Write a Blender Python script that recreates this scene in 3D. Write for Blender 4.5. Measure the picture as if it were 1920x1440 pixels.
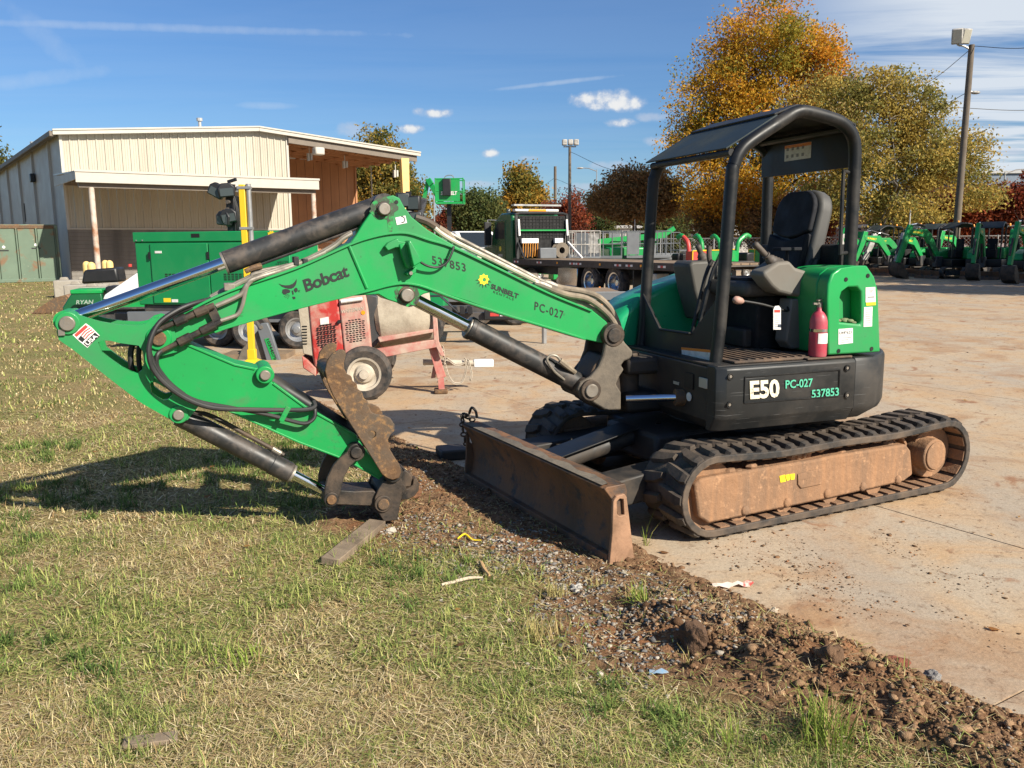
import bpy, bmesh, math, random
import numpy as np
from mathutils import Vector, Matrix
from mathutils.geometry import tessellate_polygon
random.seed(7); RNG = np.random.default_rng(7)
for o in list(bpy.data.objects): bpy.data.objects.remove(o)
SC = bpy.context.scene
COL = SC.collection
# ------------------------------------------------------------------ camera
F_PX, CAM_H, Y_HOR, ROLL = 1600.0, 1.75, 455.0, math.radians(0.5)
PITCH = math.atan((720 - Y_HOR) / F_PX)
FWD = Vector((0, math.cos(PITCH), -math.sin(PITCH)))
_u0 = Vector((0, math.sin(PITCH), math.cos(PITCH))); _r0 = Vector((1, 0, 0))
RT = _r0 * math.cos(ROLL) - _u0 * math.sin(ROLL)
UP = _u0 * math.cos(ROLL) + _r0 * math.sin(ROLL)
EYE = Vector((0, 0, CAM_H))
cam = bpy.data.cameras.new('camera'); cam.sensor_width = 36.0; cam.lens = F_PX / 1920 * 36
cam.clip_start = 0.05; cam.clip_end = 5000
cam_o = bpy.data.objects.new('camera', cam); COL.objects.link(cam_o); SC.camera = cam_o
cam_o.matrix_world = Matrix((( RT.x, UP.x, -FWD.x, EYE.x), (RT.y, UP.y, -FWD.y, EYE.y), (RT.z, UP.z, -FWD.z, EYE.z), (0, 0, 0, 1)))
# ------------------------------------------------------------------ sun + sky
SUN_AZ, SUN_EL = math.radians(-41), math.radians(34)      # azimuth measured from +x
SUN = Vector((math.cos(SUN_EL) * math.cos(SUN_AZ), math.cos(SUN_EL) * math.sin(SUN_AZ), math.sin(SUN_EL)))
sl = bpy.data.lights.new('sun', 'SUN'); sl.energy = 5.0; sl.angle = math.radians(0.5); sl.color = (1.0, 0.92, 0.79)
so = bpy.data.objects.new('sun', sl); COL.objects.link(so); so.location = (20, -20, 40)
so.rotation_euler = (-SUN).to_track_quat('-Z', 'Y').to_euler()
W = bpy.data.worlds.new('World'); SC.world = W; W.use_nodes = True
SC.view_settings.view_transform = 'Standard'; SC.view_settings.look = 'None'
SC.view_settings.exposure = 0.72; SC.view_settings.gamma = 1.0; SC.view_settings.use_curve_mapping = False
def build_world():
    nt = W.node_tree; nt.nodes.clear(); N = nt.nodes.new; L = nt.links.new
    out = N('ShaderNodeOutputWorld'); bg = N('ShaderNodeBackground'); bg.inputs['Strength'].default_value = 0.060
    sky = N('ShaderNodeTexSky'); sky.sky_type = 'NISHITA'; sky.sun_disc = False
    sky.sun_elevation = SUN_EL; sky.sun_rotation = math.atan2(SUN.x, SUN.y)
    sky.altitude = 300; sky.air_density = 1.25; sky.dust_density = 0.0; sky.ozone_density = 5.0
    tc = N('ShaderNodeTexCoord'); nrm = N('ShaderNodeVectorMath'); nrm.operation = 'NORMALIZE'
    L(tc.outputs['Generated'], nrm.inputs[0]); D = nrm.outputs[0]
    def math_(op, a, b=None, c=None, clamp=False):
        n = N('ShaderNodeMath'); n.operation = op; n.use_clamp = clamp
        for i, v in enumerate((a, b, c)):
            if v is None: continue
            if isinstance(v, (int, float)): n.inputs[i].default_value = v
            else: L(v, n.inputs[i])
        return n.outputs[0]
    def ramp(v, a, b):
        n = N('ShaderNodeMapRange'); n.interpolation_type = 'SMOOTHSTEP'
        L(v, n.inputs[0]); n.inputs[1].default_value = a; n.inputs[2].default_value = b
        return n.outputs[0]
    sep = N('ShaderNodeSeparateXYZ'); L(D, sep.inputs[0])
    zc = math_('MAXIMUM', sep.outputs[2], 0.02)
    # cirrus: project on a high plane, stretched noise
    px = math_('DIVIDE', sep.outputs[0], zc); py = math_('DIVIDE', sep.outputs[1], zc)
    comb = N('ShaderNodeCombineXYZ'); L(px, comb.inputs[0]); L(py, comb.inputs[1])
    mp = N('ShaderNodeMapping'); mp.inputs['Rotation'].default_value = (0, 0, math.radians(-14)); mp.inputs['Scale'].default_value = (0.30, 1.15, 1); mp.inputs['Location'].default_value = (1.7, 3.1, 0)
    L(comb.outputs[0], mp.inputs[0])
    n1 = N('ShaderNodeTexNoise'); n1.inputs['Scale'].default_value = 1.0; n1.inputs['Detail'].default_value = 8; n1.inputs['Roughness'].default_value = 0.6; n1.inputs['Distortion'].default_value = 0.6
    L(mp.outputs[0], n1.inputs['Vector'])
    n2 = N('ShaderNodeTexNoise'); n2.inputs['Scale'].default_value = 0.35; n2.inputs['Detail'].default_value = 3
    L(comb.outputs[0], n2.inputs['Vector'])
    # the veil thickens toward the right (north-east) side of the sky
    side = ramp(sep.outputs[0], 0.20, 0.50)
    cir = ramp(n1.outputs[0], 0.32, 0.62)
    veil = math_('MULTIPLY', cir, math_('ADD', math_('MULTIPLY', side, 1.05), 0.04))
    veil = math_('MULTIPLY', math_('MULTIPLY', veil, math_('ADD', 0.55, n2.outputs[0])), ramp(sep.outputs[2], 0.0, 0.09))
    # gnomonic sky coordinates (x/y, z/y) shared by contrail streaks and cumulus puffs
    yc = math_('MAXIMUM', sep.outputs[1], 0.05)
    uv = N('ShaderNodeCombineXYZ'); L(math_('DIVIDE', sep.outputs[0], yc), uv.inputs[0]); L(math_('DIVIDE', sep.outputs[2], yc), uv.inputs[1])
    front = math_('GREATER_THAN', sep.outputs[1], 0.1)
    def sky_uv(x, y): d = FWD + RT * ((x - 960) / F_PX) + UP * ((720 - y) / F_PX); return d.x / d.y, d.z / d.y
    nzc = N('ShaderNodeTexNoise'); nzc.inputs['Scale'].default_value = 38; nzc.inputs['Detail'].default_value = 5; nzc.inputs['Roughness'].default_value = 0.62
    L(uv.outputs[0], nzc.inputs['Vector']); nzo = math_('SUBTRACT', nzc.outputs[0], 0.5)
    def blob(x, y, rx, ry, rot=0.0):
        cu, cv = sky_uv(x, y); mp = N('ShaderNodeMapping'); mp.vector_type = 'TEXTURE'
        mp.inputs['Location'].default_value = (cu, cv, 0); mp.inputs['Rotation'].default_value = (0, 0, rot); mp.inputs['Scale'].default_value = (rx / F_PX, ry / F_PX, 1)
        L(uv.outputs[0], mp.inputs[0]); return mp.outputs[0]
    def dot_self(v):
        d = N('ShaderNodeVectorMath'); d.operation = 'DOT_PRODUCT'; L(v, d.inputs[0]); L(v, d.inputs[1]); return d.outputs['Value']
    st = None
    for (x, y, rx, ry, rot, amp) in ((240, 50, 560, 9, -0.037, .22), (85, 70, 110, 26, -0.7, .14), (60, 150, 170, 16, 0.12, .16), (1045, 155, 130, 5, 0.10, .30), (500, 198, 70, 8, -0.03, .2)):
        f = math_('MULTIPLY_ADD', dot_self(blob(x, y, rx, ry, rot)), -1.0, 1.0)
        f = math_('MULTIPLY', math_('MAXIMUM', math_('MULTIPLY_ADD', nzo, 1.6, f), 0.0), amp)
        st = f if st is None else math_('MAXIMUM', st, f)
    veil = math_('MAXIMUM', veil, math_('MULTIPLY', math_('MINIMUM', st, 0.6), front))
    def puffset(lst):
        acc = None; hi = None
        for (x, y, rx, ry) in lst:
            v = blob(x, y, rx, ry); f = math_('MULTIPLY_ADD', dot_self(v), -1.0, 1.0); acc = f if acc is None else math_('MAXIMUM', acc, f)
        return math_('MULTIPLY', ramp(math_('MULTIPLY_ADD', nzo, 2.8, acc), 0.0, 1.15), front)
    big = puffset([(1110, 190, 46, 18), (1165, 192, 50, 17), (1148, 182, 46, 19), (812, 212, 44, 10), (786, 209, 17, 9), (770, 242, 28, 10), (1162, 231, 31, 10), (920, 288, 18, 10)])
    faint = puffset([(655, 243, 34, 15), (1225, 219, 34, 10), (1235, 265, 32, 11), (1150, 310, 48, 10), (1300, 270, 42, 17), (1895, 285, 32, 9), (880, 345, 60, 7), (1090, 350, 70, 8), (990, 296, 22, 6)])
    puff_mask = math_('MAXIMUM', big, math_('MULTIPLY', faint, 0.6))
    puff_hi = ramp(math_('MULTIPLY_ADD', nzo, 1.2, big), 0.35, 1.15)
    tint = N('ShaderNodeMix'); tint.data_type = 'RGBA'; tint.blend_type = 'MULTIPLY'; tint.inputs[0].default_value = 1.0
    L(sky.outputs[0], tint.inputs[6]); tint.inputs[7].default_value = (0.63, 0.83, 1.10, 1)
    mx = N('ShaderNodeMix'); mx.data_type = 'RGBA'; L(math_('MINIMUM', veil, 0.9), mx.inputs[0]); L(tint.outputs[2], mx.inputs[6]); mx.inputs[7].default_value = (7.6, 8.2, 8.9, 1)
    pc = N('ShaderNodeMix'); pc.data_type = 'RGBA'; L(puff_hi, pc.inputs[0]); pc.inputs[6].default_value = (5.6, 6.3, 7.6, 1); pc.inputs[7].default_value = (9.0, 9.0, 8.9, 1)
    mx2 = N('ShaderNodeMix'); mx2.data_type = 'RGBA'; L(math_('MULTIPLY', puff_mask, 0.95), mx2.inputs[0]); L(mx.outputs[2], mx2.inputs[6]); L(pc.outputs[2], mx2.inputs[7])
    L(mx2.outputs[2], bg.inputs['Color']); L(bg.outputs[0], out.inputs['Surface'])
build_world()
# ------------------------------------------------------------------ pixel -> world
def ray(px, py): return FWD + RT * ((px - 960) / F_PX) + UP * ((720 - py) / F_PX)
def G(px, py, z=0.0):
    d = ray(px, py); return EYE + d * ((z - CAM_H) / d.z)
def Vp(px, py, p, n):
    d = ray(px, py); n = Vector(n); return EYE + d * ((Vector(p) - EYE).dot(n) / d.dot(n))
def at_depth(px, py, y):
    d = ray(px, py); return EYE + d * (y / d.y)
# ------------------------------------------------------------------ mesh builder
def smooth_path(pts, n=6, closed=False):
    pts = [Vector(p) for p in pts]
    if len(pts) < 3: return pts
    out = []; m = len(pts); rng = m if closed else m - 1
    for i in range(rng):
        p1, p2 = pts[i], pts[(i + 1) % m]
        p0 = pts[i - 1] if (i > 0 or closed) else p1 * 2 - p2
        p3 = pts[(i + 2) % m] if (i + 2 < m or closed) else p2 * 2 - p1
        for k in range(n):
            t = k / n
            out.append(0.5 * ((2 * p1) + (p2 - p0) * t + (2 * p0 - 5 * p1 + 4 * p2 - p3) * t * t + (3 * p1 - p0 - 3 * p2 + p3) * t ** 3))
    if not closed: out.append(pts[-1])
    return out
class MB:
    def __init__(s, frame=None): s.v = []; s.f = []; s.m = frame or Matrix.Identity(4)
    def add(s, vs, fs, frame=None):
        b = len(s.v); m = s.m if frame is None else s.m @ frame
        s.v += [m @ Vector(p) for p in vs]; s.f += [tuple(b + i for i in f) for f in fs]; return s
    def box(s, x0, x1, y0, y1, z0, z1, frame=None):
        vs = [(x, y, z) for x in (x0, x1) for y in (y0, y1) for z in (z0, z1)]
        return s.add(vs, [(0, 1, 3, 2), (4, 6, 7, 5), (0, 4, 5, 1), (2, 3, 7, 6), (0, 2, 6, 4), (1, 5, 7, 3)], frame)
    def bar(s, a, b, w, h=None, up=(0, 0, 1)):
        a, b = Vector(a), Vector(b); d = (b - a); l = d.length; d = d / l; h = h or w
        u = Vector(up); 
        if abs(d.dot(u)) > 0.98: u = Vector((1, 0, 0))
        r = d.cross(u).normalized(); u = r.cross(d)
        fm = Matrix(((d.x, r.x, u.x, a.x), (d.y, r.y, u.y, a.y), (d.z, r.z, u.z, a.z), (0, 0, 0, 1)))
        return s.box(0, l, -w / 2, w / 2, -h / 2, h / 2, fm)
    def cyl(s, a, b, r, r2=None, n=16, cap=True):
        a, b = Vector(a), Vector(b); d = (b - a).normalized(); r2 = r if r2 is None else r2
        u = d.orthogonal().normalized(); w = d.cross(u)
        vs = []
        for p, rr in ((a, r), (b, r2)):
            vs += [p + (u * math.cos(2 * math.pi * i / n) + w * math.sin(2 * math.pi * i / n)) * rr for i in range(n)]
        fs = [(i, (i + 1) % n, n + (i + 1) % n, n + i) for i in range(n)]
        if cap: fs += [tuple(reversed(range(n))), tuple(range(n, 2 * n))]
        return s.add(vs, fs)
    def ring(s, a, b, ro, ri, n=24):
        a, b = Vector(a), Vector(b); d = (b - a).normalized(); u = d.orthogonal().normalized(); w = d.cross(u); vs = []
        for p, rr in ((a, ro), (b, ro), (b, ri), (a, ri)):
            vs += [p + (u * math.cos(2 * math.pi * i / n) + w * math.sin(2 * math.pi * i / n)) * rr for i in range(n)]
        fs = []
        for k in range(4):
            k2 = (k + 1) % 4
            fs += [(k * n + i, k * n + (i + 1) % n, k2 * n + (i + 1) % n, k2 * n + i) for i in range(n)]
        return s.add(vs, fs)
    def tube(s, pts, r, n=8, smooth=0, closed=False, cap=True):
        if smooth and isinstance(r, (list, tuple)): r = [r[int(i)] + (r[min(int(i) + 1, len(r) - 1)] - r[int(i)]) * (i - int(i)) for i in np.linspace(0, len(r) - 1, (len(pts) - 1) * smooth + 1)]
        pts = smooth_path(pts, smooth, closed) if smooth else [Vector(p) for p in pts]
        m = len(pts); vs = []; u = None
        for i, p in enumerate(pts):
            a = pts[i - 1] if (i > 0 or closed) else p; b = pts[(i + 1) % m] if (i < m - 1 or closed) else p
            d = (b - a).normalized()
            if u is None: u = d.orthogonal().normalized()
            u = (u - d * u.dot(d)); u = u.normalized() if u.length > 1e-6 else d.orthogonal().normalized()
            w = d.cross(u); rr = r[i] if isinstance(r, (list, tuple)) else r
            vs += [p + (u * math.cos(2 * math.pi * k / n) + w * math.sin(2 * math.pi * k / n)) * rr for k in range(n)]
        fs = []
        for i in range(m if closed else m - 1):
            j = (i + 1) % m
            fs += [(i * n + k, i * n + (k + 1) % n, j * n + (k + 1) % n, j * n + k) for k in range(n)]
        if cap and not closed: fs += [tuple(reversed(range(n))), tuple((m - 1) * n + k for k in range(n))]
        return s.add(vs, fs)
    def lathe(s, prof, a, axis, n=24):
        a = Vector(a); d = Vector(axis).normalized(); u = d.orthogonal().normalized(); w = d.cross(u); vs = []; m = len(prof)
        for (r, h) in prof: vs += [a + d * h + (u * math.cos(2 * math.pi * i / n) + w * math.sin(2 * math.pi * i / n)) * max(r, 1e-4) for i in range(n)]
        fs = [(k * n + i, k * n + (i + 1) % n, (k + 1) * n + (i + 1) % n, (k + 1) * n + i) for k in range(m - 1) for i in range(n)]
        return s.add(vs, fs)
    def prism(s, outline, y0, y1, holes=(), axis='y', frame=None):
        """outline in the (x,z) plane extruded along y (axis='z': outline in x,y extruded along z; 'x': outline y,z)"""
        loops = [list(outline)] + [list(h) for h in holes]
        def p3(p, t): return (p[0], t, p[1]) if axis == 'y' else ((p[0], p[1], t) if axis == 'z' else (t, p[0], p[1]))
        flat = [q for lp in loops for q in lp]; n = len(flat)
        tris = tessellate_polygon([[Vector((q[0], q[1], 0)) for q in lp] for lp in loops])
        vs = [p3(q, y0) for q in flat] + [p3(q, y1) for q in flat]
        fs = [tuple(t) for t in tris] + [tuple(n + i for i in reversed(t)) for t in tris]
        if not holes: fs = [tuple(range(n)), tuple(n + i for i in reversed(range(n)))]
        b = 0
        for lp in loops:
            m = len(lp)
            fs += [(b + i, b + (i + 1) % m, n + b + (i + 1) % m, n + b + i) for i in range(m)]; b += m
        return s.add(vs, fs, frame)
    def strip(s, path, t, y0, y1, closed=False, smooth=0):
        """plate of thickness t following a path in (x,z), from y0 to y1"""
        pts = [Vector((p[0], p[1], 0)) for p in path]
        if smooth: pts = smooth_path(pts, smooth, closed)
        m = len(pts); o = []; i_ = []
        for k, p in enumerate(pts):
            a = pts[k - 1] if (k > 0 or closed) else p; b = pts[(k + 1) % m] if (k < m - 1 or closed) else p
            d = (b - a).normalized(); nn = Vector((-d.y, d.x, 0)); o.append(p + nn * t / 2); i_.append(p - nn * t / 2)
        vs = []
        for (a, b) in zip(o, i_): vs += [(a.x, y0, a.y), (a.x, y1, a.y), (b.x, y1, b.y), (b.x, y0, b.y)]
        fs = []
        for k in range(m if closed else m - 1):
            j = (k + 1) % m
            for q in range(4): fs.append((4 * k + q, 4 * k + (q + 1) % 4, 4 * j + (q + 1) % 4, 4 * j + q))
        if not closed: fs += [(3, 2, 1, 0), tuple(4 * (m - 1) + q for q in range(4))]
        return s.add(vs, fs)
    def sphere(s, c, r, n=10, sc=(1, 1, 1)):
        vs = []; fs = []; k = n // 2 + 1
        for i in range(1, k):
            th = math.pi * i / k
            for j in range(n): vs.append((c[0] + r * sc[0] * math.sin(th) * math.cos(2 * math.pi * j / n), c[1] + r * sc[1] * math.sin(th) * math.sin(2 * math.pi * j / n), c[2] + r * sc[2] * math.cos(th)))
        for i in range(k - 2):
            for j in range(n): fs.append((i * n + j, (i + 1) * n + j, (i + 1) * n + (j + 1) % n, i * n + (j + 1) % n))
        t = len(vs); vs += [(c[0], c[1], c[2] + r * sc[2]), (c[0], c[1], c[2] - r * sc[2])]
        for j in range(n): fs.append((t, j, (j + 1) % n)); fs.append((t + 1, (k - 2) * n + (j + 1) % n, (k - 2) * n + j))
        return s.add(vs, fs)
    def mesh(s, name='mesh', angle=35):
        me = bpy.data.meshes.new(name); me.from_pydata([tuple(p) for p in s.v], [], s.f)
        bm = bmesh.new(); bm.from_mesh(me); bmesh.ops.recalc_face_normals(bm, faces=bm.faces); bm.to_mesh(me); bm.free()
        if angle:
            me.polygons.foreach_set('use_smooth', [True] * len(me.polygons)); me.set_sharp_from_angle(angle=math.radians(angle))
        return me
    def build(s, name, mat, parent=None, bevel=0, angle=35, seg=2):
        me = s.mesh(name, angle); o = bpy.data.objects.new(name, me); COL.objects.link(o)
        me.materials.append(mat)
        if parent is not None: o.parent = parent
        if bevel:
            b = o.modifiers.new('bevel', 'BEVEL'); b.width = bevel; b.segments = seg; b.limit_method = 'ANGLE'; b.angle_limit = math.radians(40)
        return o
def link_copy(me, name, parent, mat4=None):
    o = bpy.data.objects.new(name, me); COL.objects.link(o); o.parent = parent
    if mat4 is not None: o.matrix_local = mat4
    return o
def tag(o, label=None, cat=None, group=None, kind=None):
    if label: o['label'] = label
    if cat: o['category'] = cat
    if group: o['group'] = group
    if kind: o['kind'] = kind
    return o
def thing(name, label, cat, loc=(0, 0, 0), rotz=0.0, group=None):
    o = bpy.data.objects.new(name, None); COL.objects.link(o); o.empty_display_size = 0.3
    o.location = loc; o.rotation_euler = (0, 0, rotz); return tag(o, label, cat, group)
def dup(root, loc, rotz, label=None, group=None, scale=1.0):
    def cp(o, par):
        c = o.copy(); COL.objects.link(c)
        if par is not None: c.parent = par
        for ch in list(o.children): cp(ch, c)
        return c
    r = cp(root, None); r.location = loc; r.rotation_euler = (0, 0, rotz); r.scale = (scale,) * 3
    if label: r['label'] = label
    if group: r['group'] = group
    return r
def yawm(deg): return Matrix.Rotation(math.radians(deg), 4, 'Z')
_text_cache = {}
def text_mesh(txt, bold=0.0, shear=0.0, spacing=1.0):
    key = (txt, bold, shear, spacing)
    if key in _text_cache: return _text_cache[key]
    cu = bpy.data.curves.new('lettering', 'FONT'); cu.body = txt; cu.offset = bold; cu.shear = shear; cu.space_character = spacing; cu.resolution_u = 3
    o = bpy.data.objects.new('lettering', cu); COL.objects.link(o)
    dg = bpy.context.evaluated_depsgraph_get(); dg.update()
    me = o.evaluated_get(dg).to_mesh(); vs = [tuple(v.co) for v in me.vertices]; fs = [tuple(p.vertices) for p in me.polygons]
    o.evaluated_get(dg).to_mesh_clear(); bpy.data.objects.remove(o); bpy.data.curves.remove(cu)
    x0 = min(v[0] for v in vs); x1 = max(v[0] for v in vs); y0 = min(v[1] for v in vs); y1 = max(v[1] for v in vs)
    vs = [((v[0] - x0) / (x1 - x0), (v[1] - y0) / (y1 - y0)) for v in vs]
    _text_cache[key] = (vs, fs); return vs, fs
def text_on(mb, txt, p0, p1, top, lift=(0, 0, 0), bold=0.0, shear=0.0, spacing=1.0):
    """flat lettering: p0->p1 is the baseline, top the point above p0 that marks the letter height"""
    vs, fs = text_mesh(txt, bold, shear, spacing); p0, p1, top, lift = Vector(p0), Vector(p1), Vector(top), Vector(lift)
    mb.add([p0 + (p1 - p0) * a + (top - p0) * b + lift for a, b in vs], fs); return mb
# ------------------------------------------------------------------ materials
def lin(r, g, b): return tuple(((c / 255) / 12.92 if c / 255 <= 0.04045 else ((c / 255 + 0.055) / 1.055) ** 2.4) for c in (r, g, b))
def pm(name, base, rough=0.5, metal=0.0, var=0.12, vscale=3.0, dirt=None, dirt_amt=0.35, dirt_scale=2.0, dirt_soft=0.18, fine=None, fine_amt=0.5, fine_scale=25.0, bump=0.0, bump_scale=30.0, spec=0.5, coat=0.0, scratch=0.0, streak=False, coord='Object', trans=0.0):
    m = bpy.data.materials.new(name); m.use_nodes = True; nt = m.node_tree; N = nt.nodes.new; L = nt.links.new
    b = nt.nodes['Principled BSDF']; b.inputs['Roughness'].default_value = rough; b.inputs['Metallic'].default_value = metal
    b.inputs['Specular IOR Level'].default_value = spec
    if coat: b.inputs['Coat Weight'].default_value = coat; b.inputs['Coat Roughness'].default_value = 0.12
    tc = N('ShaderNodeTexCoord'); vec = tc.outputs[coord]
    def noise(scale, detail=5, rough_=0.6, v=None, dist=0.0):
        n = N('ShaderNodeTexNoise'); n.inputs['Scale'].default_value = scale; n.inputs['Detail'].default_value = detail; n.inputs['Roughness'].default_value = rough_; n.inputs['Distortion'].default_value = dist
        L(v or vec, n.inputs['Vector']); return n.outputs[0]
    def mr(v, a, b_, c=0.0, d=1.0):
        n = N('ShaderNodeMapRange'); L(v, n.inputs[0])
        for i, q in enumerate((a, b_, c, d)): n.inputs[i + 1].default_value = q
        return n.outputs[0]
    def mix(f, a, c, mode='MIX'):
        n = N('ShaderNodeMix'); n.data_type = 'RGBA'; n.blend_type = mode
        for i, q in ((0, f), (6, a), (7, c)):
            if isinstance(q, (int, float)): n.inputs[i].default_value = q
            elif isinstance(q, tuple): n.inputs[i].default_value = (*q[:3], 1)
            else: L(q, n.inputs[i])
        return n.outputs[2]
    col = tuple(base); rg = None
    if var:
        f = mr(noise(vscale, 4), 0.3, 0.7)
        col = mix(f, tuple(c * (1 - var) for c in base), tuple(min(1, c * (1 + var)) for c in base))
    if dirt is not None:
        v = vec
        if streak:
            mp = N('ShaderNodeMapping'); mp.inputs['Scale'].default_value = (1, 1, 0.12); L(vec, mp.inputs[0]); v = mp.outputs[0]
        n1 = noise(dirt_scale, 8, 0.65, v, 0.3); th = 0.5 + (0.5 - dirt_amt) * 0.5
        f = mr(n1, th - dirt_soft, th + dirt_soft); col = mix(f, col, tuple(dirt)); rg = mr(f, 0, 1, rough, max(rough, 0.85))
        if metal: L(mr(f, 0, 1, metal, 0.0), b.inputs['Metallic'])
    if fine is not None:
        n2 = noise(fine_scale, 6, 0.7); th = 0.5 + (0.5 - fine_amt) * 0.5
        col = mix(mr(n2, th - 0.05, th + 0.08), col, tuple(fine))
    if scratch:
        for rot, k in ((0.45, 3.1), (-0.6, 4.3), (0.12, 2.3)):
            mp = N('ShaderNodeMapping'); mp.inputs['Rotation'].default_value = (0.0, rot, 0.0); mp.inputs['Scale'].default_value = (1.1, 1.1, 70.0); mp.inputs['Location'].default_value = (k, k * 2, k); L(vec, mp.inputs[0])
            n3 = noise(k, 2, 0.4, mp.outputs[0]); col = mix(mr(n3, 0.735, 0.745, 0, scratch), col, tuple(min(1, c + 0.16) for c in base))
    if isinstance(col, tuple): b.inputs['Base Color'].default_value = (*col, 1)
    else: L(col, b.inputs['Base Color'])
    if rg is not None: L(rg, b.inputs['Roughness'])
    elif rough > 0.1 and var: L(mr(noise(vscale * 2.3, 5), 0.3, 0.7, rough * 0.8, min(1, rough * 1.2)), b.inputs['Roughness'])
    if bump:
        bn = N('ShaderNodeBump'); bn.inputs['Strength'].default_value = 1.0; bn.inputs['Distance'].default_value = bump
        L(noise(bump_scale, 8, 0.65), bn.inputs['Height']); L(bn.outputs[0], b.inputs['Normal'])
    if trans: b.inputs['Transmission Weight'].default_value = trans
    return m
MUD = lin(150, 98, 62); DUST = lin(176, 142, 108)
M = {}
M['green'] = pm('green_paint', (0.006, 0.285, 0.066), 0.40, var=0.10, vscale=1.4, dirt=(0.035, 0.17, 0.065), dirt_amt=0.27, dirt_scale=2.4, dirt_soft=0.20, fine=(0.025, 0.04, 0.025), fine_amt=0.12, fine_scale=17, coat=0.1)
M['green_dirty'] = pm('green_paint_worn', (0.006, 0.27, 0.060), 0.45, var=0.08, vscale=2.0, dirt=(0.06, 0.12, 0.05), dirt_amt=0.17, dirt_scale=4, dirt_soft=0.12, fine=(0.028, 0.03, 0.026), fine_amt=0.17, fine_scale=14)
M['green_far'] = pm('green_paint_far', (0.008, 0.30, 0.065), 0.4, var=0.15, vscale=2, dirt=(0.06, 0.12, 0.06), dirt_amt=0.2)
M['green_hood'] = pm('green_hood', (0.012, 0.33, 0.13), 0.33, var=0.06, coat=0.2)
M['dark_green'] = pm('dark_green_paint', (0.008, 0.10, 0.035), 0.32, var=0.12, coat=0.3)
M['black_paint'] = pm('black_paint', (0.009, 0.010, 0.011), 0.42, spec=0.35, var=0.25, vscale=5, dirt=(0.055, 0.048, 0.04), dirt_amt=0.22, dirt_scale=3)
M['skirt'] = pm('charcoal_skirt', (0.016, 0.018, 0.019), 0.44, spec=0.4, var=0.2, vscale=4, dirt=(0.065, 0.055, 0.045), dirt_amt=0.22, dirt_scale=2.5, scratch=0.55)
M['black_dusty'] = pm('black_dusty', (0.016, 0.016, 0.016), 0.55, var=0.25, dirt=(0.075, 0.055, 0.038), dirt_amt=0.32, dirt_scale=4)
M['steel_black'] = pm('dark_steel', (0.026, 0.024, 0.022), 0.5, metal=0.3, var=0.25, dirt=(0.13, 0.085, 0.052), dirt_amt=0.36, dirt_scale=5, bump=0.002, bump_scale=60)
M['cast'] = pm('dusty_lit_casting', (0.17, 0.14, 0.105), 0.8, var=0.2, dirt=(0.045, 0.04, 0.035), dirt_amt=0.3, dirt_scale=6, bump=0.004, bump_scale=40)
M['cyl'] = pm('cylinder_barrel', (0.032, 0.032, 0.032), 0.42, metal=0.2, var=0.3, vscale=6, dirt=(0.13, 0.10, 0.08), dirt_amt=0.22, dirt_scale=9, fine=(0.16, 0.14, 0.12), fine_amt=0.14, fine_scale=30)
M['chrome'] = pm('chrome', (0.72, 0.73, 0.75), 0.10, metal=1.0, var=0.0)
M['pin'] = pm('steel_pin', (0.30, 0.27, 0.23), 0.42, metal=0.7, var=0.2, dirt=(0.10, 0.075, 0.05), dirt_amt=0.3, dirt_scale=20)
M['tube'] = pm('hydraulic_tube', (0.30, 0.27, 0.22), 0.45, metal=0.5, var=0.2, vscale=8, dirt=(0.12, 0.10, 0.08), dirt_amt=0.3, dirt_scale=9)
M['hose'] = pm('rubber_hose', (0.018, 0.018, 0.018), 0.55, var=0.3, vscale=10, dirt=(0.07, 0.06, 0.05), dirt_amt=0.2)
M['hose_dusty'] = pm('dusty_hose', (0.26, 0.21, 0.15), 0.85, var=0.2, vscale=10, dirt=(0.06, 0.05, 0.04), dirt_amt=0.28, dirt_scale=8)
M['rubber'] = pm('track_rubber', (0.022, 0.021, 0.020), 0.72, var=0.25, vscale=5, dirt=(0.14, 0.10, 0.068), dirt_amt=0.42, dirt_scale=5, bump=0.003, bump_scale=40)
M['mud_steel'] = pm('mud_caked_steel', (0.31, 0.165, 0.083), 0.9, var=0.15, vscale=5, dirt=(0.135, 0.092, 0.062), dirt_amt=0.40, dirt_scale=9, dirt_soft=0.20, streak=True, fine=(0.40, 0.225, 0.12), fine_amt=0.28, fine_scale=18, bump=0.010, bump_scale=22)
M['rust'] = pm('rusty_steel', (0.12, 0.062, 0.026), 0.75, metal=0.0, var=0.3, vscale=7, dirt=(0.085, 0.068, 0.050), dirt_amt=0.45, dirt_scale=5, fine=(0.24, 0.13, 0.05), fine_amt=0.36, fine_scale=28, bump=0.004, bump_scale=60)
M['blade'] = pm('blade_steel', (0.12, 0.070, 0.042), 0.60, metal=0.15, var=0.3, vscale=3, dirt=(0.24, 0.115, 0.052), dirt_amt=0.45, dirt_scale=3, streak=True, fine=(0.055, 0.050, 0.048), fine_amt=0.35, fine_scale=9, bump=0.004, bump_scale=30)
M['blade_lit'] = pm('blade_rust_sunlit', (0.34, 0.19, 0.11), 0.7, var=0.2, vscale=9, dirt=(0.16, 0.09, 0.05), dirt_amt=0.4, dirt_scale=8, bump=0.003, bump_scale=50)  # rusty blade steel with the end plate's sunlight put into its colour
M['seat'] = pm('seat_fabric', (0.008, 0.009, 0.013), 0.7, spec=0.3, var=0.2, bump=0.001, bump_scale=300)
M['seat_side'] = pm('seat_vinyl', (0.060, 0.058, 0.054), 0.55, var=0.15)
M['console'] = pm('console_plastic', (0.145, 0.137, 0.118), 0.6, var=0.08, dirt=(0.15, 0.12, 0.09), dirt_amt=0.25, dirt_scale=4)
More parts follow.
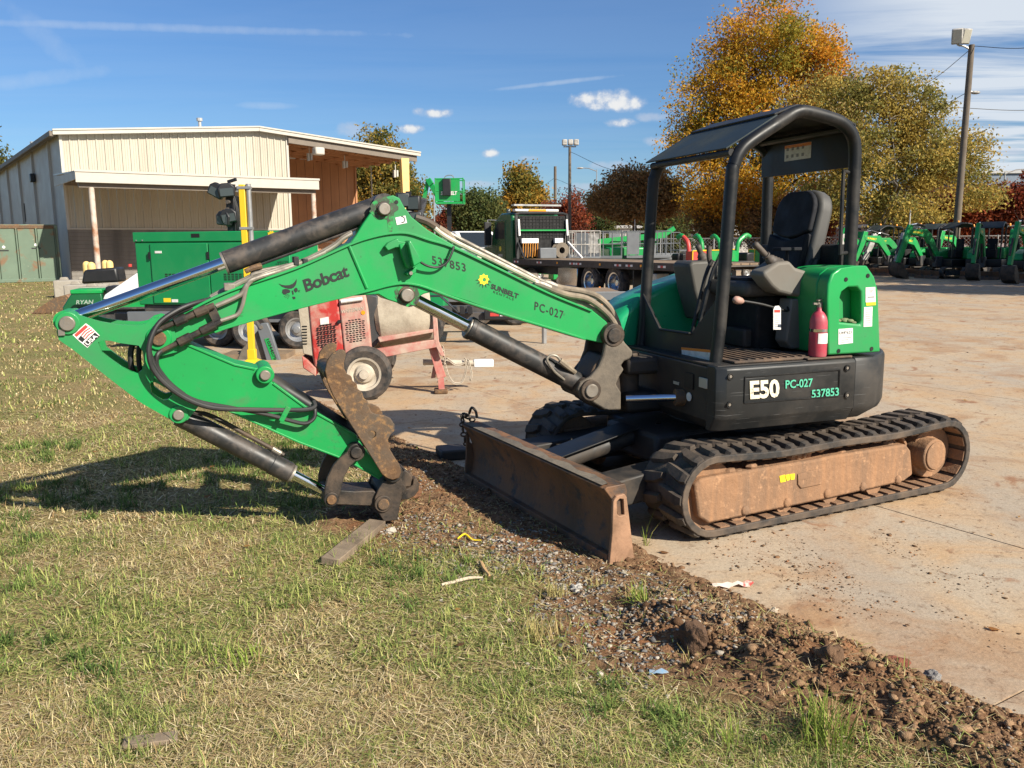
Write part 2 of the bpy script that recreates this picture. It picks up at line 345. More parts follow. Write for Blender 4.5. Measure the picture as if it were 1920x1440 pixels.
M['grip'] = pm('grip_rubber', (0.06, 0.052, 0.044), 0.6, var=0.2, dirt=(0.13, 0.10, 0.08), dirt_amt=0.3, dirt_scale=12)
M['red_ext'] = pm('extinguisher_red', (0.42, 0.045, 0.075), 0.4, var=0.1, dirt=(0.30, 0.12, 0.12), dirt_amt=0.25, dirt_scale=10)
M['white'] = pm('white_sticker', (0.72, 0.71, 0.68), 0.5, var=0.05, dirt=(0.45, 0.42, 0.36), dirt_amt=0.2, dirt_scale=30)
M['orange_st'] = pm('orange_sticker', (0.75, 0.22, 0.02), 0.5, var=0.05)
M['yellow_st'] = pm('yellow_sticker', (0.80, 0.58, 0.02), 0.5, var=0.05)
M['red_st'] = pm('red_sticker', (0.50, 0.05, 0.04), 0.5, var=0.08)
M['ink'] = pm('black_ink', (0.010, 0.012, 0.012), 0.6, var=0)
M['ink_worn'] = pm('worn_black_ink', (0.010, 0.014, 0.012), 0.6, var=0, fine=(0.006, 0.29, 0.066), fine_amt=0.07, fine_scale=26)
M['cream_worn'] = pm('worn_cream_print', (0.72, 0.66, 0.50), 0.6, var=0, fine=(0.03, 0.03, 0.03), fine_amt=0.30, fine_scale=26)
M['teal_ink'] = pm('green_stencil', (0.07, 0.42, 0.26), 0.6, var=0.05, fine=(0.03, 0.03, 0.03), fine_amt=0.16, fine_scale=40)
M['grey_ink'] = pm('grey_ink', (0.25, 0.25, 0.25), 0.6, var=0)
M['amber'] = pm('amber_lens', (0.85, 0.32, 0.02), 0.25, var=0.0)
M['lens'] = pm('dusty_lens', (0.42, 0.40, 0.33), 0.3, var=0.1)
M['mat'] = pm('floor_mat', (0.045, 0.038, 0.032), 0.8, var=0.3, dirt=(0.20, 0.12, 0.07), dirt_amt=0.4, dirt_scale=5, bump=0.004, bump_scale=60)
M['dark'] = pm('dark_interior', (0.006, 0.006, 0.006), 0.8, var=0.3)
# ================================================================== THE EXCAVATOR
EX = Vector((1.604, 6.115, 0.0))
FU, FH, FB = yawm(207.0), yawm(200.0), yawm(199.3)          # local x forward, y operator's left, z up
exc = thing('mini_excavator', 'large green and black mini excavator with canopy, dozer blade and rusty thumb, in the foreground', 'excavator', EX)
def lp(fr, px, py, x=None, y=None, z=None):
    ax = 0 if x is not None else (1 if y is not None else 2); val = (x, y, z)[ax]
    n = fr.col[ax].to_3d(); p = EX + n * val
    w = Vp(px, py, p, n) - EX; return fr.inverted().to_3x3() @ w
def o2(fr, pts, y): return [(lambda q: (q.x, q.z))(lp(fr, a, b, y=y)) for a, b in pts]
def circle2(c, r, n=20, a0=0.0): return [(c[0] + r * math.cos(a0 + 2 * math.pi * i / n), c[1] + r * math.sin(a0 + 2 * math.pi * i / n)) for i in range(n)]
def loft(mb, loops):
    n = len(loops[0]); vs = [p for lp_ in loops for p in lp_]
    fs = [(k * n + i, k * n + (i + 1) % n, (k + 1) * n + (i + 1) % n, (k + 1) * n + i) for k in range(len(loops) - 1) for i in range(n)]
    fs += [tuple(reversed(range(n))), tuple((len(loops) - 1) * n + i for i in range(n))]
    return mb.add(vs, fs)

def undercarriage():
    rc, th, lug_h, zc, xf, xr = 0.225, 0.032, 0.028, 0.269, 0.957, -1.09
    # belt centre line
    path = []
    for i in range(13): a = -math.pi / 2 + math.pi * i / 12; path.append((xf + rc * math.cos(a), zc + rc * math.sin(a)))
    for i in range(1, 12):
        t = i / 12; sag = 0.020 * math.sin(math.pi * t) + 0.014 * math.sin(2 * math.pi * t) ** 2
        path.append((xf + (xr - xf) * t, zc + rc - sag))
    for i in range(13): a = math.pi / 2 + math.pi * i / 12; path.append((xr + rc * math.cos(a), zc + rc * math.sin(a)))
    for i in range(1, 12): t = i / 12; path.append((xr + (xf - xr) * t, zc - rc))
    P = [Vector((p[0], 0, p[1])) for p in path]; m = len(P)
    seg = [(P[(i + 1) % m] - P[i]).length for i in range(m)]; tot = sum(seg)
    def at(s):
        s %= tot; i = 0
        while s > seg[i]: s -= seg[i]; i += 1
        a, b = P[i], P[(i + 1) % m]; p0 = P[i - 1]; p3 = P[(i + 2) % m]; t = s / seg[i]
        d = ((b - p0).normalized() * (1 - t) + (p3 - a).normalized() * t).normalized(); return a.lerp(b, t), d
    # lug: a skewed trapezoidal bar; local x along the belt, y across, z outwards
    lug = MB(); L_ = 0.205
    def lg(y, sh, w, k=0.36, hh=1.0): return [(sh - w / 2, y, 0), (sh + w / 2, y, 0), (sh + w * k, y, lug_h * hh), (sh - w * k, y, lug_h * hh)]
    rows = [lg(0.012, 0.0, 0.066, 0.30, 0.55), lg(0.045, 0.0, 0.080), lg(L_ * 0.72, 0.020, 0.074), lg(L_, 0.040, 0.046)]
    vs = [p for r in rows for p in r]
    fs = [(k * 4 + i, k * 4 + (i + 1) % 4, k * 4 + 4 + (i + 1) % 4, k * 4 + 4 + i) for k in range(3) for i in range(4)] + [(3, 2, 1, 0), (12, 13, 14, 15)]
    lug.add(vs, fs); lug_me = lug.mesh('lug', 0); lug_me.materials.append(M['rubber'])
    cl = MB(); cl.box(-0.036, 0.036, -0.19, 0.19, 0, 0.013); cl_me = cl.mesh('inner_cleat', 0); cl_me.materials.append(M['mud_steel'])
    NP = 46
    for sd in (1, -1):
        y0, y1 = (0.56, 0.96) if sd > 0 else (-0.96, -0.56)
        tr = MB(FU).strip(path, th, y0, y1, closed=True).build('track', M['rubber'], exc, bevel=0.006)
        rim = 0.045
        # raised side rims of the belt
        MB(FU).strip([(xf + (x - xf) * 1.0, z) for x, z in path], th + 0.010, (y1 - 0.022) if sd > 0 else y0, y1 + 0.004 if sd > 0 else y0 + 0.022, closed=True).build('belt_rim', M['rubber'], tr, bevel=0.005)
        for row in (0, 1):
            for k in range(NP):
                p, d = at((k + 0.5 * row) * tot / NP); nrm = Vector((d.z, 0, -d.x))
                yy = Vector((0, -1, 0)) if row == 0 else Vector((0, 1, 0))
                org = p + nrm * th / 2; org.y = (y1 + 0.006 if row == 0 else y0 - 0.006)
                sx = d if row == 0 else d
                m4 = FU @ Matrix(((sx.x, yy.x, nrm.x, org.x), (sx.y, yy.y, nrm.y, org.y), (sx.z, yy.z, nrm.z, org.z), (0, 0, 0, 1)))
                link_copy(lug_me, 'lug', tr, m4)
        if sd > 0:
            for k in range(NP):
                p, d = at((k + 0.25) * tot / NP); nrm = Vector((d.z, 0, -d.x)); org = p - nrm * th / 2; org.y = 0.76; nn = -nrm
                yy = nn.cross(d)
                link_copy(cl_me, 'inner_cleat', tr, FU @ Matrix(((d.x, yy.x, nn.x, org.x), (d.y, yy.y, nn.y, org.y), (d.z, yy.z, nn.z, org.z), (0, 0, 0, 1))))
        # track frame
        if sd > 0:
            ol = o2(FU, [(1303, 910), (1318, 897), (1430, 878), (1530, 862), (1560, 855), (1699, 833), (1708, 845), (1712, 890), (1695, 903), (1560, 934), (1330, 982), (1310, 970)], 0.93)
        else:
            ol = [(1.05, 0.38), (-0.66, 0.40), (-0.72, 0.16), (1.04, 0.13)]
        fr = MB(FU).prism(ol, 0.62 * sd, 0.93 * sd).build('track_frame', M['mud_steel'], exc, bevel=0.014)
        if sd > 0:
            MB(FU).prism(o2(FU, [(1496, 889), (1545, 878), (1548, 900), (1540, 908), (1502, 916), (1496, 908)], 0.937), 0.930, 0.939).build('access_plate', M['mud_steel'], fr, bevel=0.004)
            y = MB(FU)
            for a in ([(1462, 893), (1472, 890), (1474, 903), (1464, 905)], [(1473, 891), (1481, 889), (1481, 900), (1476, 902)], [(1482, 889), (1491, 888), (1490, 899), (1483, 900)]):
                y.prism(o2(FU, a, 0.935), 0.931, 0.9335)
            y.build('yellow_mark', M['yellow_st'], fr)
            for px, py in ((1399, 958), (1478, 943), (1553, 926), (1620, 913), (1686, 900)):
                q = lp(FU, px, py, y=0.94)
                b = MB(FU); b.sphere((q.x, 0.93, q.z), 0.032, 10, (1, 0.55, 1)); b.build('roller_cap', M['mud_steel'], fr)
            lo = MB(FU)
            q0 = lp(FU, 1706, 845, y=0.95)
            lo.strip([(q0.x + 0.02, q0.z + 0.02), (q0.x + 0.05, q0.z + 0.065), (q0.x - 0.03, q0.z + 0.075), (q0.x - 0.075, q0.z + 0.02), (q0.x - 0.05, q0.z - 0.10)], 0.02, 0.78, 0.86); lo.build('lifting_eye', M['mud_steel'], fr, bevel=0.004)
            q = lp(FU, 1752, 854, y=0.93)
            dm = MB(FU).cyl((q.x, 0.60, q.z), (q.x, 0.935, q.z), 0.115, n=28).build('drive_motor', M['mud_steel'], exc, bevel=0.008)
            MB(FU).cyl((q.x, 0.935, q.z), (q.x, 0.946, q.z), 0.096, n=28).build('motor_cover', M['mud_steel'], dm, bevel=0.004)
            mud = MB(FU); rr = random.Random(4)
            for i in range(46):
                t = rr.random(); px = 1330 + 360 * t; py = 893 - 58 * t - 3 * abs(rr.gauss(0, 1)); q = lp(FU, px, py, y=0.90 - 0.1 * rr.random())
                mud.sphere((q.x, q.y, q.z), 0.012 + 0.022 * rr.random(), 6, (1.5, 1, 0.7))
            q = lp(FU, 1500, 860, y=0.85)
            for i in range(14): mud.sphere((q.x + rr.gauss(0, 0.045), 0.84 + rr.gauss(0, 0.03), q.z + 0.015 + abs(rr.gauss(0, 0.02))), 0.022 + 0.02 * rr.random(), 6)
            tag(mud.build('caked_mud', M['mud_steel'], fr), kind='stuff')
        for x in (-0.45, -0.05, 0.35, 0.72): MB(FU).cyl((x, 0.66 * sd, 0.135), (x, 0.90 * sd, 0.135), 0.075, n=14).build('roller', M['mud_steel'], exc)
        MB(FU).cyl((xf, 0.64 * sd, zc), (xf, 0.88 * sd, zc), rc - th / 2 - 0.004, n=28).build('idler_wheel', M['mud_steel'], exc, bevel=0.01)
        MB(FU).cyl((xr, 0.64 * sd, zc), (xr, 0.84 * sd, zc), rc - th / 2 - 0.02, n=28).build('sprocket', M['mud_steel'], exc, bevel=0.01)
        q = lp(FU, 1541, 838, y=0.92)
        MB(FU).cyl((q.x, 0.62 * sd, q.z), (q.x, 0.92 * sd, q.z), 0.038, n=16).build('carrier_roller', M['mud_steel'], exc, bevel=0.004)
    cf = MB(FU); cf.box(-0.62, 0.70, -0.60, 0.60, 0.24, 0.47); cf.box(-0.35, 0.9, -0.30, 0.30, 0.30, 0.50); cf.build('car_body', M['black_dusty'], exc, bevel=0.03)
    MB(FU).cyl((0, 0, 0.46), (0, 0, 0.60), 0.46, n=36).build('slew_ring', M['black_dusty'], exc)
    # ---- dozer blade
    bl = [(1.695, 0.0), (1.655, 0.08), (1.640, 0.18), (1.652, 0.28), (1.685, 0.36), (1.735, 0.425), (1.715, 0.437), (1.60, 0.440), (1.585, 0.40), (1.60, 0.24), (1.585, 0.06), (1.655, 0.0)]
    bo = MB(FU).prism(bl, -0.965, 0.965).build('dozer_blade', M['blade'], exc, bevel=0.005)
    ep = o2(FU, [(1150, 940), (1156, 930), (1171, 926), (1175, 932), (1189, 1046), (1142, 1061), (1148, 1000)], 0.985)
    hole = o2(FU, [(1156, 941), (1162, 935), (1169, 936), (1171, 965), (1162, 968), (1157, 964)], 0.985)
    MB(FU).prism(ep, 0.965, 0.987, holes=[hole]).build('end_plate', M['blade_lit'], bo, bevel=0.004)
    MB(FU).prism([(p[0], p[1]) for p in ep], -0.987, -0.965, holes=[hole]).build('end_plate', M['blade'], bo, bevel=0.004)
    MB(FU).box(1.655, 1.712, -0.96, 0.96, -0.012, 0.05).build('cutting_edge', M['blade'], bo, bevel=0.004)
    top = MB(FU); n = 40; vs = []; rr = random.Random(3)
    for i in range(n + 1):
        y = -0.93 + 1.86 * i / n; w = 0.055 + 0.03 * math.sin(i * 0.9) * (0.4 + rr.random()) * 0.5
        vs += [(1.728, y, 0.4405), (1.728 - w, y, 0.447), (1.728 - w, y, 0.4385)]
    top.add(vs, [(3 * i, 3 * i + 3, 3 * i + 4, 3 * i + 1) for i in range(n)] + [(3 * i + 1, 3 * i + 4, 3 * i + 5, 3 * i + 2) for i in range(n)]); top.build('top_lip', M['cast'], bo)
    for s in (1, -1):
        a = MB(FU); a.add([(1.62, s * 0.42, 0.17), (1.62, s * 0.66, 0.17), (0.62, s * 0.36, 0.20), (0.62, s * 0.54, 0.20), (1.62, s * 0.42, 0.33), (1.62, s * 0.66, 0.33), (0.62, s * 0.36, 0.40), (0.62, s * 0.54, 0.40)],
                          [(0, 1, 3, 2), (4, 6, 7, 5), (0, 4, 5, 1), (2, 3, 7, 6), (0, 2, 6, 4), (1, 5, 7, 3)]); a.build('push_arm', M['black_dusty'], exc, bevel=0.012)
    MB(FU).box(1.30, 1.42, -0.52, 0.52, 0.17, 0.30).build('push_arm_brace', M['black_dusty'], exc, bevel=0.01)
    c0 = lp(FU, 1238, 798, y=0.0); c1 = Vector((1.57, 0.0, 0.30)); d = (c1 - c0)
    MB(FU).cyl(c0, c0 + d * 0.5, 0.026, n=14).build('blade_cylinder_rod', M['chrome'], exc)
    MB(FU).cyl(c0 + d * 0.25, c1, 0.06, n=18).build('blade_cylinder', M['black_dusty'], exc)
    g0, g1 = c0 + d * 0.22, c0 + d * 0.95; up = Vector((0.55, 0, 0.84)).normalized()
    g = MB(FU); g.bar(g0 + up * 0.085, g1 + up * 0.075, 0.22, 0.010); g.build('cylinder_guard', M['black_paint'], exc, bevel=0.003)
    # hook and chain hung on the far end of the blade
    ch = thing('hook_chain', 'short black chain with hook hung over the far end of dozer blade', 'chain', EX + FU @ Vector((1.66, -0.93, 0.44)))
    base = FU @ Vector((1.66, -0.93, 0.44))
    for i in range(13):
        t = i / 12; c = FU @ Vector((1.66 + 0.06 * math.sin(t * 3.1), -0.93 - 0.08 * t, 0.46 + 0.035 * math.sin(t * 4.2) - 0.34 * max(0, t - 0.4))) - base
        ang = i * 1.4
        pts = [c + Vector((0.022 * math.cos(k * math.pi / 4) * math.cos(ang), 0.022 * math.cos(k * math.pi / 4) * math.sin(ang), 0.015 * math.sin(k * math.pi / 4))) for k in range(8)]
        MB().tube(pts, 0.007, 6, closed=True).build('chain_link', M['steel_black'], ch)
    MB().tube([Vector((-0.02, -0.02, 0.07)), Vector((0.00, -0.05, 0.12)), Vector((0.03, -0.08, 0.10)), Vector((0.04, -0.09, 0.05))], 0.010, 8, smooth=4).build('hook', M['steel_black'], ch)
undercarriage()

def house():
    # plan outline of the revolving frame, clockwise from front left
    def plan(s=1.0, r=1.0, fx=0.72):
        pts = [(fx * s, 0.80 * s), ((fx - 0.05) * s, 0.865 * s), (-0.30 * s, 0.872 * s)]
        for i in range(15): a = math.radians(119 + 122 * i / 14); pts.append((r * s * math.cos(a), r * s * math.sin(a)))
        pts += [(-0.30 * s, -0.872 * s), ((fx - 0.05) * s, -0.865 * s), (fx * s, -0.80 * s)]
        return pts
    lo = MB(FH); loft(lo, [[(x, y, 0.585) for x, y in plan(0.90, 0.93)], [(x, y, 0.655) for x, y in plan(0.975, 0.965)], [(x, y, 0.99) for x, y in plan(0.985, 0.97)]])
    fr = lo.build('revolving_frame', M['black_dusty'], exc, bevel=0.01)
    # left side panel with the model lettering
    def panel(y_off, z0, z1, x0, x1): return [(x0, y_off, z0), (x1, y_off, z0), (x1, y_off, z1), (x0, y_off, z1)]
    sp = MB(FH); n = 10; loops = []
    xs = [0.715, 0.66] + [0.66 - (0.66 + 0.30) * i / n for i in range(1, n + 1)]
    for x in xs:
        y = 0.845 if x > 0.70 else 0.888
        y += 0.004 * math.sin((x + 0.3) * 2)
        loops.append([(x, y - 0.05, 0.60), (x, y - 0.006, 0.675), (x, y + 0.004, 0.69), (x, y + 0.004, 0.985), (x, y - 0.012, 1.003), (x, y - 0.09, 1.003), (x, y - 0.09, 0.60)])
    loft(sp, loops); pan = sp.build('side_panel', M['skirt'], exc, bevel=0.006)
    # recessed label rectangle drawn by a thin raised frame
    yl = 0.9005
    def pp(px, py): q = lp(FH, px, py, y=yl); return q
    c = [pp(1397, 707), pp(1575, 693), pp(1574, 742), pp(1396, 756)]
    rec = MB(FH)
    for a, b in zip(c, c[1:] + c[:1]): rec.bar((a.x, yl, a.z), (b.x, yl, b.z), 0.005, 0.006)
    rec.build('label_frame', M['black_paint'], pan)
    for px, py in ((1370, 706), (1368, 759), (1589, 690), (1589, 741)):
        q = pp(px, py); MB(FH).ring((q.x, yl - 0.003, q.z), (q.x, yl + 0.004, q.z), 0.021, 0.013, 18).build('bolt_recess', M['black_paint'], pan)
        MB(FH).cyl((q.x, yl - 0.004, q.z), (q.x, yl + 0.003, q.z), 0.010, n=6).build('bolt', M['pin'], pan)
    def tx(name, txt, l, r, t, mat, parent=pan, y=yl + 0.002, bold=0.0, spacing=1.0, shear=0.0):
        a, b, tp = lp(FH, *l, y=y), lp(FH, *r, y=y), lp(FH, *t, y=y)
        mb = MB(FH); text_on(mb, txt, a, b, tp, bold=bold, spacing=spacing, shear=shear); return mb.build(name, mat, parent, angle=0)
    tx('model_lettering', 'E50', (1407, 749), (1462, 745), (1406, 714), M['cream_worn'], bold=0.035)
    tx('stencil_number', 'PC-027', (1473, 729), (1524, 725), (1473, 713), M['teal_ink'], bold=0.02)
    tx('stencil_number', '537853', (1522, 747), (1573, 742), (1522, 731), M['teal_ink'], bold=0.02)
    # counterweight
    cw = MB(FH); arc = [(-0.302, 0.885), (-0.36, 0.888)] + [(1.0 * math.cos(math.radians(118 + 124 * i / 16)), 1.0 * math.sin(math.radians(118 + 124 * i / 16))) for i in range(17)] + [(-0.36, -0.888), (-0.302, -0.885)]
    def sc(p, k): return (p[0] * k if p[0] < -0.31 else p[0], p[1] * k)
    loft(cw, [[(*sc(p, 0.90), 0.60) for p in arc], [(*sc(p, 0.985), 0.66) for p in arc], [(*sc(p, 1.0), 0.70) for p in arc], [(*sc(p, 1.0), 0.985) for p in arc], [(*sc(p, 0.985), 1.008) for p in arc]])
    cw.build('counterweight', M['skirt'], exc, bevel=0.006)
    # front-face fittings
    def fx(px, py, x=0.712): return lp(FH, px, py, x=x)
    q = fx(1320, 718); MB(FH).box(0.712, 0.722, q.y - 0.045, q.y + 0.045, q.z - 0.032, q.z + 0.032).build('marker_lens', M['lens'], fr, bevel=0.004)
    q = fx(1292, 714); MB(FH).box(0.712, 0.716, q.y - 0.05, q.y + 0.05, q.z - 0.05, q.z + 0.05).build('data_plate', M['black_paint'], fr)
    q = fx(1292, 744); MB(FH).cyl((0.711, q.y, q.z), (0.715, q.y, q.z), 0.028, n=20).build('round_sticker', M['white'], fr)
    q = fx(1268, 718); MB(FH).box(0.711, 0.714, q.y - 0.035, q.y + 0.035, q.z - 0.010, q.z + 0.010).build('side_sticker', M['lens'], fr)
    # floor plate and mat
    MB(FH).box(-0.34, 0.70, -0.80, 0.85, 0.992, 1.006).build('floor_plate', M['black_dusty'], exc, bevel=0.003)
    fm = MB(FH); fm.box(0.0, 0.56, -0.22, 0.82, 1.0065, 1.024)
    fmo = fm.build('floor_mat', M['mat'], exc, bevel=0.006)
    for i in range(9):
        MB(FH).box(0.02 + i * 0.058, 0.045 + i * 0.058, -0.20, 0.80, 1.0245, 1.031).build('mat_rib', M['mat'], fmo)
    MB(FH).box(-0.30, 0.05, 0.52, 0.86, 1.0065, 1.020).build('step_mat', M['mat'], exc, bevel=0.005)
    # ---- canopy posts and rails
    def frame_path(y): return [(0.602, y, 1.00), (0.575, y, 1.30), (0.53, y, 2.10), (0.515, y, 2.20), (0.48, y, 2.275), (0.40, y, 2.345), (0.16, y, 2.485), (0.08, y, 2.525), (0.0, y, 2.532), (-0.20, y, 2.497), (-0.29, y, 2.465), (-0.36, y, 2.40), (-0.388, y, 2.29), (-0.392, y, 2.0), (-0.395, y, 1.40)]
    cn = MB(FH).tube(frame_path(0.68), 0.040, 14, smooth=5).build('canopy_frame', M['black_paint'], exc)
    fp = [(x - (0.05 if x < -0.35 else 0), y, z) for x, y, z in frame_path(-0.28)]
    MB(FH).tube(fp, 0.040, 14, smooth=5).build('canopy_frame', M['black_paint'], exc)
    for pth in [[(0.535, -0.28, 2.275), (0.535, 0.68, 2.275)], [(0.05, -0.28, 2.515), (0.05, 0.68, 2.515)], [(-0.34, -0.28, 2.45), (-0.34, 0.68, 2.45)]]:
        MB(FH).tube(pth, 0.022, 10).build('cross_tube', M['black_paint'], exc)
    def roofp(x, dz=0.050): # roof sheet follows the rails
        for (xa, za), (xb, zb) in zip(prof, prof[1:]):
            if xb <= x <= xa: return za + (zb - za) * (xa - x) / (xa - xb) + dz
    prof = [(0.56, 2.275), (0.16, 2.485), (0.0, 2.535), (-0.25, 2.49), (-0.37, 2.44)]
    MB(FH).strip([(0.56, 2.300), (0.45, 2.362), (0.20, 2.508)], 0.010, -0.335, 0.66).build('front_roof_panel', M['roof_glass'], exc, bevel=0.002)
    MB(FH).strip([(0.215, 2.514), (0.05, 2.575), (-0.26, 2.532), (-0.41, 2.475)], 0.012, -0.30, 0.65).build('roof_panel', M['black_paint'], exc, bevel=0.002)
    rp = MB(FH); rp.box(-0.405, -0.393, -0.30, 0.66, 2.21, 2.474); rpo = rp.build('rear_panel', M['black_paint'], exc, bevel=0.003)
    a, b = lp(FH, 1470, 303, x=-0.388), lp(FH, 1517, 266, x=-0.388)
    st = MB(FH); st.box(-0.3925, -0.3905, a.y, b.y + 0.02, a.z, b.z); so_ = st.build('warning_sticker', M['white'], rpo)
    MB(FH).box(-0.3905, -0.3895, a.y, b.y + 0.02, b.z - 0.022, b.z - 0.001).build('orange_band', M['orange_st'], so_)
    ic = MB(FH)
    for r_ in range(2):
        for c_ in range(4): ic.box(-0.3903, -0.3895, a.y + 0.02 + 0.055 * c_, a.y + 0.045 + 0.055 * c_ , a.z + 0.02 + 0.05 * r_, a.z + 0.042 + 0.05 * r_)
    ic.build('pictogram', M['grey_ink'], so_)
    q = lp(FH, 1437, 221, y=0.0); bc = MB(FH).cyl((q.x, 0, q.z - 0.06), (q.x, 0, q.z - 0.03), 0.06, n=18).build('beacon_base', M['black_paint'], exc)
    MB(FH).lathe([(0.05, -0.03), (0.052, 0.02), (0.04, 0.045), (0.0, 0.055)], (q.x, 0, q.z - 0.0), (0, 0, 1), 18).build('beacon_lens', M['amber'], bc)
    # grab handles
    h1, h2 = lp(FH, 1586, 322, y=0.735), lp(FH, 1578, 474, y=0.735)
    MB(FH).tube([(h1.x - 0.05, 0.70, h1.z), (h1.x + 0.01, 0.735, h1.z), (h1.x + 0.018, 0.735, h1.z - 0.03), (h2.x + 0.012, 0.735, h2.z + 0.03), (h2.x + 0.0, 0.735, h2.z), (h2.x - 0.07, 0.70, h2.z)], 0.012, 8, smooth=3).build('grab_handle', M['black_paint'], exc)
    MB(FH).tube([(0.50, 0.64, 2.02), (0.475, 0.60, 2.03), (0.465, 0.60, 1.98), (0.50, 0.60, 1.36), (0.515, 0.61, 1.33), (0.55, 0.65, 1.34)], 0.014, 8, smooth=3).build('grab_handle', M['black_paint'], exc)
    # front guard sheet between the posts
    gx = 0.592
    def gp(px, py): q = lp(FH, px, py, x=gx); return (q.y, q.z)
    gd = MB(FH).prism([gp(1199, 668), gp(1203, 545), gp(1209, 552), gp(1240, 617), gp(1246, 620), gp(1296, 625), gp(1303, 617), gp(1345, 560), gp(1352, 550), gp(1343, 690)], gx - 0.006, gx + 0.004, axis='x').build('front_guard', M['black_paint'], exc, bevel=0.002)
    lip = MB(FH); pts = [Vector((gx + 0.012, *gp(px, py))) for px, py in ((1209, 552), (1240, 617), (1296, 625))]
    lip.tube(pts, 0.009, 6); lip.build('guard_lip', M['black_paint'], gd)
    a, b = gp(1280, 675), gp(1334, 680)
    w1 = MB(FH); p4 = [gp(1279, 651), gp(1334, 656), gp(1333, 679), gp(1280, 671)]
    w1.prism(p4, gx + 0.0045, gx + 0.006, axis='x'); wo = w1.build('warning_sticker', M['white'], gd)
    w2 = MB(FH); p5 = [gp(1279, 651), gp(1334, 656), gp(1334, 661), gp(1279, 655.5)]; w2.prism(p5, gx + 0.0063, gx + 0.007, axis='x'); w2.build('orange_band', M['orange_st'], wo)
    # ---- far-side hood
    hp = [(0.79, 0.97), (0.82, 1.10), (0.76, 1.23), (0.60, 1.345), (0.36, 1.44), (0.06, 1.52), (-0.2, 1.53), (-0.2, 0.97)]
    hl = []
    for y, k, dz in ((-0.33, 0.97, -0.015), (-0.38, 1.0, 0.0), (-0.74, 1.0, -0.02), (-0.84, 0.95, -0.10)):
        hl.append([((x + 0.2) * k - 0.2, y, 0.97 + (z - 0.97) * 1.0 + (dz if z > 1.0 else 0)) for x, z in hp])
    hm = MB(FH); loft(hm, hl); hm.build('right_hood', M['green_hood'], exc, bevel=0.03, angle=50, seg=3)
    # ---- engine cover and green left tank cover
    ec = MB(FH); eo = [(-0.34, 0.50), (-0.60, 0.55), (-0.78, 0.35), (-0.86, 0.0), (-0.78, -0.45), (-0.60, -0.70), (-0.2, -0.80), (-0.2, -0.34), (-0.36, -0.30)]
    loft(ec, [[(x, y, 1.0) for x, y in eo], [(x, y, 1.36) for x, y in eo], [(x * 0.94 - 0.02, y * 0.94, 1.45) for x, y in eo]]); ec.build('engine_cover', M['dark_green'], exc, bevel=0.015)
    bk = MB(FH); bk.box(-0.50, -0.36, -0.25, 0.60, 1.40, 1.72); bk.build('seat_back_box', M['dark'], exc, bevel=0.02)
    yt = 0.862
    tk_px = [(1553, 666), (1551, 560), (1553, 532), (1560, 514), (1574, 503), (1600, 499), (1626, 498), (1640, 519), (1647, 545), (1649, 600), (1651, 660)]
    ol = o2(FH, tk_px, yt)
    rec_px = [(1574, 604), (1575, 560), (1580, 545), (1588, 539), (1608, 538), (1614, 546), (1615, 600), (1613, 608)]
    ho = o2(FH, rec_px, yt)
    tk = MB(FH).prism(ol, 0.76, yt, holes=[ho]).build('tank_cover', M['green'], exc, bevel=0.012, seg=3)
    MB(FH).prism([(x, z) for x, z in ol], 0.46, 0.762).build('tank_body', M['green'], exc, bevel=0.012)
    for px, py in ((1586, 524), (1627, 517), (1572, 658), (1634, 654)):
        q = lp(FH, px, py, y=yt); MB(FH).cyl((q.x, yt - 0.004, q.z), (q.x, yt + 0.003, q.z), 0.014, n=12).build('bolt', M['black_paint'], tk)
    def sticker(name, px4, mat=M['white'], par=tk, y=yt):
        return MB(FH).prism(o2(FH, px4, y + 0.002), y + 0.001, y + 0.0028).build(name, mat, par)
    s1 = sticker('sticker', [(1623, 539), (1641, 538), (1642, 566), (1623, 567)])
    sticker('yellow_band', [(1624, 567.5), (1642, 566.5), (1642, 572), (1624, 573)], M['yellow_st'])
    s2 = sticker('sticker', [(1620, 576), (1636, 575), (1635, 612), (1619, 613)])
    s3 = sticker('sticker', [(1572, 617), (1599, 615), (1599, 643), (1572, 646)])
    tx('sticker_number', 'U44*623', (1574, 627), (1597, 625.5), (1574, 621), M['ink'], s3, yt + 0.004)
    ln = MB(FH)
    for k, (x0, x1, y_) in enumerate(((1577, 1595, 633), (1577, 1590, 637), (1577, 1592, 641))): ln.prism(o2(FH, [(x0, y_), (x1, y_ - 1), (x1, y_ + 0.4), (x0, y_ + 1.4)], yt), yt + 0.003, yt + 0.0035)
    for k in range(7): ln.prism(o2(FH, [(1622, 581 + 4 * k), (1632, 580 + 4 * k), (1632, 581.3 + 4 * k), (1622, 582.3 + 4 * k)], yt), yt + 0.003, yt + 0.0035)
    ln.prism(o2(FH, [(1626, 556), (1639, 555.3), (1639, 558), (1626, 558.7)], yt), yt + 0.003, yt + 0.0035)
    q = lp(FH, 1632, 551, y=yt)
    for r_ in (0.008, 0.016, 0.024): ln.strip([(q.x + r_ * math.cos(t), q.z + r_ * math.sin(t)) for t in np.linspace(0.8, 2.34, 7)], 0.004, yt + 0.003, yt + 0.0035)
    ln.build('sticker_print', M['grey_ink'], tk)
    rk = lp(FH, 1586, 602, y=0.80); 
    g = thing('crumpled_glove', 'crumpled pale green work glove in the recess of the green tank cover', 'glove', EX + FH @ Vector((rk.x, 0.81, rk.z - 0.03)))
    gm = MB(); rr = random.Random(2)
    for i in range(9): gm.sphere((rr.gauss(0, 0.016), rr.gauss(0, 0.012), 0.020 + rr.random() * 0.020), 0.014 + 0.010 * rr.random(), 8, (1.5, 1, 0.7))
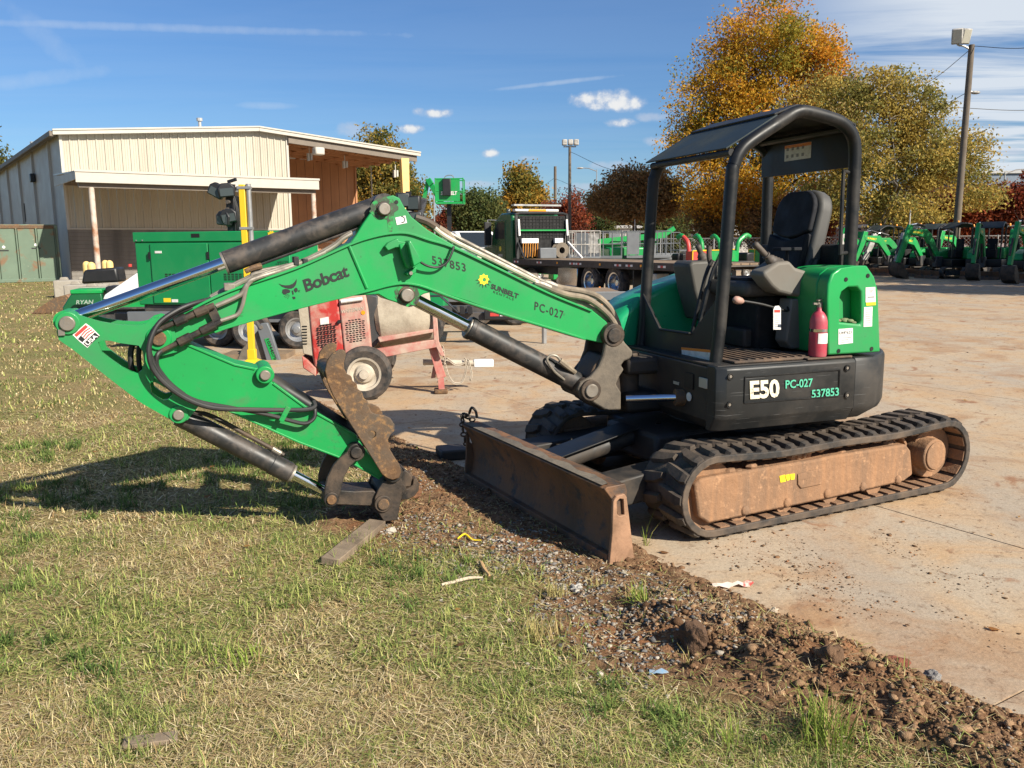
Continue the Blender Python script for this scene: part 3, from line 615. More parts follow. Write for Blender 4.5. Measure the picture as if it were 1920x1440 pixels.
    gm.build('glove', pm('glove_cloth', (0.20, 0.25, 0.12), 0.9, dirt=(0.10, 0.09, 0.06), dirt_amt=0.4, dirt_scale=20), g, angle=80)
    # ---- seat
    def rounded(w, h, r, n=5):
        pts = []
        for cx, cz, a0 in ((w / 2 - r, h - r, 0), (-w / 2 + r, h - r, 90), (-w / 2 + 0.03, 0.03, 180), (w / 2 - 0.03, 0.03, 270)):
            rr_ = r if cz > 0.1 else 0.03
            for i in range(n + 1): a = math.radians(a0 + 90 * i / n); pts.append((cx + rr_ * math.cos(a), cz + rr_ * math.sin(a)))
        return pts
    tilt = Matrix.Translation((-0.235, 0.20, 1.47)) @ Matrix.Rotation(math.radians(-13), 4, 'Y')
    bo = rounded(0.47, 0.64, 0.15)
    b1 = MB(FH @ tilt); b1.prism(bo, -0.11, 0.0, axis='x'); b1.build('seat_shell', M['seat_side'], exc, bevel=0.03, seg=3)
    up_ = [(y * 0.86, 0.33 + (z - 0.33) * 0.95) for y, z in bo if z > 0.33] ; up_ = [(0.200, 0.345)] + [p for p in up_] + [(-0.200, 0.345), (-0.1, 0.31), (0.0, 0.295), (0.1, 0.31)]
    b2 = MB(FH @ tilt); b2.prism(up_, -0.01, 0.035, axis='x'); b2.build('backrest', M['seat'], exc, bevel=0.014, seg=3)
    lo_ = [(0.205, 0.33), (0.1, 0.297), (0.0, 0.282), (-0.1, 0.297), (-0.205, 0.33), (-0.195, 0.02), (0.195, 0.02)]
    b3 = MB(FH @ tilt); b3.prism(lo_, -0.01, 0.045, axis='x'); b3.build('lumbar_cushion', M['seat'], exc, bevel=0.016, seg=3)
    b4 = MB(FH); b4.box(-0.22, 0.22, -0.03, 0.43, 1.38, 1.49); b4.build('seat_cushion', M['seat_side'], exc, bevel=0.045, seg=4)
    b5 = MB(FH); b5.box(-0.17, 0.19, 0.0, 0.40, 1.478, 1.506); b5.build('seat_pad', M['seat'], exc, bevel=0.02, seg=3)
    b6 = MB(FH); b6.box(-0.30, 0.10, 0.02, 0.40, 1.02, 1.38); b6.build('seat_base', M['dark'], exc, bevel=0.02)
    b7 = MB(FH); b7.box(0.02, 0.16, 0.10, 0.34, 1.03, 1.16); b7.build('battery_box', M['black_dusty'], exc, bevel=0.015)
    MB(FH).tube([(-0.24, 0.47, 1.47), (-0.29, 0.475, 1.62)], 0.03, 10).build('seat_belt_reel', M['black_paint'], exc)
    ar = MB(FH); q = lp(FH, 1476, 470, y=0.42); ar.cyl((q.x, 0.42, q.z - 0.10), (q.x, 0.42, q.z), 0.012, n=8); ar.box(q.x - 0.085, q.x + 0.085, 0.375, 0.465, q.z, q.z + 0.022); ar.build('arm_rest', M['seat'], exc, bevel=0.010)
    # ---- consoles
    co = [(1431, 511), (1460, 491), (1482, 489), (1493, 502), (1522, 511), (1535, 524), (1542, 540), (1541, 548), (1535, 560), (1522, 559), (1484, 555), (1460, 549), (1447, 538), (1433, 520)]
    cL = MB(FH).prism(o2(FH, co, 0.60), 0.44, 0.60).build('left_console', M['console'], exc, bevel=0.022, seg=3)
    MB(FH).prism(o2(FH, [(1484, 560), (1520, 561), (1522, 652), (1484, 655), (1474, 640)], 0.585), 0.46, 0.585).build('console_support', M['console'], exc, bevel=0.012)
    MB(FH).prism(o2(FH, [(1293, 497), (1300, 490), (1345, 488), (1352, 505), (1350, 552), (1332, 600), (1318, 602), (1302, 545)], -0.02), -0.26, -0.02).build('right_console', M['console_dark'], exc, bevel=0.02, seg=3)
    def joystick(base, top, nm):
        b, t = Vector(base), Vector(top); d = t - b; k = []
        be = MB(FH)
        be.lathe([(0.058, -0.01), (0.060, 0.0), (0.047, 0.012), (0.052, 0.02), (0.040, 0.034), (0.044, 0.042), (0.033, 0.056), (0.036, 0.064), (0.026, 0.08), (0.016, 0.09)], b, d, 16); j = be.build('joystick_boot', M['grip'], exc, angle=60)
        gr = MB(FH); pts = [b + d * 0.30, b + d * 0.45, b + d * 0.60, b + d * 0.80, b + d * 0.95, b + d * 1.0]
        gr.tube(pts, [0.013, 0.017, 0.020, 0.021, 0.022, 0.012], 12, smooth=0); gr.build('joystick_grip', M['grip'], j, angle=60)
        MB(FH).lathe([(0.013, 0), (0.028, 0.004), (0.028, 0.012), (0.013, 0.016)], b + d * 0.42, d, 14).build('grip_collar', M['grip'], j)
    jb, jt = lp(FH, 1455, 498, y=0.53), lp(FH, 1414, 456, y=0.53); joystick(jb, jt, 'l')
    jb, jt = lp(FH, 1322, 495, y=-0.12), lp(FH, 1308, 459, y=-0.12); joystick(jb, jt, 'r')
    q0, q1 = lp(FH, 1334, 500, y=0.12), lp(FH, 1330, 462, y=0.12); MB(FH).tube([q0, q0.lerp(q1, 0.5) + Vector((0.01, 0, 0)), q1], 0.018, 10, smooth=4).build('travel_lever', M['grip'], exc)
    for dy in (0.0, 0.07):
        a, b, c_ = lp(FH, 1336, 488, y=0.14), lp(FH, 1322, 520, y=0.14), lp(FH, 1296, 630, y=0.14)
        MB(FH).tube([a + Vector((0, dy, 0)), b + Vector((0, dy, 0)), c_ + Vector((0, dy, 0))], 0.014, 8, smooth=3).build('travel_pedal_lever', M['black_paint'], exc)
    # safety lever with knob, hang tag
    k0, k1 = lp(FH, 1383, 563, y=0.60), lp(FH, 1474, 583, y=0.60)
    lv = MB(FH).tube([k0, k0.lerp(k1, 0.5) + Vector((0, 0, 0.008)), k1, k1 + Vector((-0.05, -0.05, 0.02))], 0.0085, 8, smooth=3).build('safety_lever', M['black_paint'], exc)
    kb = MB(FH); d = (k0 - k1).normalized(); kb.lathe([(0.010, -0.045), (0.020, -0.03), (0.026, 0.0), (0.024, 0.018), (0.012, 0.032), (0, 0.035)], k0, d, 14); kb.build('knob', pm('pink_knob', (0.40, 0.24, 0.19), 0.5), lv, angle=70)
    q = lp(FH, 1456, 577, y=0.612); tg = thing('hang_tag', 'white hang tag with red header on the safety lever', 'tag', EX + FH @ Vector((q.x, q.y, q.z)))
    def tpt(px, py): w = lp(FH, px, py, y=0.612); return (w.x - q.x, w.z - q.z)
    to = MB(FH).prism([tpt(1450, 618), tpt(1450, 580), tpt(1453, 574), tpt(1460, 573), tpt(1464, 578), tpt(1464, 618)], -0.001, 0.001).build('tag_card', M['white'], tg)
    MB(FH).prism([tpt(1451.5, 586), tpt(1451.5, 581), tpt(1462.5, 581), tpt(1462.5, 586)], 0.0012, 0.0018).build('red_header', M['red_st'], tg)
    tl = MB(FH)
    for k in range(7): tl.prism([tpt(1453, 591.2 + 3.6 * k), tpt(1453, 590 + 3.6 * k), tpt(1461 - (k % 3), 590 + 3.6 * k), tpt(1461 - (k % 3), 591.2 + 3.6 * k)], 0.0012, 0.0018)
    tl.build('tag_text', M['grey_ink'], tg)
    # fire extinguisher strapped to the console support
    e0 = lp(FH, 1533, 656, y=0.81); ext = thing('fire_extinguisher', 'faded red fire extinguisher strapped upright beside the operator seat', 'extinguisher', EX + FH @ Vector((e0.x, 0.81, 1.022)))
    MB().lathe([(0.0, 0.0), (0.052, 0.0), (0.056, 0.01), (0.056, 0.22), (0.050, 0.25), (0.036, 0.275), (0.018, 0.29), (0.016, 0.31), (0.0, 0.31)], (0, 0, 0), (0, 0, 1), 24).build('cylinder', M['red_ext'], ext, angle=50)
    MB().lathe([(0.0575, 0.158), (0.0585, 0.158), (0.0585, 0.176), (0.0575, 0.176)], (0, 0, 0), (0, 0, 1), 24).build('strap', M['chrome'], ext)
    hd = MB(FH); hd.cyl((0, 0, 0.305), (0, 0, 0.335), 0.016, n=10); hd.bar((0.02, 0, 0.335), (-0.06, 0, 0.345), 0.02, 0.010); hd.bar((0.02, 0, 0.352), (-0.06, 0, 0.372), 0.02, 0.008); hd.bar((0.0, 0.0, 0.33), (0.05, 0.0, 0.335), 0.012); hd.build('valve_head', M['pin'], ext)
    lb = MB(FH); vs = []; 
    for i in range(9):
        a = math.radians(50 + 80 * i / 8); vs += [(0.0572 * math.cos(a), 0.0572 * math.sin(a), 0.085), (0.0572 * math.cos(a), 0.0572 * math.sin(a), 0.150)]
    lb.add(vs, [(2 * i, 2 * i + 2, 2 * i + 3, 2 * i + 1) for i in range(8)]); lb.build('paper_label', M['white'], ext)
    # swing cylinder rod on the front
    a, b = lp(FH, 1174, 748, y=0.30), lp(FH, 1268, 745, y=0.45)
    MB(FH).cyl(a, b, 0.024, n=14).build('swing_rod', M['chrome'], exc)
    MB(FH).ring(b + Vector((0.01, 0, 0)), b + Vector((-0.06, 0.02, 0)), 0.055, 0.024, 18).build('swing_gland', M['rust'], exc)
M['console_dark'] = pm('dark_console', (0.075, 0.072, 0.063), 0.6, var=0.1)
M['roof_glass'] = pm('tinted_roof_panel', (0.025, 0.036, 0.038), 0.5, var=0.15, spec=0.25, dirt=(0.06, 0.07, 0.066), dirt_amt=0.25, dirt_scale=2)
house()
# ---- boom, arm, linkage
def boom():
    Y = 0.115
    def P(px, py, y=Y): return lp(FB, px, py, y=y)
    def O(pts, y=Y): return o2(FB, pts, y)
    def sm(pts, n=4): return [(p.x, p.y) for p in smooth_path([Vector((a, b, 0)) for a, b in pts], n, True)]
    top = [(302, 612), (318, 602), (350, 580), (430, 546), (555, 503), (655, 459), (668, 440), (680, 420), (694, 400), (706, 381), (720, 370), (737, 366), (749, 371), (757, 386), (772, 407), (802, 431), (850, 459), (935, 501), (1027, 547), (1110, 581), (1137, 603), (1150, 625), (1150, 642), (1127, 643), (1098, 637),
           (1027, 615), (944, 590), (880, 566), (835, 552), (812, 547), (795, 551), (780, 560), (768, 569), (752, 570), (727, 562), (710, 552), (660, 555), (565, 577), (440, 611), (402, 624), (365, 636), (325, 652), (304, 659), (285, 651), (277, 634), (284, 619)]
    B = MB(FB).prism(O(top), -Y, Y).build('boom', M['green'], exc, bevel=0.006)
    arch_t = [(335, 592), (430, 546), (555, 503), (655, 459), (700, 444), (738, 437), (768, 438), (805, 450), (850, 464), (935, 504), (1027, 549), (1110, 583)]
    arch_b = [(402, 623), (440, 610), (565, 576), (660, 553), (700, 543), (730, 535), (757, 531.5), (785, 535), (815, 545), (850, 558), (944, 589), (1027, 614), (1098, 636)]
    MB(FB).strip(O(arch_t, Y + 0.012), 0.014, -Y - 0.016, Y + 0.016, smooth=4).build('top_flange', M['green'], B, bevel=0.003)
    MB(FB).strip(O(arch_b, Y + 0.012), 0.014, -Y - 0.016, Y + 0.016, smooth=4).build('bottom_flange', M['green'], B, bevel=0.003)
    a, b = P(655, 462), P(688, 540); MB(FB).tube([(a.x, Y + 0.002, a.z), (b.x, Y + 0.002, b.z)], 0.011, 8).build('weld_seam', M['green'], B)
    def pinx(px, py, r, yo, par, nm='pin', mat='pin', boss=None, y=Y):
        q = P(px, py, y)
        if boss: MB(FB).cyl((q.x, -boss[1], q.z), (q.x, boss[1], q.z), boss[0], n=28).build('pin_boss', M[boss[2]], par, bevel=0.006)
        return MB(FB).cyl((q.x, -yo, q.z), (q.x, yo, q.z), r, n=22).build(nm, M[mat], par, bevel=0.005)
    pinx(719, 392, 0.036, Y + 0.040, B, boss=(0.046, Y + 0.006, 'steel_black')); pinx(762, 553, 0.040, Y + 0.040, B, boss=(0.052, Y + 0.006, 'steel_black'))
    q = P(743, 379); MB(FB).cyl((q.x, -Y - 0.003, q.z), (q.x, Y + 0.003, q.z), 0.012, n=14).build('lift_hole', M['dark'], B)
    gm = pm('grease', (0.035, 0.055, 0.030), 0.5, var=0.3, vscale=20, fine=(0.008, 0.30, 0.06), fine_amt=0.42, fine_scale=26)   # grease stains round the pins
    for px, py, r in ((719, 392, 0.085), (762, 553, 0.082)):
        q = P(px, py); pts = [(q.x + r * (0.75 + 0.35 * random.random()) * math.cos(t), q.z + r * (0.75 + 0.35 * random.random()) * math.sin(t) * 0.9) for t in np.linspace(0, 6.1, 22)]
        MB(FB).prism(pts, Y + 0.0005, Y + 0.0015).build('grease_stain', gm, B)
    q = P(731, 423); MB(FB).prism([(q.x + 0.02, q.z + 0.07), (q.x - 0.02, q.z + 0.07), (q.x - 0.012, q.z - 0.05), (q.x + 0.008, q.z - 0.06)], Y + 0.0005, Y + 0.0013).build('grease_run', gm, B)
    st = MB(FB).prism(O([(741, 408), (760, 404), (763, 418), (744, 422)]), Y + 0.001, Y + 0.003).build('hook_sticker', M['white'], B)
    q = P(756, 412); MB(FB).strip([(q.x + 0.012, q.z + 0.02), (q.x - 0.005, q.z + 0.012), (q.x - 0.004, q.z - 0.012), (q.x + 0.012, q.z - 0.016)], 0.006, Y + 0.003, Y + 0.0038, smooth=3).build('hook_symbol', M['ink'], st)
    # lettering
    yl = Y + 0.0022
    def tx(txt, l, r, t, mat, bold=0.0, shear=0.0, spacing=1.0, nm='lettering'):
        mb = MB(FB); text_on(mb, txt, P(*l, yl), P(*r, yl), P(*t, yl), bold=bold, shear=shear, spacing=spacing); return mb.build(nm, M[mat], B, angle=0)
    tx('Bobcat', (574, 548), (656, 518), (567, 525), 'ink_worn', bold=0.03, spacing=0.95)
    tx('537853', (811, 495), (874, 510), (809.5, 479), 'ink_worn', bold=0.012, spacing=1.15, nm='stencil_number')
    tx('SUNBELT', (920, 541), (972, 561), (921, 531), 'ink', bold=0.04, shear=0.1)
    tx('RENTALS', (925, 549), (963, 563.5), (925.5, 545), 'ink', bold=0.0, spacing=1.35)
    tx('PC-027', (1002, 581), (1056, 599), (1003, 565), 'ink', bold=0.012, spacing=1.2, nm='stencil_number')
    # wildcat head emblem: two big horns, brow band, face, muzzle and whiskers
    em = MB(FB)
    def ez(zx, zy): return 360 + zx / 4.0, 220 + zy / 4.0
    def eo(pts, k=0.0): em.prism(O([ez(*p) for p in pts], yl), yl, yl + 0.0006)
    eo([(650, 1246), (672, 1256), (700, 1260), (730, 1258), (755, 1248), (772, 1232), (786, 1211), (784, 1238), (777, 1260), (766, 1274), (748, 1283), (728, 1284), (700, 1278), (675, 1268)]); eo([(680, 1292), (700, 1286), (722, 1290), (738, 1300), (734, 1314), (716, 1318), (706, 1328), (688, 1328), (676, 1312)]); eo([(768, 1284), (782, 1276), (792, 1286), (792, 1302), (780, 1314), (770, 1306), (764, 1294)]); eo([(748, 1300), (758, 1298), (764, 1326), (756, 1332)])
    eo([(752, 1345), (775, 1345), (776, 1360), (760, 1364)])
    for a, b in (((690, 1345), (722, 1325)), ((702, 1354), (728, 1330)), ((716, 1360), (733, 1334)), ((795, 1300), (812, 1296)), ((795, 1306), (810, 1308))):
        dx, dy = b[1] - a[1], a[0] - b[0]; l = math.hypot(dx, dy); dx, dy = dx / l * 1.3, dy / l * 1.3
        eo([(a[0] + dx, a[1] + dy), (b[0] + dx, b[1] + dy), (b[0] - dx, b[1] - dy), (a[0] - dx, a[1] - dy)])
    em.build('cat_emblem', M['ink'], B)
    # sun emblem: saw-toothed disc with a hole
    sn = MB(FB); c = P(907, 524, yl); R = []
    for i in range(24): R.append((c.x + (0.037 if i % 3 == 0 else (0.028 if i % 3 == 1 else 0.030)) * math.cos(2 * math.pi * i / 24), c.z + (0.037 if i % 3 == 0 else (0.028 if i % 3 == 1 else 0.030)) * math.sin(2 * math.pi * i / 24)))
    sn.prism(R, yl, yl + 0.0006, holes=[circle2((c.x - 0.003, c.z - 0.002), 0.012, 16)]); sn.build('sun_emblem', M['yellow_st'], B)
    ry = MB(FB)
    for i in range(7):
        a = math.radians(200 + 26 * i); d1, d2 = Vector((math.cos(a), 0, math.sin(a))), Vector((-math.sin(a), 0, math.cos(a))); p = Vector((c.x, yl, c.z)) + d1 * 0.034; q = p + d1 * 0.022
        ry.add([p - d2 * 0.004, p + d2 * 0.004, q], [(0, 1, 2)])
    ry.build('sun_rays', M['ink_worn'], B)
    # work light bracket with its cable
    wb = [(743, 465), (767, 452), (783, 487), (770, 502), (755, 496)]
    lt = MB(FB); lt.prism(O([(763, 455), (768, 450), (790, 490), (774, 500)], Y + 0.10), Y + 0.002, Y + 0.125); lto = lt.build('work_light', M['green'], exc, bevel=0.006)
    t2 = MB(FB); t2.prism(O([(720, 462), (726, 455), (744, 447), (746, 452), (765, 455), (768, 462), (740, 464), (726, 470)], Y + 0.02), Y + 0.004, Y + 0.05); t2.build('light_bracket', M['green'], lto, bevel=0.004)
    MB(FB).prism(O([(773, 503), (779, 500), (778, 511), (764, 518), (759, 512)], Y + 0.02), Y + 0.004, Y + 0.05).build('light_bracket', M['green'], lto, bevel=0.004)
    MB(FB).prism(O([(746, 458), (763, 455), (772, 497), (762, 505), (752, 480)], Y + 0.03), Y + 0.015, Y + 0.06).build('light_housing', M['green_dirty'], lto, bevel=0.008)
    q = P(770, 512, Y + 0.05); MB(FB).cyl((q.x, Y + 0.05, q.z), (q.x, Y + 0.062, q.z), 0.012, n=6).build('bolt', M['pin'], lto)
    cb = [P(779, 478, Y + 0.06), P(787, 490, Y + 0.06), P(803, 499, Y + 0.05), P(822, 501, Y + 0.045), P(838, 492, Y + 0.045), P(847, 475, Y + 0.04), P(851, 462, Y + 0.03)]
    MB(FB).tube(cb, 0.0075, 8, smooth=6).build('light_cable', M['hose'], exc)
    # ------------------------------------------------ arm
    A1, A0 = 0.138, 0.118                                    # side plates sit outside the boom tip
    pl = [(143, 590), (187, 603), (223, 609), (255, 610), (273, 607), (284, 598), (298, 594), (316, 600), (325, 612), (330, 632), (347, 638), (440, 683), (478, 690), (486, 688), (498, 687), (509, 694), (513, 706), (510, 717), (573, 763), (640, 800), (668, 818), (690, 850), (715, 872), (722, 890), (712, 898), (660, 868), (630, 855), (560, 829), (480, 793), (423, 768), (390, 763), (377, 763), (366, 770), (352, 787), (336, 793), (320, 787), (267, 757), (222, 723), (180, 690), (140, 658), (110, 637), (106, 622), (108, 602), (117, 588), (130, 584)]
    h1 = [(184, 642), (190, 638), (207, 639), (223, 643), (245, 646), (260, 648), (268, 660), (270, 680), (266, 694), (258, 700), (246, 697), (228, 688), (208, 674), (190, 660)]
    h2 = [(281, 720), (286, 716), (293, 718), (327, 733), (322, 742), (315, 749), (306, 751), (296, 746), (284, 737)]
    side_l = [(143, 590), (187, 603), (223, 609), (255, 610), (273, 607), (284, 598), (298, 594), (316, 600), (325, 612), (330, 632), (332, 660), (300, 668), (287, 690), (285, 705), (300, 716), (335, 734), (352, 750), (372, 762), (366, 770), (352, 787), (336, 793), (320, 787), (267, 757), (222, 723), (180, 690), (140, 658), (110, 637), (106, 622), (108, 602), (117, 588), (130, 584)]
    box = [(332, 640), (440, 683), (478, 690), (498, 689), (509, 694), (512, 706), (510, 717), (573, 763), (640, 800), (668, 818), (690, 850), (715, 872), (722, 890), (712, 898), (660, 868), (630, 855), (560, 829), (480, 793), (423, 768), (385, 762), (345, 748), (300, 722), (284, 705), (286, 680)]
    A = MB(FB).prism(O(box, 0.105), -0.105, 0.105).build('arm', M['green_dirty'], exc, bevel=0.006)
    for s in (1, -1):
        y0, y1 = (A0, A1) if s > 0 else (-A1, -A0)
        MB(FB).prism(O(side_l, A1), y0 - (0.013 if s > 0 else 0), y1 + (0 if s > 0 else 0.013), holes=[O(h1, A1), O(h2, A1)]).build('side_plate', M['green'], A, bevel=0.004)
    e = MB(FB); e.strip(O([(336, 640), (440, 684), (478, 692)], 0.11), 0.014, -0.112, 0.112); e.strip(O([(512, 719), (573, 764), (640, 801), (668, 819)], 0.11), 0.014, -0.112, 0.112); e.build('top_flange', M['green_dirty'], A, bevel=0.003)
    MB(FB).strip(O([(385, 762), (423, 768), (480, 793), (560, 829), (630, 855), (660, 868), (712, 898)], 0.11), 0.012, -0.112, 0.112).build('bottom_flange', M['green_dirty'], A, bevel=0.003)
    r1 = MB(FB); r1.prism(O([(281, 662), (287, 660), (290, 715), (284, 717)], A1), A1 - 0.004, A1 + 0.012); r1.build('stiffener', M['green'], A, bevel=0.003)
    pinx(127, 606, 0.040, A1 + 0.028, A, boss=(0.062, A1 + 0.012, 'green'), y=A1); pinx(298, 634, 0.040, A1 + 0.030, A, boss=(0.068, A1 + 0.014, 'green_dirty'), mat='rust', y=A1)
    pinx(335, 777, 0.030, A1 + 0.028, A, boss=(0.052, A1 + 0.012, 'green'), y=A1); pinx(497, 703, 0.030, 0.165, A, boss=(0.052, 0.148, 'green_dirty'), y=0.14)
    MB(FB).box(*(lambda q: (q.x - 0.016, q.x + 0.016, A1, A1 + 0.016, q.z - 0.016, q.z + 0.016))(P(116, 623, A1))).build('pin_keeper', M['pin'], A)
    # flag sticker on the side plate
    ys = A1 + 0.001
    def F_(pts, d=0.0, m=MB): return o2(FB, pts, ys + d)
    # sticker frame: rotated parallelogram
    sA, sB, sC, sD = (136, 628), (161, 606), (187, 629), (164, 652)
    fl = MB(FB).prism(F_([sA, sB, (172, 614), sC, sD, (150, 641)]), ys, ys + 0.001).build('flag_sticker', M['white'], A)
    def uv(u, v): # u along the text direction (up-right), v across (down-right)
        return (sA[0] + u * (sB[0] - sA[0]) + v * (sD[0] - sA[0]), sA[1] + u * (sB[1] - sA[1]) + v * (sD[1] - sA[1]))
    def stp(pts, mat, nm, d): MB(FB).prism(o2(FB, [uv(*p) for p in pts], ys + d), ys + d, ys + d + 0.0005).build(nm, mat, fl)
    stp([(0.06, 0.05), (0.92, 0.05), (0.92, 0.22), (0.06, 0.22)], M['red_st'], 'red_band', 0.0013)
    for k in range(3): stp([(0.30, 0.30 + 0.13 * k), (0.6, 0.25 + 0.13 * k), (0.95, 0.30 + 0.13 * k), (0.95, 0.355 + 0.13 * k), (0.6, 0.31 + 0.13 * k), (0.30, 0.355 + 0.13 * k)], M['red_st'], 'flag_stripe', 0.0013)
    stp([(0.02, 0.34), (0.28, 0.30), (0.28, 0.60), (0.05, 0.62)], M['ink'], 'star_field', 0.0013)
    stp([(0.04, 0.70), (0.94, 0.66), (0.94, 0.97), (0.04, 0.97)], M['ink'], 'black_band', 0.0013)
    mb = MB(FB); text_on(mb, 'USA', lp(FB, *uv(0.10, 0.94), y=ys + 0.0025), lp(FB, *uv(0.88, 0.94), y=ys + 0.0025), lp(FB, *uv(0.10, 0.72), y=ys + 0.0025), bold=0.03); mb.build('lettering', M['white'], fl, angle=0)
    # ------------------------------------------------ cylinders (centre plane)
    def C(px, py, y=0.0): return lp(FB, px, py, y=y)
    def cyl(nm, p0, p1, f, rb, rr, gland=True, mat='cyl'):
        p0, p1 = Vector(p0), Vector(p1); d = p1 - p0; g = p0 + d * f
        b = MB(FB).cyl(p0, g, rb, n=26).build(nm, M[mat], exc, bevel=0.005)
        MB(FB).cyl(g - d.normalized() * 0.02, p1, rr, n=22).build('rod', M['chrome'], b)
        if gland: MB(FB).cyl(g - d.normalized() * 0.004, g + d.normalized() * 0.012, rb * 0.97, n=26).build('gland', M['pin'], b)
        return b
    p0, p1 = C(716, 386), C(127, 600); ac = cyl('arm_cylinder', p0, p1, 0.522, 0.066, 0.036)
    MB(FB).cyl((p0.x, -0.09, p0.z), (p0.x, 0.09, p0.z), 0.07, n=22).build('cylinder_eye', M['cyl'], ac)
    MB(FB).cyl((p1.x, -0.10, p1.z), (p1.x, 0.10, p1.z), 0.058, n=22).build('rod_eye', M['green_dirty'], ac)
    d = (p1 - p0).normalized(); up = Vector((-d.z, 0, d.x)); up = up if up.z < 0 else -up
    MB(FB).tube([p0 + d * 0.16 + up * 0.074, p0 + d * 0.5 + up * 0.076, p0 + d * 0.86 + up * 0.076], 0.010, 8).build('cylinder_pipe', M['cyl'], ac)
    f0 = p0 + d * 0.80 + up * 0.085; MB(FB).tube([f0 + Vector((0, 0.03, 0.0)), f0 + Vector((0.05, 0.045, -0.012)), f0 + Vector((0.09, 0.05, -0.03))], [0.020, 0.017, 0.014], 8).build('hose_fitting', M['rust'], ac)
    p0, p1 = C(1108, 731), C(762, 554); bc = cyl('boom_cylinder', p0, p1, 0.683, 0.070, 0.040, mat='cyl')
    MB(FB).cyl((p1.x, -0.08, p1.z), (p1.x, 0.08, p1.z), 0.066, n=22).build('rod_eye', M['cyl'], bc)
    MB(FB).cyl((p0.x, -0.09, p0.z), (p0.x, 0.09, p0.z), 0.075, n=22).build('cylinder_eye', M['cyl'], bc)
    d = (p1 - p0); g = p0 + d * 0.683; MB(FB).cyl(g - d.normalized() * 0.03, g + d.normalized() * 0.004, 0.076, n=26).build('end_collar', M['cyl'], bc, bevel=0.004)
    hp = [C(1058, 712, 0.06), C(1040, 697, 0.085), C(1028, 680, 0.09), C(1026, 672, 0.09), C(1033, 666, 0.09), C(1044, 668, 0.09), C(1052, 678, 0.09)]
    MB(FB).tube(hp, 0.009, 8, smooth=5).build('cylinder_tube', M['tube'], bc)
    MB(FB).tube([C(1050, 676, 0.09), C(1060, 684, 0.09), C(1078, 698, 0.06)], [0.02, 0.022, 0.016], 8, smooth=3).build('hose_fitting', M['hose_dusty'], bc)
    p0, p1 = C(335, 779, 0.02), C(612, 922, 0.02); kc = cyl('bucket_cylinder', p0, p1, 0.745, 0.060, 0.030)
    d = (p1 - p0).normalized(); up = Vector((-d.z, 0, d.x)); up = up if up.z > 0 else -up
    MB(FB).cyl(p0 + d * 0.60, p0 + d * 0.725, 0.064, n=26).build('end_collar', M['cyl'], kc, bevel=0.004)
    MB(FB).tube([p0 + d * 0.06 + up * 0.055, p0 + d * 0.16 + up * 0.085, p0 + d * 0.4 + up * 0.083, p0 + d * 0.64 + up * 0.080], 0.014, 8, smooth=3).build('cylinder_pipe', M['steel_black'], kc)
    MB(FB).cyl(p0 + d * 0.56 + up * 0.08, p0 + d * 0.62 + up * 0.078, 0.018, n=10).build('hose_fitting', M['pin'], kc)
    p0, p1 = C(495, 708, 0.0), C(690, 832, 0.0); tc = cyl('thumb_cylinder', p0, p1, 0.86, 0.055, 0.03, mat='black_paint')
    # ------------------------------------------------ bucket linkage and coupler
    def Z(pts): return [(560 + x * 0.3195, 620 + y * 0.3195) for x, y in pts]
    def plate(nm, zp, ya, yb, mat, par=exc, yref=None, holes=(), bev=0.005, smooth=0):
        oo = o2(FB, Z(zp), yref if yref is not None else max(ya, yb)); 
        if smooth: oo = sm(oo, smooth)
        return MB(FB).prism(oo, ya, yb, holes=[o2(FB, Z(h), yref if yref is not None else max(ya, yb)) for h in holes]).build(nm, M[mat], par, bevel=bev)
    lk = [(282, 715), (305, 680), (340, 668), (372, 685), (385, 720), (345, 755), (300, 800), (268, 860), (250, 930), (236, 990), (222, 1022), (190, 1036), (158, 1018), (148, 985), (155, 920), (170, 860), (205, 790), (245, 745)]
    l1 = plate('guide_link', lk, 0.140, 0.170, 'steel_black'); plate('guide_link', lk, -0.170, -0.140, 'steel_black', yref=0.170)
    bl_ = [(160, 965), (210, 935), (330, 945), (440, 940), (500, 985), (520, 1030), (480, 1050), (430, 1030), (215, 1022), (170, 1020)]
    plate('bucket_link', bl_, -0.10, 0.125, 'steel_black', yref=0.13)
    cp = [(470, 930), (500, 885), (545, 868), (600, 858), (612, 900), (608, 960), (580, 1112), (500, 1122), (445, 1030), (448, 980)]
    K = plate('quick_coupler', cp, 0.125, 0.155, 'steel_black'); plate('coupler_plate', cp, -0.155, -0.125, 'steel_black', K, yref=0.155)
    plate('coupler_body', [(475, 930), (540, 880), (600, 880), (640, 930), (612, 990), (575, 1095), (505, 1105), (455, 1020)], -0.13, 0.13, 'steel_black', K, yref=0.155)
    hk = [(600, 930), (640, 925), (668, 905), (672, 870), (690, 862), (706, 895), (704, 935), (680, 968), (640, 988), (600, 992)]
    plate('coupler_hook', hk, 0.04, 0.11, 'steel_black', K, yref=0.10); plate('coupler_hook', hk, -0.11, -0.04, 'steel_black', K, yref=0.10)
    plate('coupler_tooth', [(590, 855), (625, 818), (650, 838), (672, 868), (660, 915), (610, 925)], -0.09, 0.09, 'steel_black', K, yref=0.10)
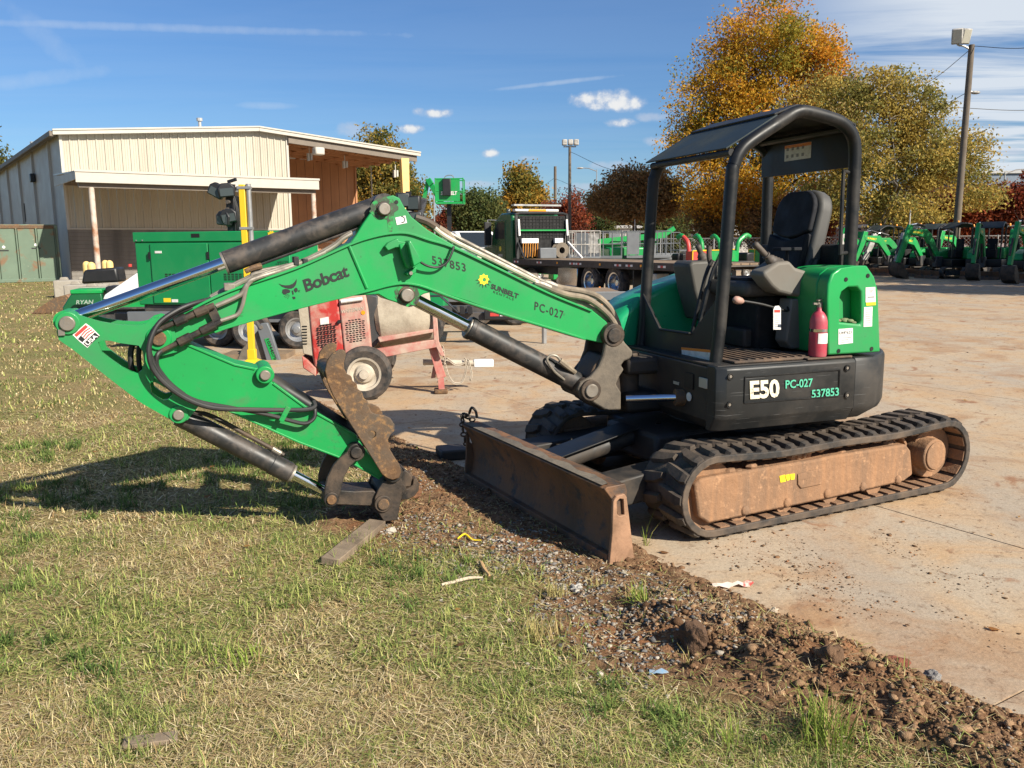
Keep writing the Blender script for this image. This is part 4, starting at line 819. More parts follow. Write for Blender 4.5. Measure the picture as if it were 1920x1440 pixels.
    for zx, zy, r, yo, mt in ((338, 715, 0.036, 0.182, 'steel_black'), (192, 990, 0.030, 0.190, 'rust'), (497, 1018, 0.036, 0.182, 'rust'), (555, 836, 0.040, 0.190, 'rust')):
        q = lp(FB, 560 + zx * 0.3195, 620 + zy * 0.3195, y=0.17)
        MB(FB).cyl((q.x, -yo + 0.012, q.z), (q.x, yo - 0.012, q.z), r * 1.5, n=22).build('pin_collar', M['steel_black'], K, bevel=0.004)
        MB(FB).cyl((q.x, -yo, q.z), (q.x, yo, q.z), r, n=18).build('pin', M[mt], K, bevel=0.005)
    # arm nose
    # thumb: two toothed rusty plates with a cross tube
    th = [(238, 112), (262, 112), (278, 124), (276, 150), (266, 185), (268, 225), (285, 255), (310, 268), (318, 296), (342, 312), (346, 342), (372, 360), (382, 396), (408, 416), (410, 444), (428, 480), (460, 493), (500, 496), (540, 515), (563, 550), (562, 590), (540, 612), (525, 640), (532, 690), (558, 735), (592, 785), (603, 830), (590, 865), (555, 876), (515, 865), (490, 845), (400, 700), (330, 590), (260, 480), (200, 380), (168, 300), (155, 235), (168, 175), (200, 132)]
    hole = [(430 + 23 * math.cos(t), 610 + 23 * math.sin(t)) for t in np.linspace(0, 2 * math.pi, 16, endpoint=False)]
    T = plate('thumb', th, 0.180, 0.205, 'rust', holes=[hole])
    plate('thumb_plate', th, -0.205, -0.180, 'rust', T, yref=0.205, holes=[hole])
    q = lp(FB, 560 + 195 * 0.3195, 620 + 250 * 0.3195, y=0.19); MB(FB).cyl((q.x, -0.185, q.z), (q.x, 0.185, q.z), 0.045, n=18).build('cross_tube', M['steel_black'], T)
    q = lp(FB, 560 + 330 * 0.3195, 620 + 500 * 0.3195, y=0.19); MB(FB).cyl((q.x, -0.185, q.z), (q.x, 0.185, q.z), 0.05, n=18).build('cross_tube', M['steel_black'], T)
    # ------------------------------------------------ swing bracket
    def Zb(pts): return [(840 + x * 0.20833, 500 + y * 0.20833) for x, y in pts]
    ear = [(1400, 590), (1440, 560), (1490, 548), (1540, 575), (1560, 630), (1600, 690), (1660, 755), (1672, 790), (1640, 830), (1590, 850), (1560, 890), (1588, 925), (1545, 990), (1515, 1060), (1560, 1130), (1560, 1290), (1420, 1295), (1300, 1220), (1200, 1180), (1165, 1110), (1200, 1040), (1290, 990), (1360, 900), (1400, 800), (1420, 690)]
    S = MB(FB).prism(o2(FB, Zb(ear), 0.165), 0.125, 0.165).build('swing_bracket', M['cast'], exc, bevel=0.012)  # sunlit near face put into the paler colour; far ear and web stay dark
    MB(FB).prism(o2(FB, Zb(ear), 0.165), -0.165, -0.125).build('bracket_ear', M['steel_black'], S, bevel=0.012)
    web = [(1340, 900), (1420, 800), (1500, 800), (1560, 900), (1580, 1100), (1570, 1300), (1400, 1300), (1290, 1230), (1270, 1060)]
    MB(FB).prism(o2(FB, Zb(web), 0.165), -0.126, 0.126).build('bracket_web', M['steel_black'], S, bevel=0.01)
    for zx, zy, r, yo, mt in ((1497, 618, 0.050, 0.185, 'steel_black'), (1280, 1112, 0.046, 0.205, 'pin')):
        q = lp(FB, 840 + zx * 0.20833, 500 + zy * 0.20833, y=0.17)
        MB(FB).cyl((q.x, -yo + 0.02, q.z), (q.x, yo - 0.015, q.z), r * 1.55, n=24).build('pin_collar', M['steel_black'], S, bevel=0.006)
        MB(FB).cyl((q.x, -yo, q.z), (q.x, yo, q.z), r, n=20).build('pin', M[mt], S, bevel=0.006)
    MB(FB).cyl((0.86, 0, 0.60), (0.86, 0, 1.0), 0.085, n=22).build('swing_post', M['steel_black'], exc, bevel=0.01)
    fb = MB(FB); fb.box(0.60, 0.93, -0.16, 0.16, 0.60, 0.74); fb.box(0.60, 0.93, -0.16, 0.16, 0.86, 0.98); fb.build('swing_mount', M['black_dusty'], exc, bevel=0.03)
    # ------------------------------------------------ tubes and hoses
    T1 = Y + 0.02
    for k, (dy, off) in enumerate(((0.055, 0), (0.02, -3))):
        MB(FB).tube([P(395, 560 + off, dy), P(430, 541 + off, dy), P(470, 521 + off, dy), P(480, 513 + off, dy), P(555, 497 + off, dy), P(620, 466 + off, dy), P(643, 448 + off, dy), P(660, 438 + off, dy)], 0.013, 8, smooth=3).build('hydraulic_tube', M['tube'], exc)
    MB(FB).tube([P(560, 492, 0.09), P(500, 513, 0.10), P(468, 529, Y + 0.03), P(455, 549, Y + 0.03), P(445, 556, Y + 0.03), P(428, 564, Y + 0.03), P(405, 574, Y + 0.03)], 0.014, 8, smooth=4).build('hydraulic_tube', M['tube'], exc)
    MB(FB).tube([P(610, 473, 0.08), P(540, 503, 0.10), P(480, 522, Y + 0.03), P(464, 534, Y + 0.035), P(455, 570, Y + 0.035), P(447, 588, Y + 0.035), P(436, 594, Y + 0.035), P(412, 602, Y + 0.035)], 0.012, 8, smooth=4).build('hydraulic_tube', M['tube'], exc)
    for k, (px, py) in enumerate(((571, 494), (554, 490))): q = P(px, py, 0.05); MB(FB).box(q.x - 0.015, q.x + 0.015, 0.0, 0.11, q.z - 0.022, q.z + 0.028).build('tube_clamp', M['hose'], exc, bevel=0.004)
    q = P(430, 538, 0.05); MB(FB).box(q.x - 0.03, q.x + 0.03, 0.0, 0.13, q.z - 0.018, q.z + 0.022).build('tube_clamp', M['tube'], exc, bevel=0.004)
    br = MB(FB); a, b = P(392, 570, Y + 0.03), P(410, 608, Y + 0.03); br.bar((a.x, Y + 0.03, a.z), (b.x, Y + 0.03, b.z), 0.02, 0.05); br.build('valve_bracket', M['steel_black'], exc, bevel=0.003)
    for (l0, l1) in (((400, 574), (300, 617)), ((415, 603), (303, 658))):
        a, b = P(*l0, Y + 0.05), P(*l1, Y + 0.05); d = b - a
        v = MB(FB).tube([a, a + d * 0.10, a + d * 0.12, a + d * 0.34, a + d * 0.36, a + d * 0.50, a + d * 0.52, a + d * 0.72, a + d * 0.74, a + d], [0.017, 0.017, 0.026, 0.026, 0.019, 0.019, 0.027, 0.027, 0.015, 0.013], 10).build('hose_coupling', M['steel_black'], exc, angle=25)
    # tube ends feeding black hoses that drop past the boom tip into the arm
    hs = [[P(395, 561, 0.06), P(360, 570, Y + 0.02), P(330, 583, Y + 0.06), P(300, 604, Y + 0.09), P(284, 632, Y + 0.11), P(279, 660, Y + 0.12), P(286, 690, Y + 0.12), P(310, 720, Y + 0.12), P(350, 748, Y + 0.11), P(400, 765, Y + 0.10), P(470, 768, Y + 0.07), P(530, 769, Y + 0.05), P(575, 768, Y + 0.04), P(590, 762, Y + 0.03), P(588, 752, Y + 0.01)],
          [P(303, 618, Y + 0.05), P(288, 625, Y + 0.08), P(281, 645, Y + 0.10), P(283, 668, Y + 0.10), P(300, 700, Y + 0.09), P(330, 730, Y + 0.08), P(370, 752, Y + 0.07), P(430, 764, Y + 0.06), P(500, 777, Y + 0.05), P(545, 789, Y + 0.05), P(572, 794, Y + 0.05), P(588, 785, Y + 0.04), P(591, 770, Y + 0.03), P(586, 757, Y + 0.01)],
          [P(303, 658, Y + 0.05), P(295, 666, Y + 0.07), P(294, 685, Y + 0.07), P(305, 703, Y + 0.07), P(322, 722, Y + 0.07), P(345, 740, Y + 0.07)],
          [P(385, 572, 0.09), P(345, 581, Y + 0.02), P(315, 597, Y + 0.05), P(290, 616, Y + 0.06), P(280, 650, Y + 0.05)]]
    for h, r in zip(hs, (0.014, 0.012, 0.013, 0.014)): MB(FB).tube(h, r, 10, smooth=5).build('hydraulic_hose', M['hose'], exc)
    MB(FB).tube([P(250, 640, 0.02), P(245, 662, 0.03), P(247, 690, 0.03), P(256, 706, 0.0)], 0.016, 10, smooth=5).build('hydraulic_hose', M['hose'], exc)
    MB(FB).tube([P(263, 640, -0.03), P(260, 665, -0.02), P(262, 690, -0.02), P(268, 706, -0.03)], 0.014, 10, smooth=5).build('hydraulic_hose', M['hose'], exc)
    q = P(540, 778, Y + 0.05); MB(FB).bar(P(541, 763, Y + 0.06), P(527, 790, Y + 0.06), 0.010, 0.03).build('hose_clamp', M['green_dirty'], exc, bevel=0.002)
    # along the boom back towards the cab
    MB(FB).tube([P(815, 428, 0.08), P(830, 440, 0.08), P(860, 457, 0.08), P(935, 493, 0.08), P(1020, 535, 0.07)], 0.016, 8, smooth=3).build('hydraulic_tube', M['tube_bright'], exc)
    MB(FB).tube([P(800, 424, 0.02), P(830, 432, 0.03), P(870, 452, 0.03), P(940, 488, 0.03), P(1022, 530, 0.02)], 0.014, 8, smooth=3).build('hydraulic_tube', M['tube'], exc)
    a = P(778, 408, 0.05); b = P(825, 432, 0.05); MB(FB).tube([a, a.lerp(b, 0.5) + Vector((0, 0, 0.012)), b], 0.026, 8, smooth=3).build('hose_sleeve', M['steel_black'], exc)
    MB(FB).tube([P(822, 428, 0.06), P(838, 438, 0.06), P(850, 452, 0.06)], 0.022, 8, smooth=3).build('hose_fitting', M['hose_dusty'], exc)
    for dy, pts in ((0.07, [(1018, 535), (1040, 545), (1065, 553), (1100, 560), (1130, 580), (1150, 603), (1158, 625), (1160, 650)]), (0.0, [(1030, 533), (1052, 540), (1090, 546), (1120, 556), (1143, 577), (1157, 603), (1164, 630)]), (0.03, [(1022, 540), (1048, 550), (1080, 566), (1110, 580), (1135, 597), (1150, 620)])):
        pts = [P(x, y, dy) for x, y in pts]
        MB(FB).tube(pts, 0.021, 10, smooth=4).build('hydraulic_hose', M['hose_dusty'], exc)
        MB(FB).tube([pts[0] + Vector((0.06, 0, 0.02)), pts[0], pts[0] - Vector((0.05, 0, 0.02))], [0.02, 0.027, 0.024], 10).build('hose_fitting', M['pin'], exc)
M['tube_bright'] = pm('pale_tube', (0.50, 0.45, 0.36), 0.5, metal=0.3, var=0.15, dirt=(0.2, 0.16, 0.12), dirt_amt=0.3, dirt_scale=8)
boom()
# ================================================================== GROUND
def vnoise(x, y, seed=0):
    xi = np.floor(x).astype(np.int64); yi = np.floor(y).astype(np.int64); xf = x - xi; yf = y - yi
    def h(a, b):
        n = (a * 374761393 + b * 668265263 + seed * 1442695041) & 0xffffffff; n = ((n ^ (n >> 13)) * 1274126177) & 0xffffffff
        return ((n ^ (n >> 16)) & 0xffff) / 65535.0
    u = xf * xf * (3 - 2 * xf); v = yf * yf * (3 - 2 * yf)
    return (h(xi, yi) * (1 - u) + h(xi + 1, yi) * u) * (1 - v) + (h(xi, yi + 1) * (1 - u) + h(xi + 1, yi + 1) * u) * v
def fbm(x, y, oct=4, seed=0):
    r = 0; a = 0.5; t = 0
    for i in range(oct): r = r + a * vnoise(x * 2 ** i, y * 2 ** i, seed + i); t += a; a *= 0.5
    return r / t
E0 = np.array([0.693, 4.653]); EV = np.array([-0.520, 0.854]); NV = np.array([0.854, 0.520])
def sd_of(x, y): return (x - E0[0]) * EV[0] + (y - E0[1]) * EV[1], (x - E0[0]) * NV[0] + (y - E0[1]) * NV[1]
def xy_of(s, d): return E0[0] + s * EV[0] + d * NV[0], E0[1] + s * EV[1] + d * NV[1]
def soil_mask(s, d):
    """1 = bare soil / gravel strip beside the slab, 0 = grass"""
    w = 0.42 + 0.30 * fbm(s * 0.9, s * 0 + 3.0, 3, 11) + 0.55 * np.exp(-((s + 1.0) / 1.3) ** 2) + 0.25 * np.exp(-((s - 1.2) / 1.0) ** 2)
    e = (d + w + 0.45 * (fbm(s * 2.2, d * 2.2, 4, 5) - 0.5)) / 0.30
    bl = 1.25 - np.sqrt(((s - 1.25) / 0.75) ** 2 + ((d + 0.85) / 0.50) ** 2) + 0.8 * (fbm(s * 3.0, d * 3.0, 4, 6) - 0.5)
    return np.clip(np.maximum(np.clip(e, 0, 1) * np.clip((9.0 - s) / 3.0, 0.25, 1), np.clip(bl * 2.0, 0, 0.95)), 0, 1)
PILE = [(-1.75, -0.30, 0.55, 0.30, 0.075), (-1.25, -0.38, 0.40, 0.26, 0.07), (-2.4, -0.28, 0.6, 0.28, 0.06), (-0.85, -0.45, 0.25, 0.2, 0.05), (2.55, -0.35, 0.35, 0.3, 0.035), (1.2, -0.75, 0.5, 0.3, 0.02)]
def ground_z(s, d):
    z = 0.045 * (fbm(s * 0.7, d * 0.7, 3, 2) - 0.5) + 0.022 * (fbm(s * 4.0, d * 4.0, 3, 8) - 0.5)
    m = soil_mask(s, d)
    z = z * np.clip(-d / 0.8, 0.25, 1) + m * (0.012 + 0.040 * (fbm(s * 7, d * 7, 4, 21) - 0.45) + 0.022 * (vnoise(s * 30, d * 30, 23) - 0.5))
    for (a, b, ra, rb, h) in PILE: z = z + h * np.exp(-((s - a) / ra) ** 2 - ((d - b) / rb) ** 2) * (0.25 + 1.5 * fbm(s * 8, d * 8, 5, 31))
    lim = 0.10 * (fbm(s * 3.0, s * 0 + 1.0, 4, 9) - 0.35) * np.clip((6 - s) / 3, 0.2, 1)
    k = np.clip((d - lim) / 0.12, 0, 1); z = np.where(d > lim, z * (1 - k) - 0.045 * k, z)
    return z
def grow(a, b, step, end, rate=1.12, rev=False):
    fine = list(np.arange(a, b, step)); st = step; x = b
    up = []
    while x < end: up.append(x); st *= rate; x += st
    up.append(end); return fine + up
s_ax = np.array(sorted(set([-v for v in grow(4.2, 4.2, 0.04, 14.0)] + list(np.arange(-4.2, 3.6, 0.032)) + grow(3.6, 3.6, 0.034, 75.0, 1.05))))
d_ax = np.array(sorted(set([-v for v in grow(3.6, 3.6, 0.034, 75.0, 1.06)] + list(np.arange(-3.6, 0.42, 0.030)))))
def lawn_mat():
    m = bpy.data.materials.new('lawn_soil'); m.use_nodes = True; nt = m.node_tree; N = nt.nodes.new; L = nt.links.new
    b = nt.nodes['Principled BSDF']; b.inputs['Roughness'].default_value = 0.95; b.inputs['Specular IOR Level'].default_value = 0.15
    ge = N('ShaderNodeNewGeometry'); at = N('ShaderNodeAttribute'); at.attribute_name = 'soil'
    def noise(sc, det=5, dist=0.0):
        n = N('ShaderNodeTexNoise'); n.inputs['Scale'].default_value = sc; n.inputs['Detail'].default_value = det; n.inputs['Roughness'].default_value = 0.65; n.inputs['Distortion'].default_value = dist
        L(ge.outputs['Position'], n.inputs['Vector']); return n.outputs[0]
    def ramp(v, stops):
        n = N('ShaderNodeValToRGB'); L(v, n.inputs[0]); e = n.color_ramp.elements
        while len(e) < len(stops): e.new(0.5)
        for el, (p, c) in zip(e, stops): el.position = p; el.color = (*c, 1)
        return n.outputs[0]
    def mix(f, a, c):
        n = N('ShaderNodeMix'); n.data_type = 'RGBA'; L(f, n.inputs[0])
        for i, q in ((6, a), (7, c)):
            if isinstance(q, tuple): n.inputs[i].default_value = (*q, 1)
            else: L(q, n.inputs[i])
        return n.outputs[2]
    straw = ramp(noise(60, 6), [(0.34, (0.055, 0.036, 0.018)), (0.5, (0.27, 0.185, 0.088)), (0.66, (0.58, 0.44, 0.23))])  # dark stops here and below: brown thatch plus painted shade between blades
    green = ramp(noise(45, 6), [(0.34, (0.040, 0.038, 0.012)), (0.52, (0.19, 0.165, 0.060)), (0.70, (0.48, 0.40, 0.17))])
    patch = N('ShaderNodeMapRange'); L(noise(0.9, 5, 0.5), patch.inputs[0]); patch.inputs[1].default_value = 0.36; patch.inputs[2].default_value = 0.56
    grass = mix(patch.outputs[0], straw, green)
    soil = ramp(noise(22, 8), [(0.30, (0.060, 0.034, 0.019)), (0.50, (0.185, 0.105, 0.056)), (0.72, (0.33, 0.20, 0.115))])
    red = N('ShaderNodeMapRange'); L(noise(1.6, 4), red.inputs[0]); red.inputs[1].default_value = 0.52; red.inputs[2].default_value = 0.68
    soil2 = mix(red.outputs[0], soil, ramp(noise(30, 6), [(0.3, (0.17, 0.070, 0.030)), (0.7, (0.36, 0.17, 0.08))]))
    L(mix(at.outputs['Fac'], grass, soil2), b.inputs['Base Color'])
    bn = N('ShaderNodeBump'); bn.inputs['Distance'].default_value = 0.012; L(noise(70, 8), bn.inputs['Height']); L(bn.outputs[0], b.inputs['Normal'])
    return m
def build_lawn():
    S, D = np.meshgrid(s_ax, d_ax, indexing='ij'); Z = ground_z(S, D); X, Y = xy_of(S, D); ns, nd = S.shape
    co = np.stack([X, Y, Z], -1).reshape(-1, 3)
    i = np.arange(ns * nd).reshape(ns, nd); f = np.stack([i[:-1, :-1], i[1:, :-1], i[1:, 1:], i[:-1, 1:]], -1).reshape(-1, 4)
    me = bpy.data.meshes.new('lawn'); me.vertices.add(len(co)); me.vertices.foreach_set('co', co.ravel())
    me.loops.add(f.size); me.loops.foreach_set('vertex_index', f.ravel()); me.polygons.add(len(f)); me.polygons.foreach_set('loop_start', np.arange(0, f.size, 4)); me.polygons.foreach_set('loop_total', np.full(len(f), 4))
    me.update(); me.polygons.foreach_set('use_smooth', [True] * len(f))
    a = me.attributes.new('soil', 'FLOAT', 'POINT'); a.data.foreach_set('value', soil_mask(S, D).ravel().astype(np.float32))
    me.materials.append(lawn_mat()); o = bpy.data.objects.new('lawn', me); COL.objects.link(o); tag(o, kind='structure')
build_lawn()
def concrete_mat():
    m = bpy.data.materials.new('yard_concrete'); m.use_nodes = True; nt = m.node_tree; N = nt.nodes.new; L = nt.links.new
    b = nt.nodes['Principled BSDF']; b.inputs['Roughness'].default_value = 0.88; b.inputs['Specular IOR Level'].default_value = 0.25
    ge = N('ShaderNodeNewGeometry')
    def noise(sc, det=6, dist=0.0, rough=0.62, st=None):
        n = N('ShaderNodeTexNoise'); n.inputs['Scale'].default_value = sc; n.inputs['Detail'].default_value = det; n.inputs['Roughness'].default_value = rough; n.inputs['Distortion'].default_value = dist
        if st:
            mp = N('ShaderNodeMapping'); mp.inputs['Rotation'].default_value = (0, 0, math.radians(st[0])); mp.inputs['Scale'].default_value = st[1]; L(ge.outputs['Position'], mp.inputs[0]); L(mp.outputs[0], n.inputs['Vector'])
        else: L(ge.outputs['Position'], n.inputs['Vector'])
        return n.outputs[0]
    def mr(v, a, b_, c=0.0, d=1.0):
        n = N('ShaderNodeMapRange'); L(v, n.inputs[0])
        for i, q in enumerate((a, b_, c, d)): n.inputs[i + 1].default_value = q
        return n.outputs[0]
    def mix(f, a, c, mode='MIX'):
        n = N('ShaderNodeMix'); n.data_type = 'RGBA'; n.blend_type = mode
        for i, q in ((0, f), (6, a), (7, c)):
            if isinstance(q, (int, float)): n.inputs[i].default_value = q
            elif isinstance(q, tuple): n.inputs[i].default_value = (*q, 1)
            else: L(q, n.inputs[i])
        return n.outputs[2]
    c = mix(mr(noise(0.35, 5, 0.4), 0.35, 0.65), (0.47, 0.395, 0.30), (0.52, 0.405, 0.275))
    c = mix(mr(noise(1.3, 6, 0.6), 0.44, 0.62, 0, 0.75), c, (0.53, 0.345, 0.185))                     # orange clay dust
    c = mix(mr(noise(0.8, 6, 0.3, 0.65, (-25, (1.0, 0.16, 1))), 0.50, 0.68, 0, 0.5), c, (0.36, 0.315, 0.265))   # grey wheel tracks
    c = mix(mr(noise(2.1, 7, 0.8), 0.585, 0.67, 0, 0.75), c, (0.30, 0.135, 0.065))
    c = mix(mr(noise(0.9, 7, 1.2), 0.52, 0.64, 0, 0.6), c, (0.36, 0.20, 0.10))
    c = mix(mr(noise(16, 6, 0.5, 0.7), 0.575, 0.64, 0, 0.6), c, (0.19, 0.11, 0.065))                   # red clay stains
    c = mix(mr(noise(9, 7, 0.2), 0.56, 0.72, 0, 0.45), c, (0.22, 0.165, 0.115))
    c = mix(mr(noise(55, 5), 0.30, 0.70, 0, 0.55), mix(1.0, c, (0.72, 0.71, 0.70), 'MULTIPLY'), mix(1.0, c, (1.16, 1.15, 1.14), 'MULTIPLY'))
    v = N('ShaderNodeTexVoronoi'); v.inputs['Scale'].default_value = 38; L(ge.outputs['Position'], v.inputs['Vector'])
    c = mix(mr(v.outputs['Distance'], 0.10, 0.16, 0.5, 0.0), c, (0.14, 0.095, 0.062))
    L(c, b.inputs['Base Color'])
    bn = N('ShaderNodeBump'); bn.inputs['Distance'].default_value = 0.003; L(noise(40, 8), bn.inputs['Height']); L(bn.outputs[0], b.inputs['Normal'])
    return m
def build_yard():
    cm = concrete_mat()
    b = MB(); a0 = xy_of(-14, 0.05); a1 = xy_of(95, 0.05); a2 = xy_of(95, 95); a3 = xy_of(-14, 95)
    b.prism([a0, a1, a2, a3], -0.12, -0.012, axis='z'); y = b.build('concrete_yard', pm('joint_dirt', (0.07, 0.05, 0.035), 0.95)); tag(y, kind='structure')
    rows = [0.0, 1.9] + [1.9 + 4.6 * k for k in range(1, 21)]; rng = random.Random(5); meshes = {}
    for r0, r1 in zip(rows, rows[1:]):
        for k in range(18):
            s0 = -14 + 6.0 * k
            key = round(r1 - r0, 2)
            if key not in meshes:
                q = MB(); g = 0.006; q.box(g, 6.0 - g, g, (r1 - r0) - g, -0.11, 0.0); meshes[key] = q.mesh('slab', 0); meshes[key].materials.append(cm)
            m4 = Matrix(((EV[0], NV[0], 0, E0[0] + EV[0] * s0 + NV[0] * r0), (EV[1], NV[1], 0, E0[1] + EV[1] * s0 + NV[1] * r0), (0, 0, 1, rng.uniform(-0.003, 0.0)), (0, 0, 0, 1)))
            if m4.translation.y < -6: continue
            link_copy(meshes[key], 'slab', y, m4)
    g = MB(); g.add([(-900, -60, -0.13), (900, -60, -0.13), (900, 1500, -0.13), (-900, 1500, -0.13)], [(0, 1, 2, 3)])
    tag(g.build('ground', pm('far_ground', (0.11, 0.105, 0.05), 0.95, var=0.3, vscale=0.05, dirt=(0.16, 0.12, 0.07), dirt_amt=0.4, dirt_scale=0.08)), kind='structure')
build_yard()
# ------------------------------------------------------------------ grass blades, gravel, clods
def attr_mat(name, rough=0.9, transl=0.0, attr='tint', spec=0.2, bump=0.0):
    m = bpy.data.materials.new(name); m.use_nodes = True; nt = m.node_tree; N = nt.nodes.new; L = nt.links.new
    b = nt.nodes['Principled BSDF']; b.inputs['Roughness'].default_value = rough; b.inputs['Specular IOR Level'].default_value = spec
    a = N('ShaderNodeAttribute'); a.attribute_name = attr; L(a.outputs['Color'], b.inputs['Base Color'])
    if bump:
        g = N('ShaderNodeNewGeometry'); nz = N('ShaderNodeTexNoise'); nz.inputs['Scale'].default_value = 160; nz.inputs['Detail'].default_value = 6; L(g.outputs['Position'], nz.inputs['Vector']); bn = N('ShaderNodeBump'); bn.inputs['Distance'].default_value = bump; L(nz.outputs[0], bn.inputs['Height']); L(bn.outputs[0], b.inputs['Normal'])
    if transl:
        t = N('ShaderNodeBsdfTranslucent'); L(a.outputs['Color'], t.inputs['Color']); mx = N('ShaderNodeMixShader'); mx.inputs[0].default_value = transl
        out = nt.nodes['Material Output']; L(b.outputs[0], mx.inputs[1]); L(t.outputs[0], mx.inputs[2]); L(mx.outputs[0], out.inputs['Surface'])
    return m
M['leafy'] = attr_mat('foliage', 0.75, 0.42)
M['blade_grass'] = attr_mat('grass_blades', 0.8, 0.25)
M['stone'] = attr_mat('stones', 0.95, bump=0.006)
def raw_mesh(name, co, faces_flat, sizes, mat, tint=None, smooth=False):
    me = bpy.data.meshes.new(name); me.vertices.add(len(co)); me.vertices.foreach_set('co', np.ascontiguousarray(co, np.float32).ravel())
    me.loops.add(len(faces_flat)); me.loops.foreach_set('vertex_index', np.ascontiguousarray(faces_flat, np.int32))
    st = np.concatenate([[0], np.cumsum(sizes)[:-1]]); me.polygons.add(len(sizes)); me.polygons.foreach_set('loop_start', st.astype(np.int32)); me.polygons.foreach_set('loop_total', np.asarray(sizes, np.int32))
    me.update(calc_edges=True)
    if tint is not None:
        a = me.color_attributes.new('tint', 'FLOAT_COLOR', 'POINT'); c = np.ones((len(co), 4), np.float32); c[:, :3] = tint; a.data.foreach_set('color', c.ravel())
    if smooth: me.polygons.foreach_set('use_smooth', [True] * len(sizes))
    me.materials.append(mat); return me
def add_obj(name, me, parent=None):
    o = bpy.data.objects.new(name, me); COL.objects.link(o)
    if parent is not None: o.parent = parent
    return o
def blades_mesh(name, x, y, z, length, width, col, lean, rng, k1=0.75, k2=1.12, sp=0.38):
    n = len(x); az = rng.uniform(0, 2 * math.pi, n); ln = np.clip(rng.normal(lean, sp, n), 0.05, 1.50)
    dx, dy = np.cos(az), np.sin(az); sx, sy = -dy, dx
    h1 = length * 0.55 * np.cos(ln * k1); r1 = length * 0.55 * np.sin(ln * k1); h2 = h1 + length * 0.45 * np.cos(ln * k2); r2 = r1 + length * 0.45 * np.sin(np.minimum(ln * k2, 1.6))
    w = width
    P = np.zeros((n, 5, 3)); 
    P[:, 0] = np.stack([x + sx * w / 2, y + sy * w / 2, z], -1); P[:, 1] = np.stack([x - sx * w / 2, y - sy * w / 2, z], -1)
    P[:, 2] = np.stack([x + dx * r1 - sx * w * 0.4, y + dy * r1 - sy * w * 0.4, z + h1], -1); P[:, 3] = np.stack([x + dx * r1 + sx * w * 0.4, y + dy * r1 + sy * w * 0.4, z + h1], -1)
    P[:, 4] = np.stack([x + dx * r2, y + dy * r2, z + h2], -1)
    b = (np.arange(n) * 5)[:, None]; f = np.concatenate([b + np.array([0, 1, 2, 3]), b + np.array([3, 2, 4])], 1).ravel()
    sizes = np.tile([4, 3], n); tint = np.repeat(col, 5, 0); return raw_mesh(name, P.reshape(-1, 3), f, sizes, M['blade_grass'], tint)
STRAW = np.array([[0.66, 0.52, 0.27], [0.52, 0.38, 0.18], [0.74, 0.62, 0.36], [0.36, 0.24, 0.11], [0.60, 0.51, 0.24]]); GREENS = np.array([[0.24, 0.31, 0.075], [0.14, 0.21, 0.05], [0.42, 0.45, 0.13], [0.30, 0.36, 0.09], [0.52, 0.50, 0.18], [0.11, 0.16, 0.04]])
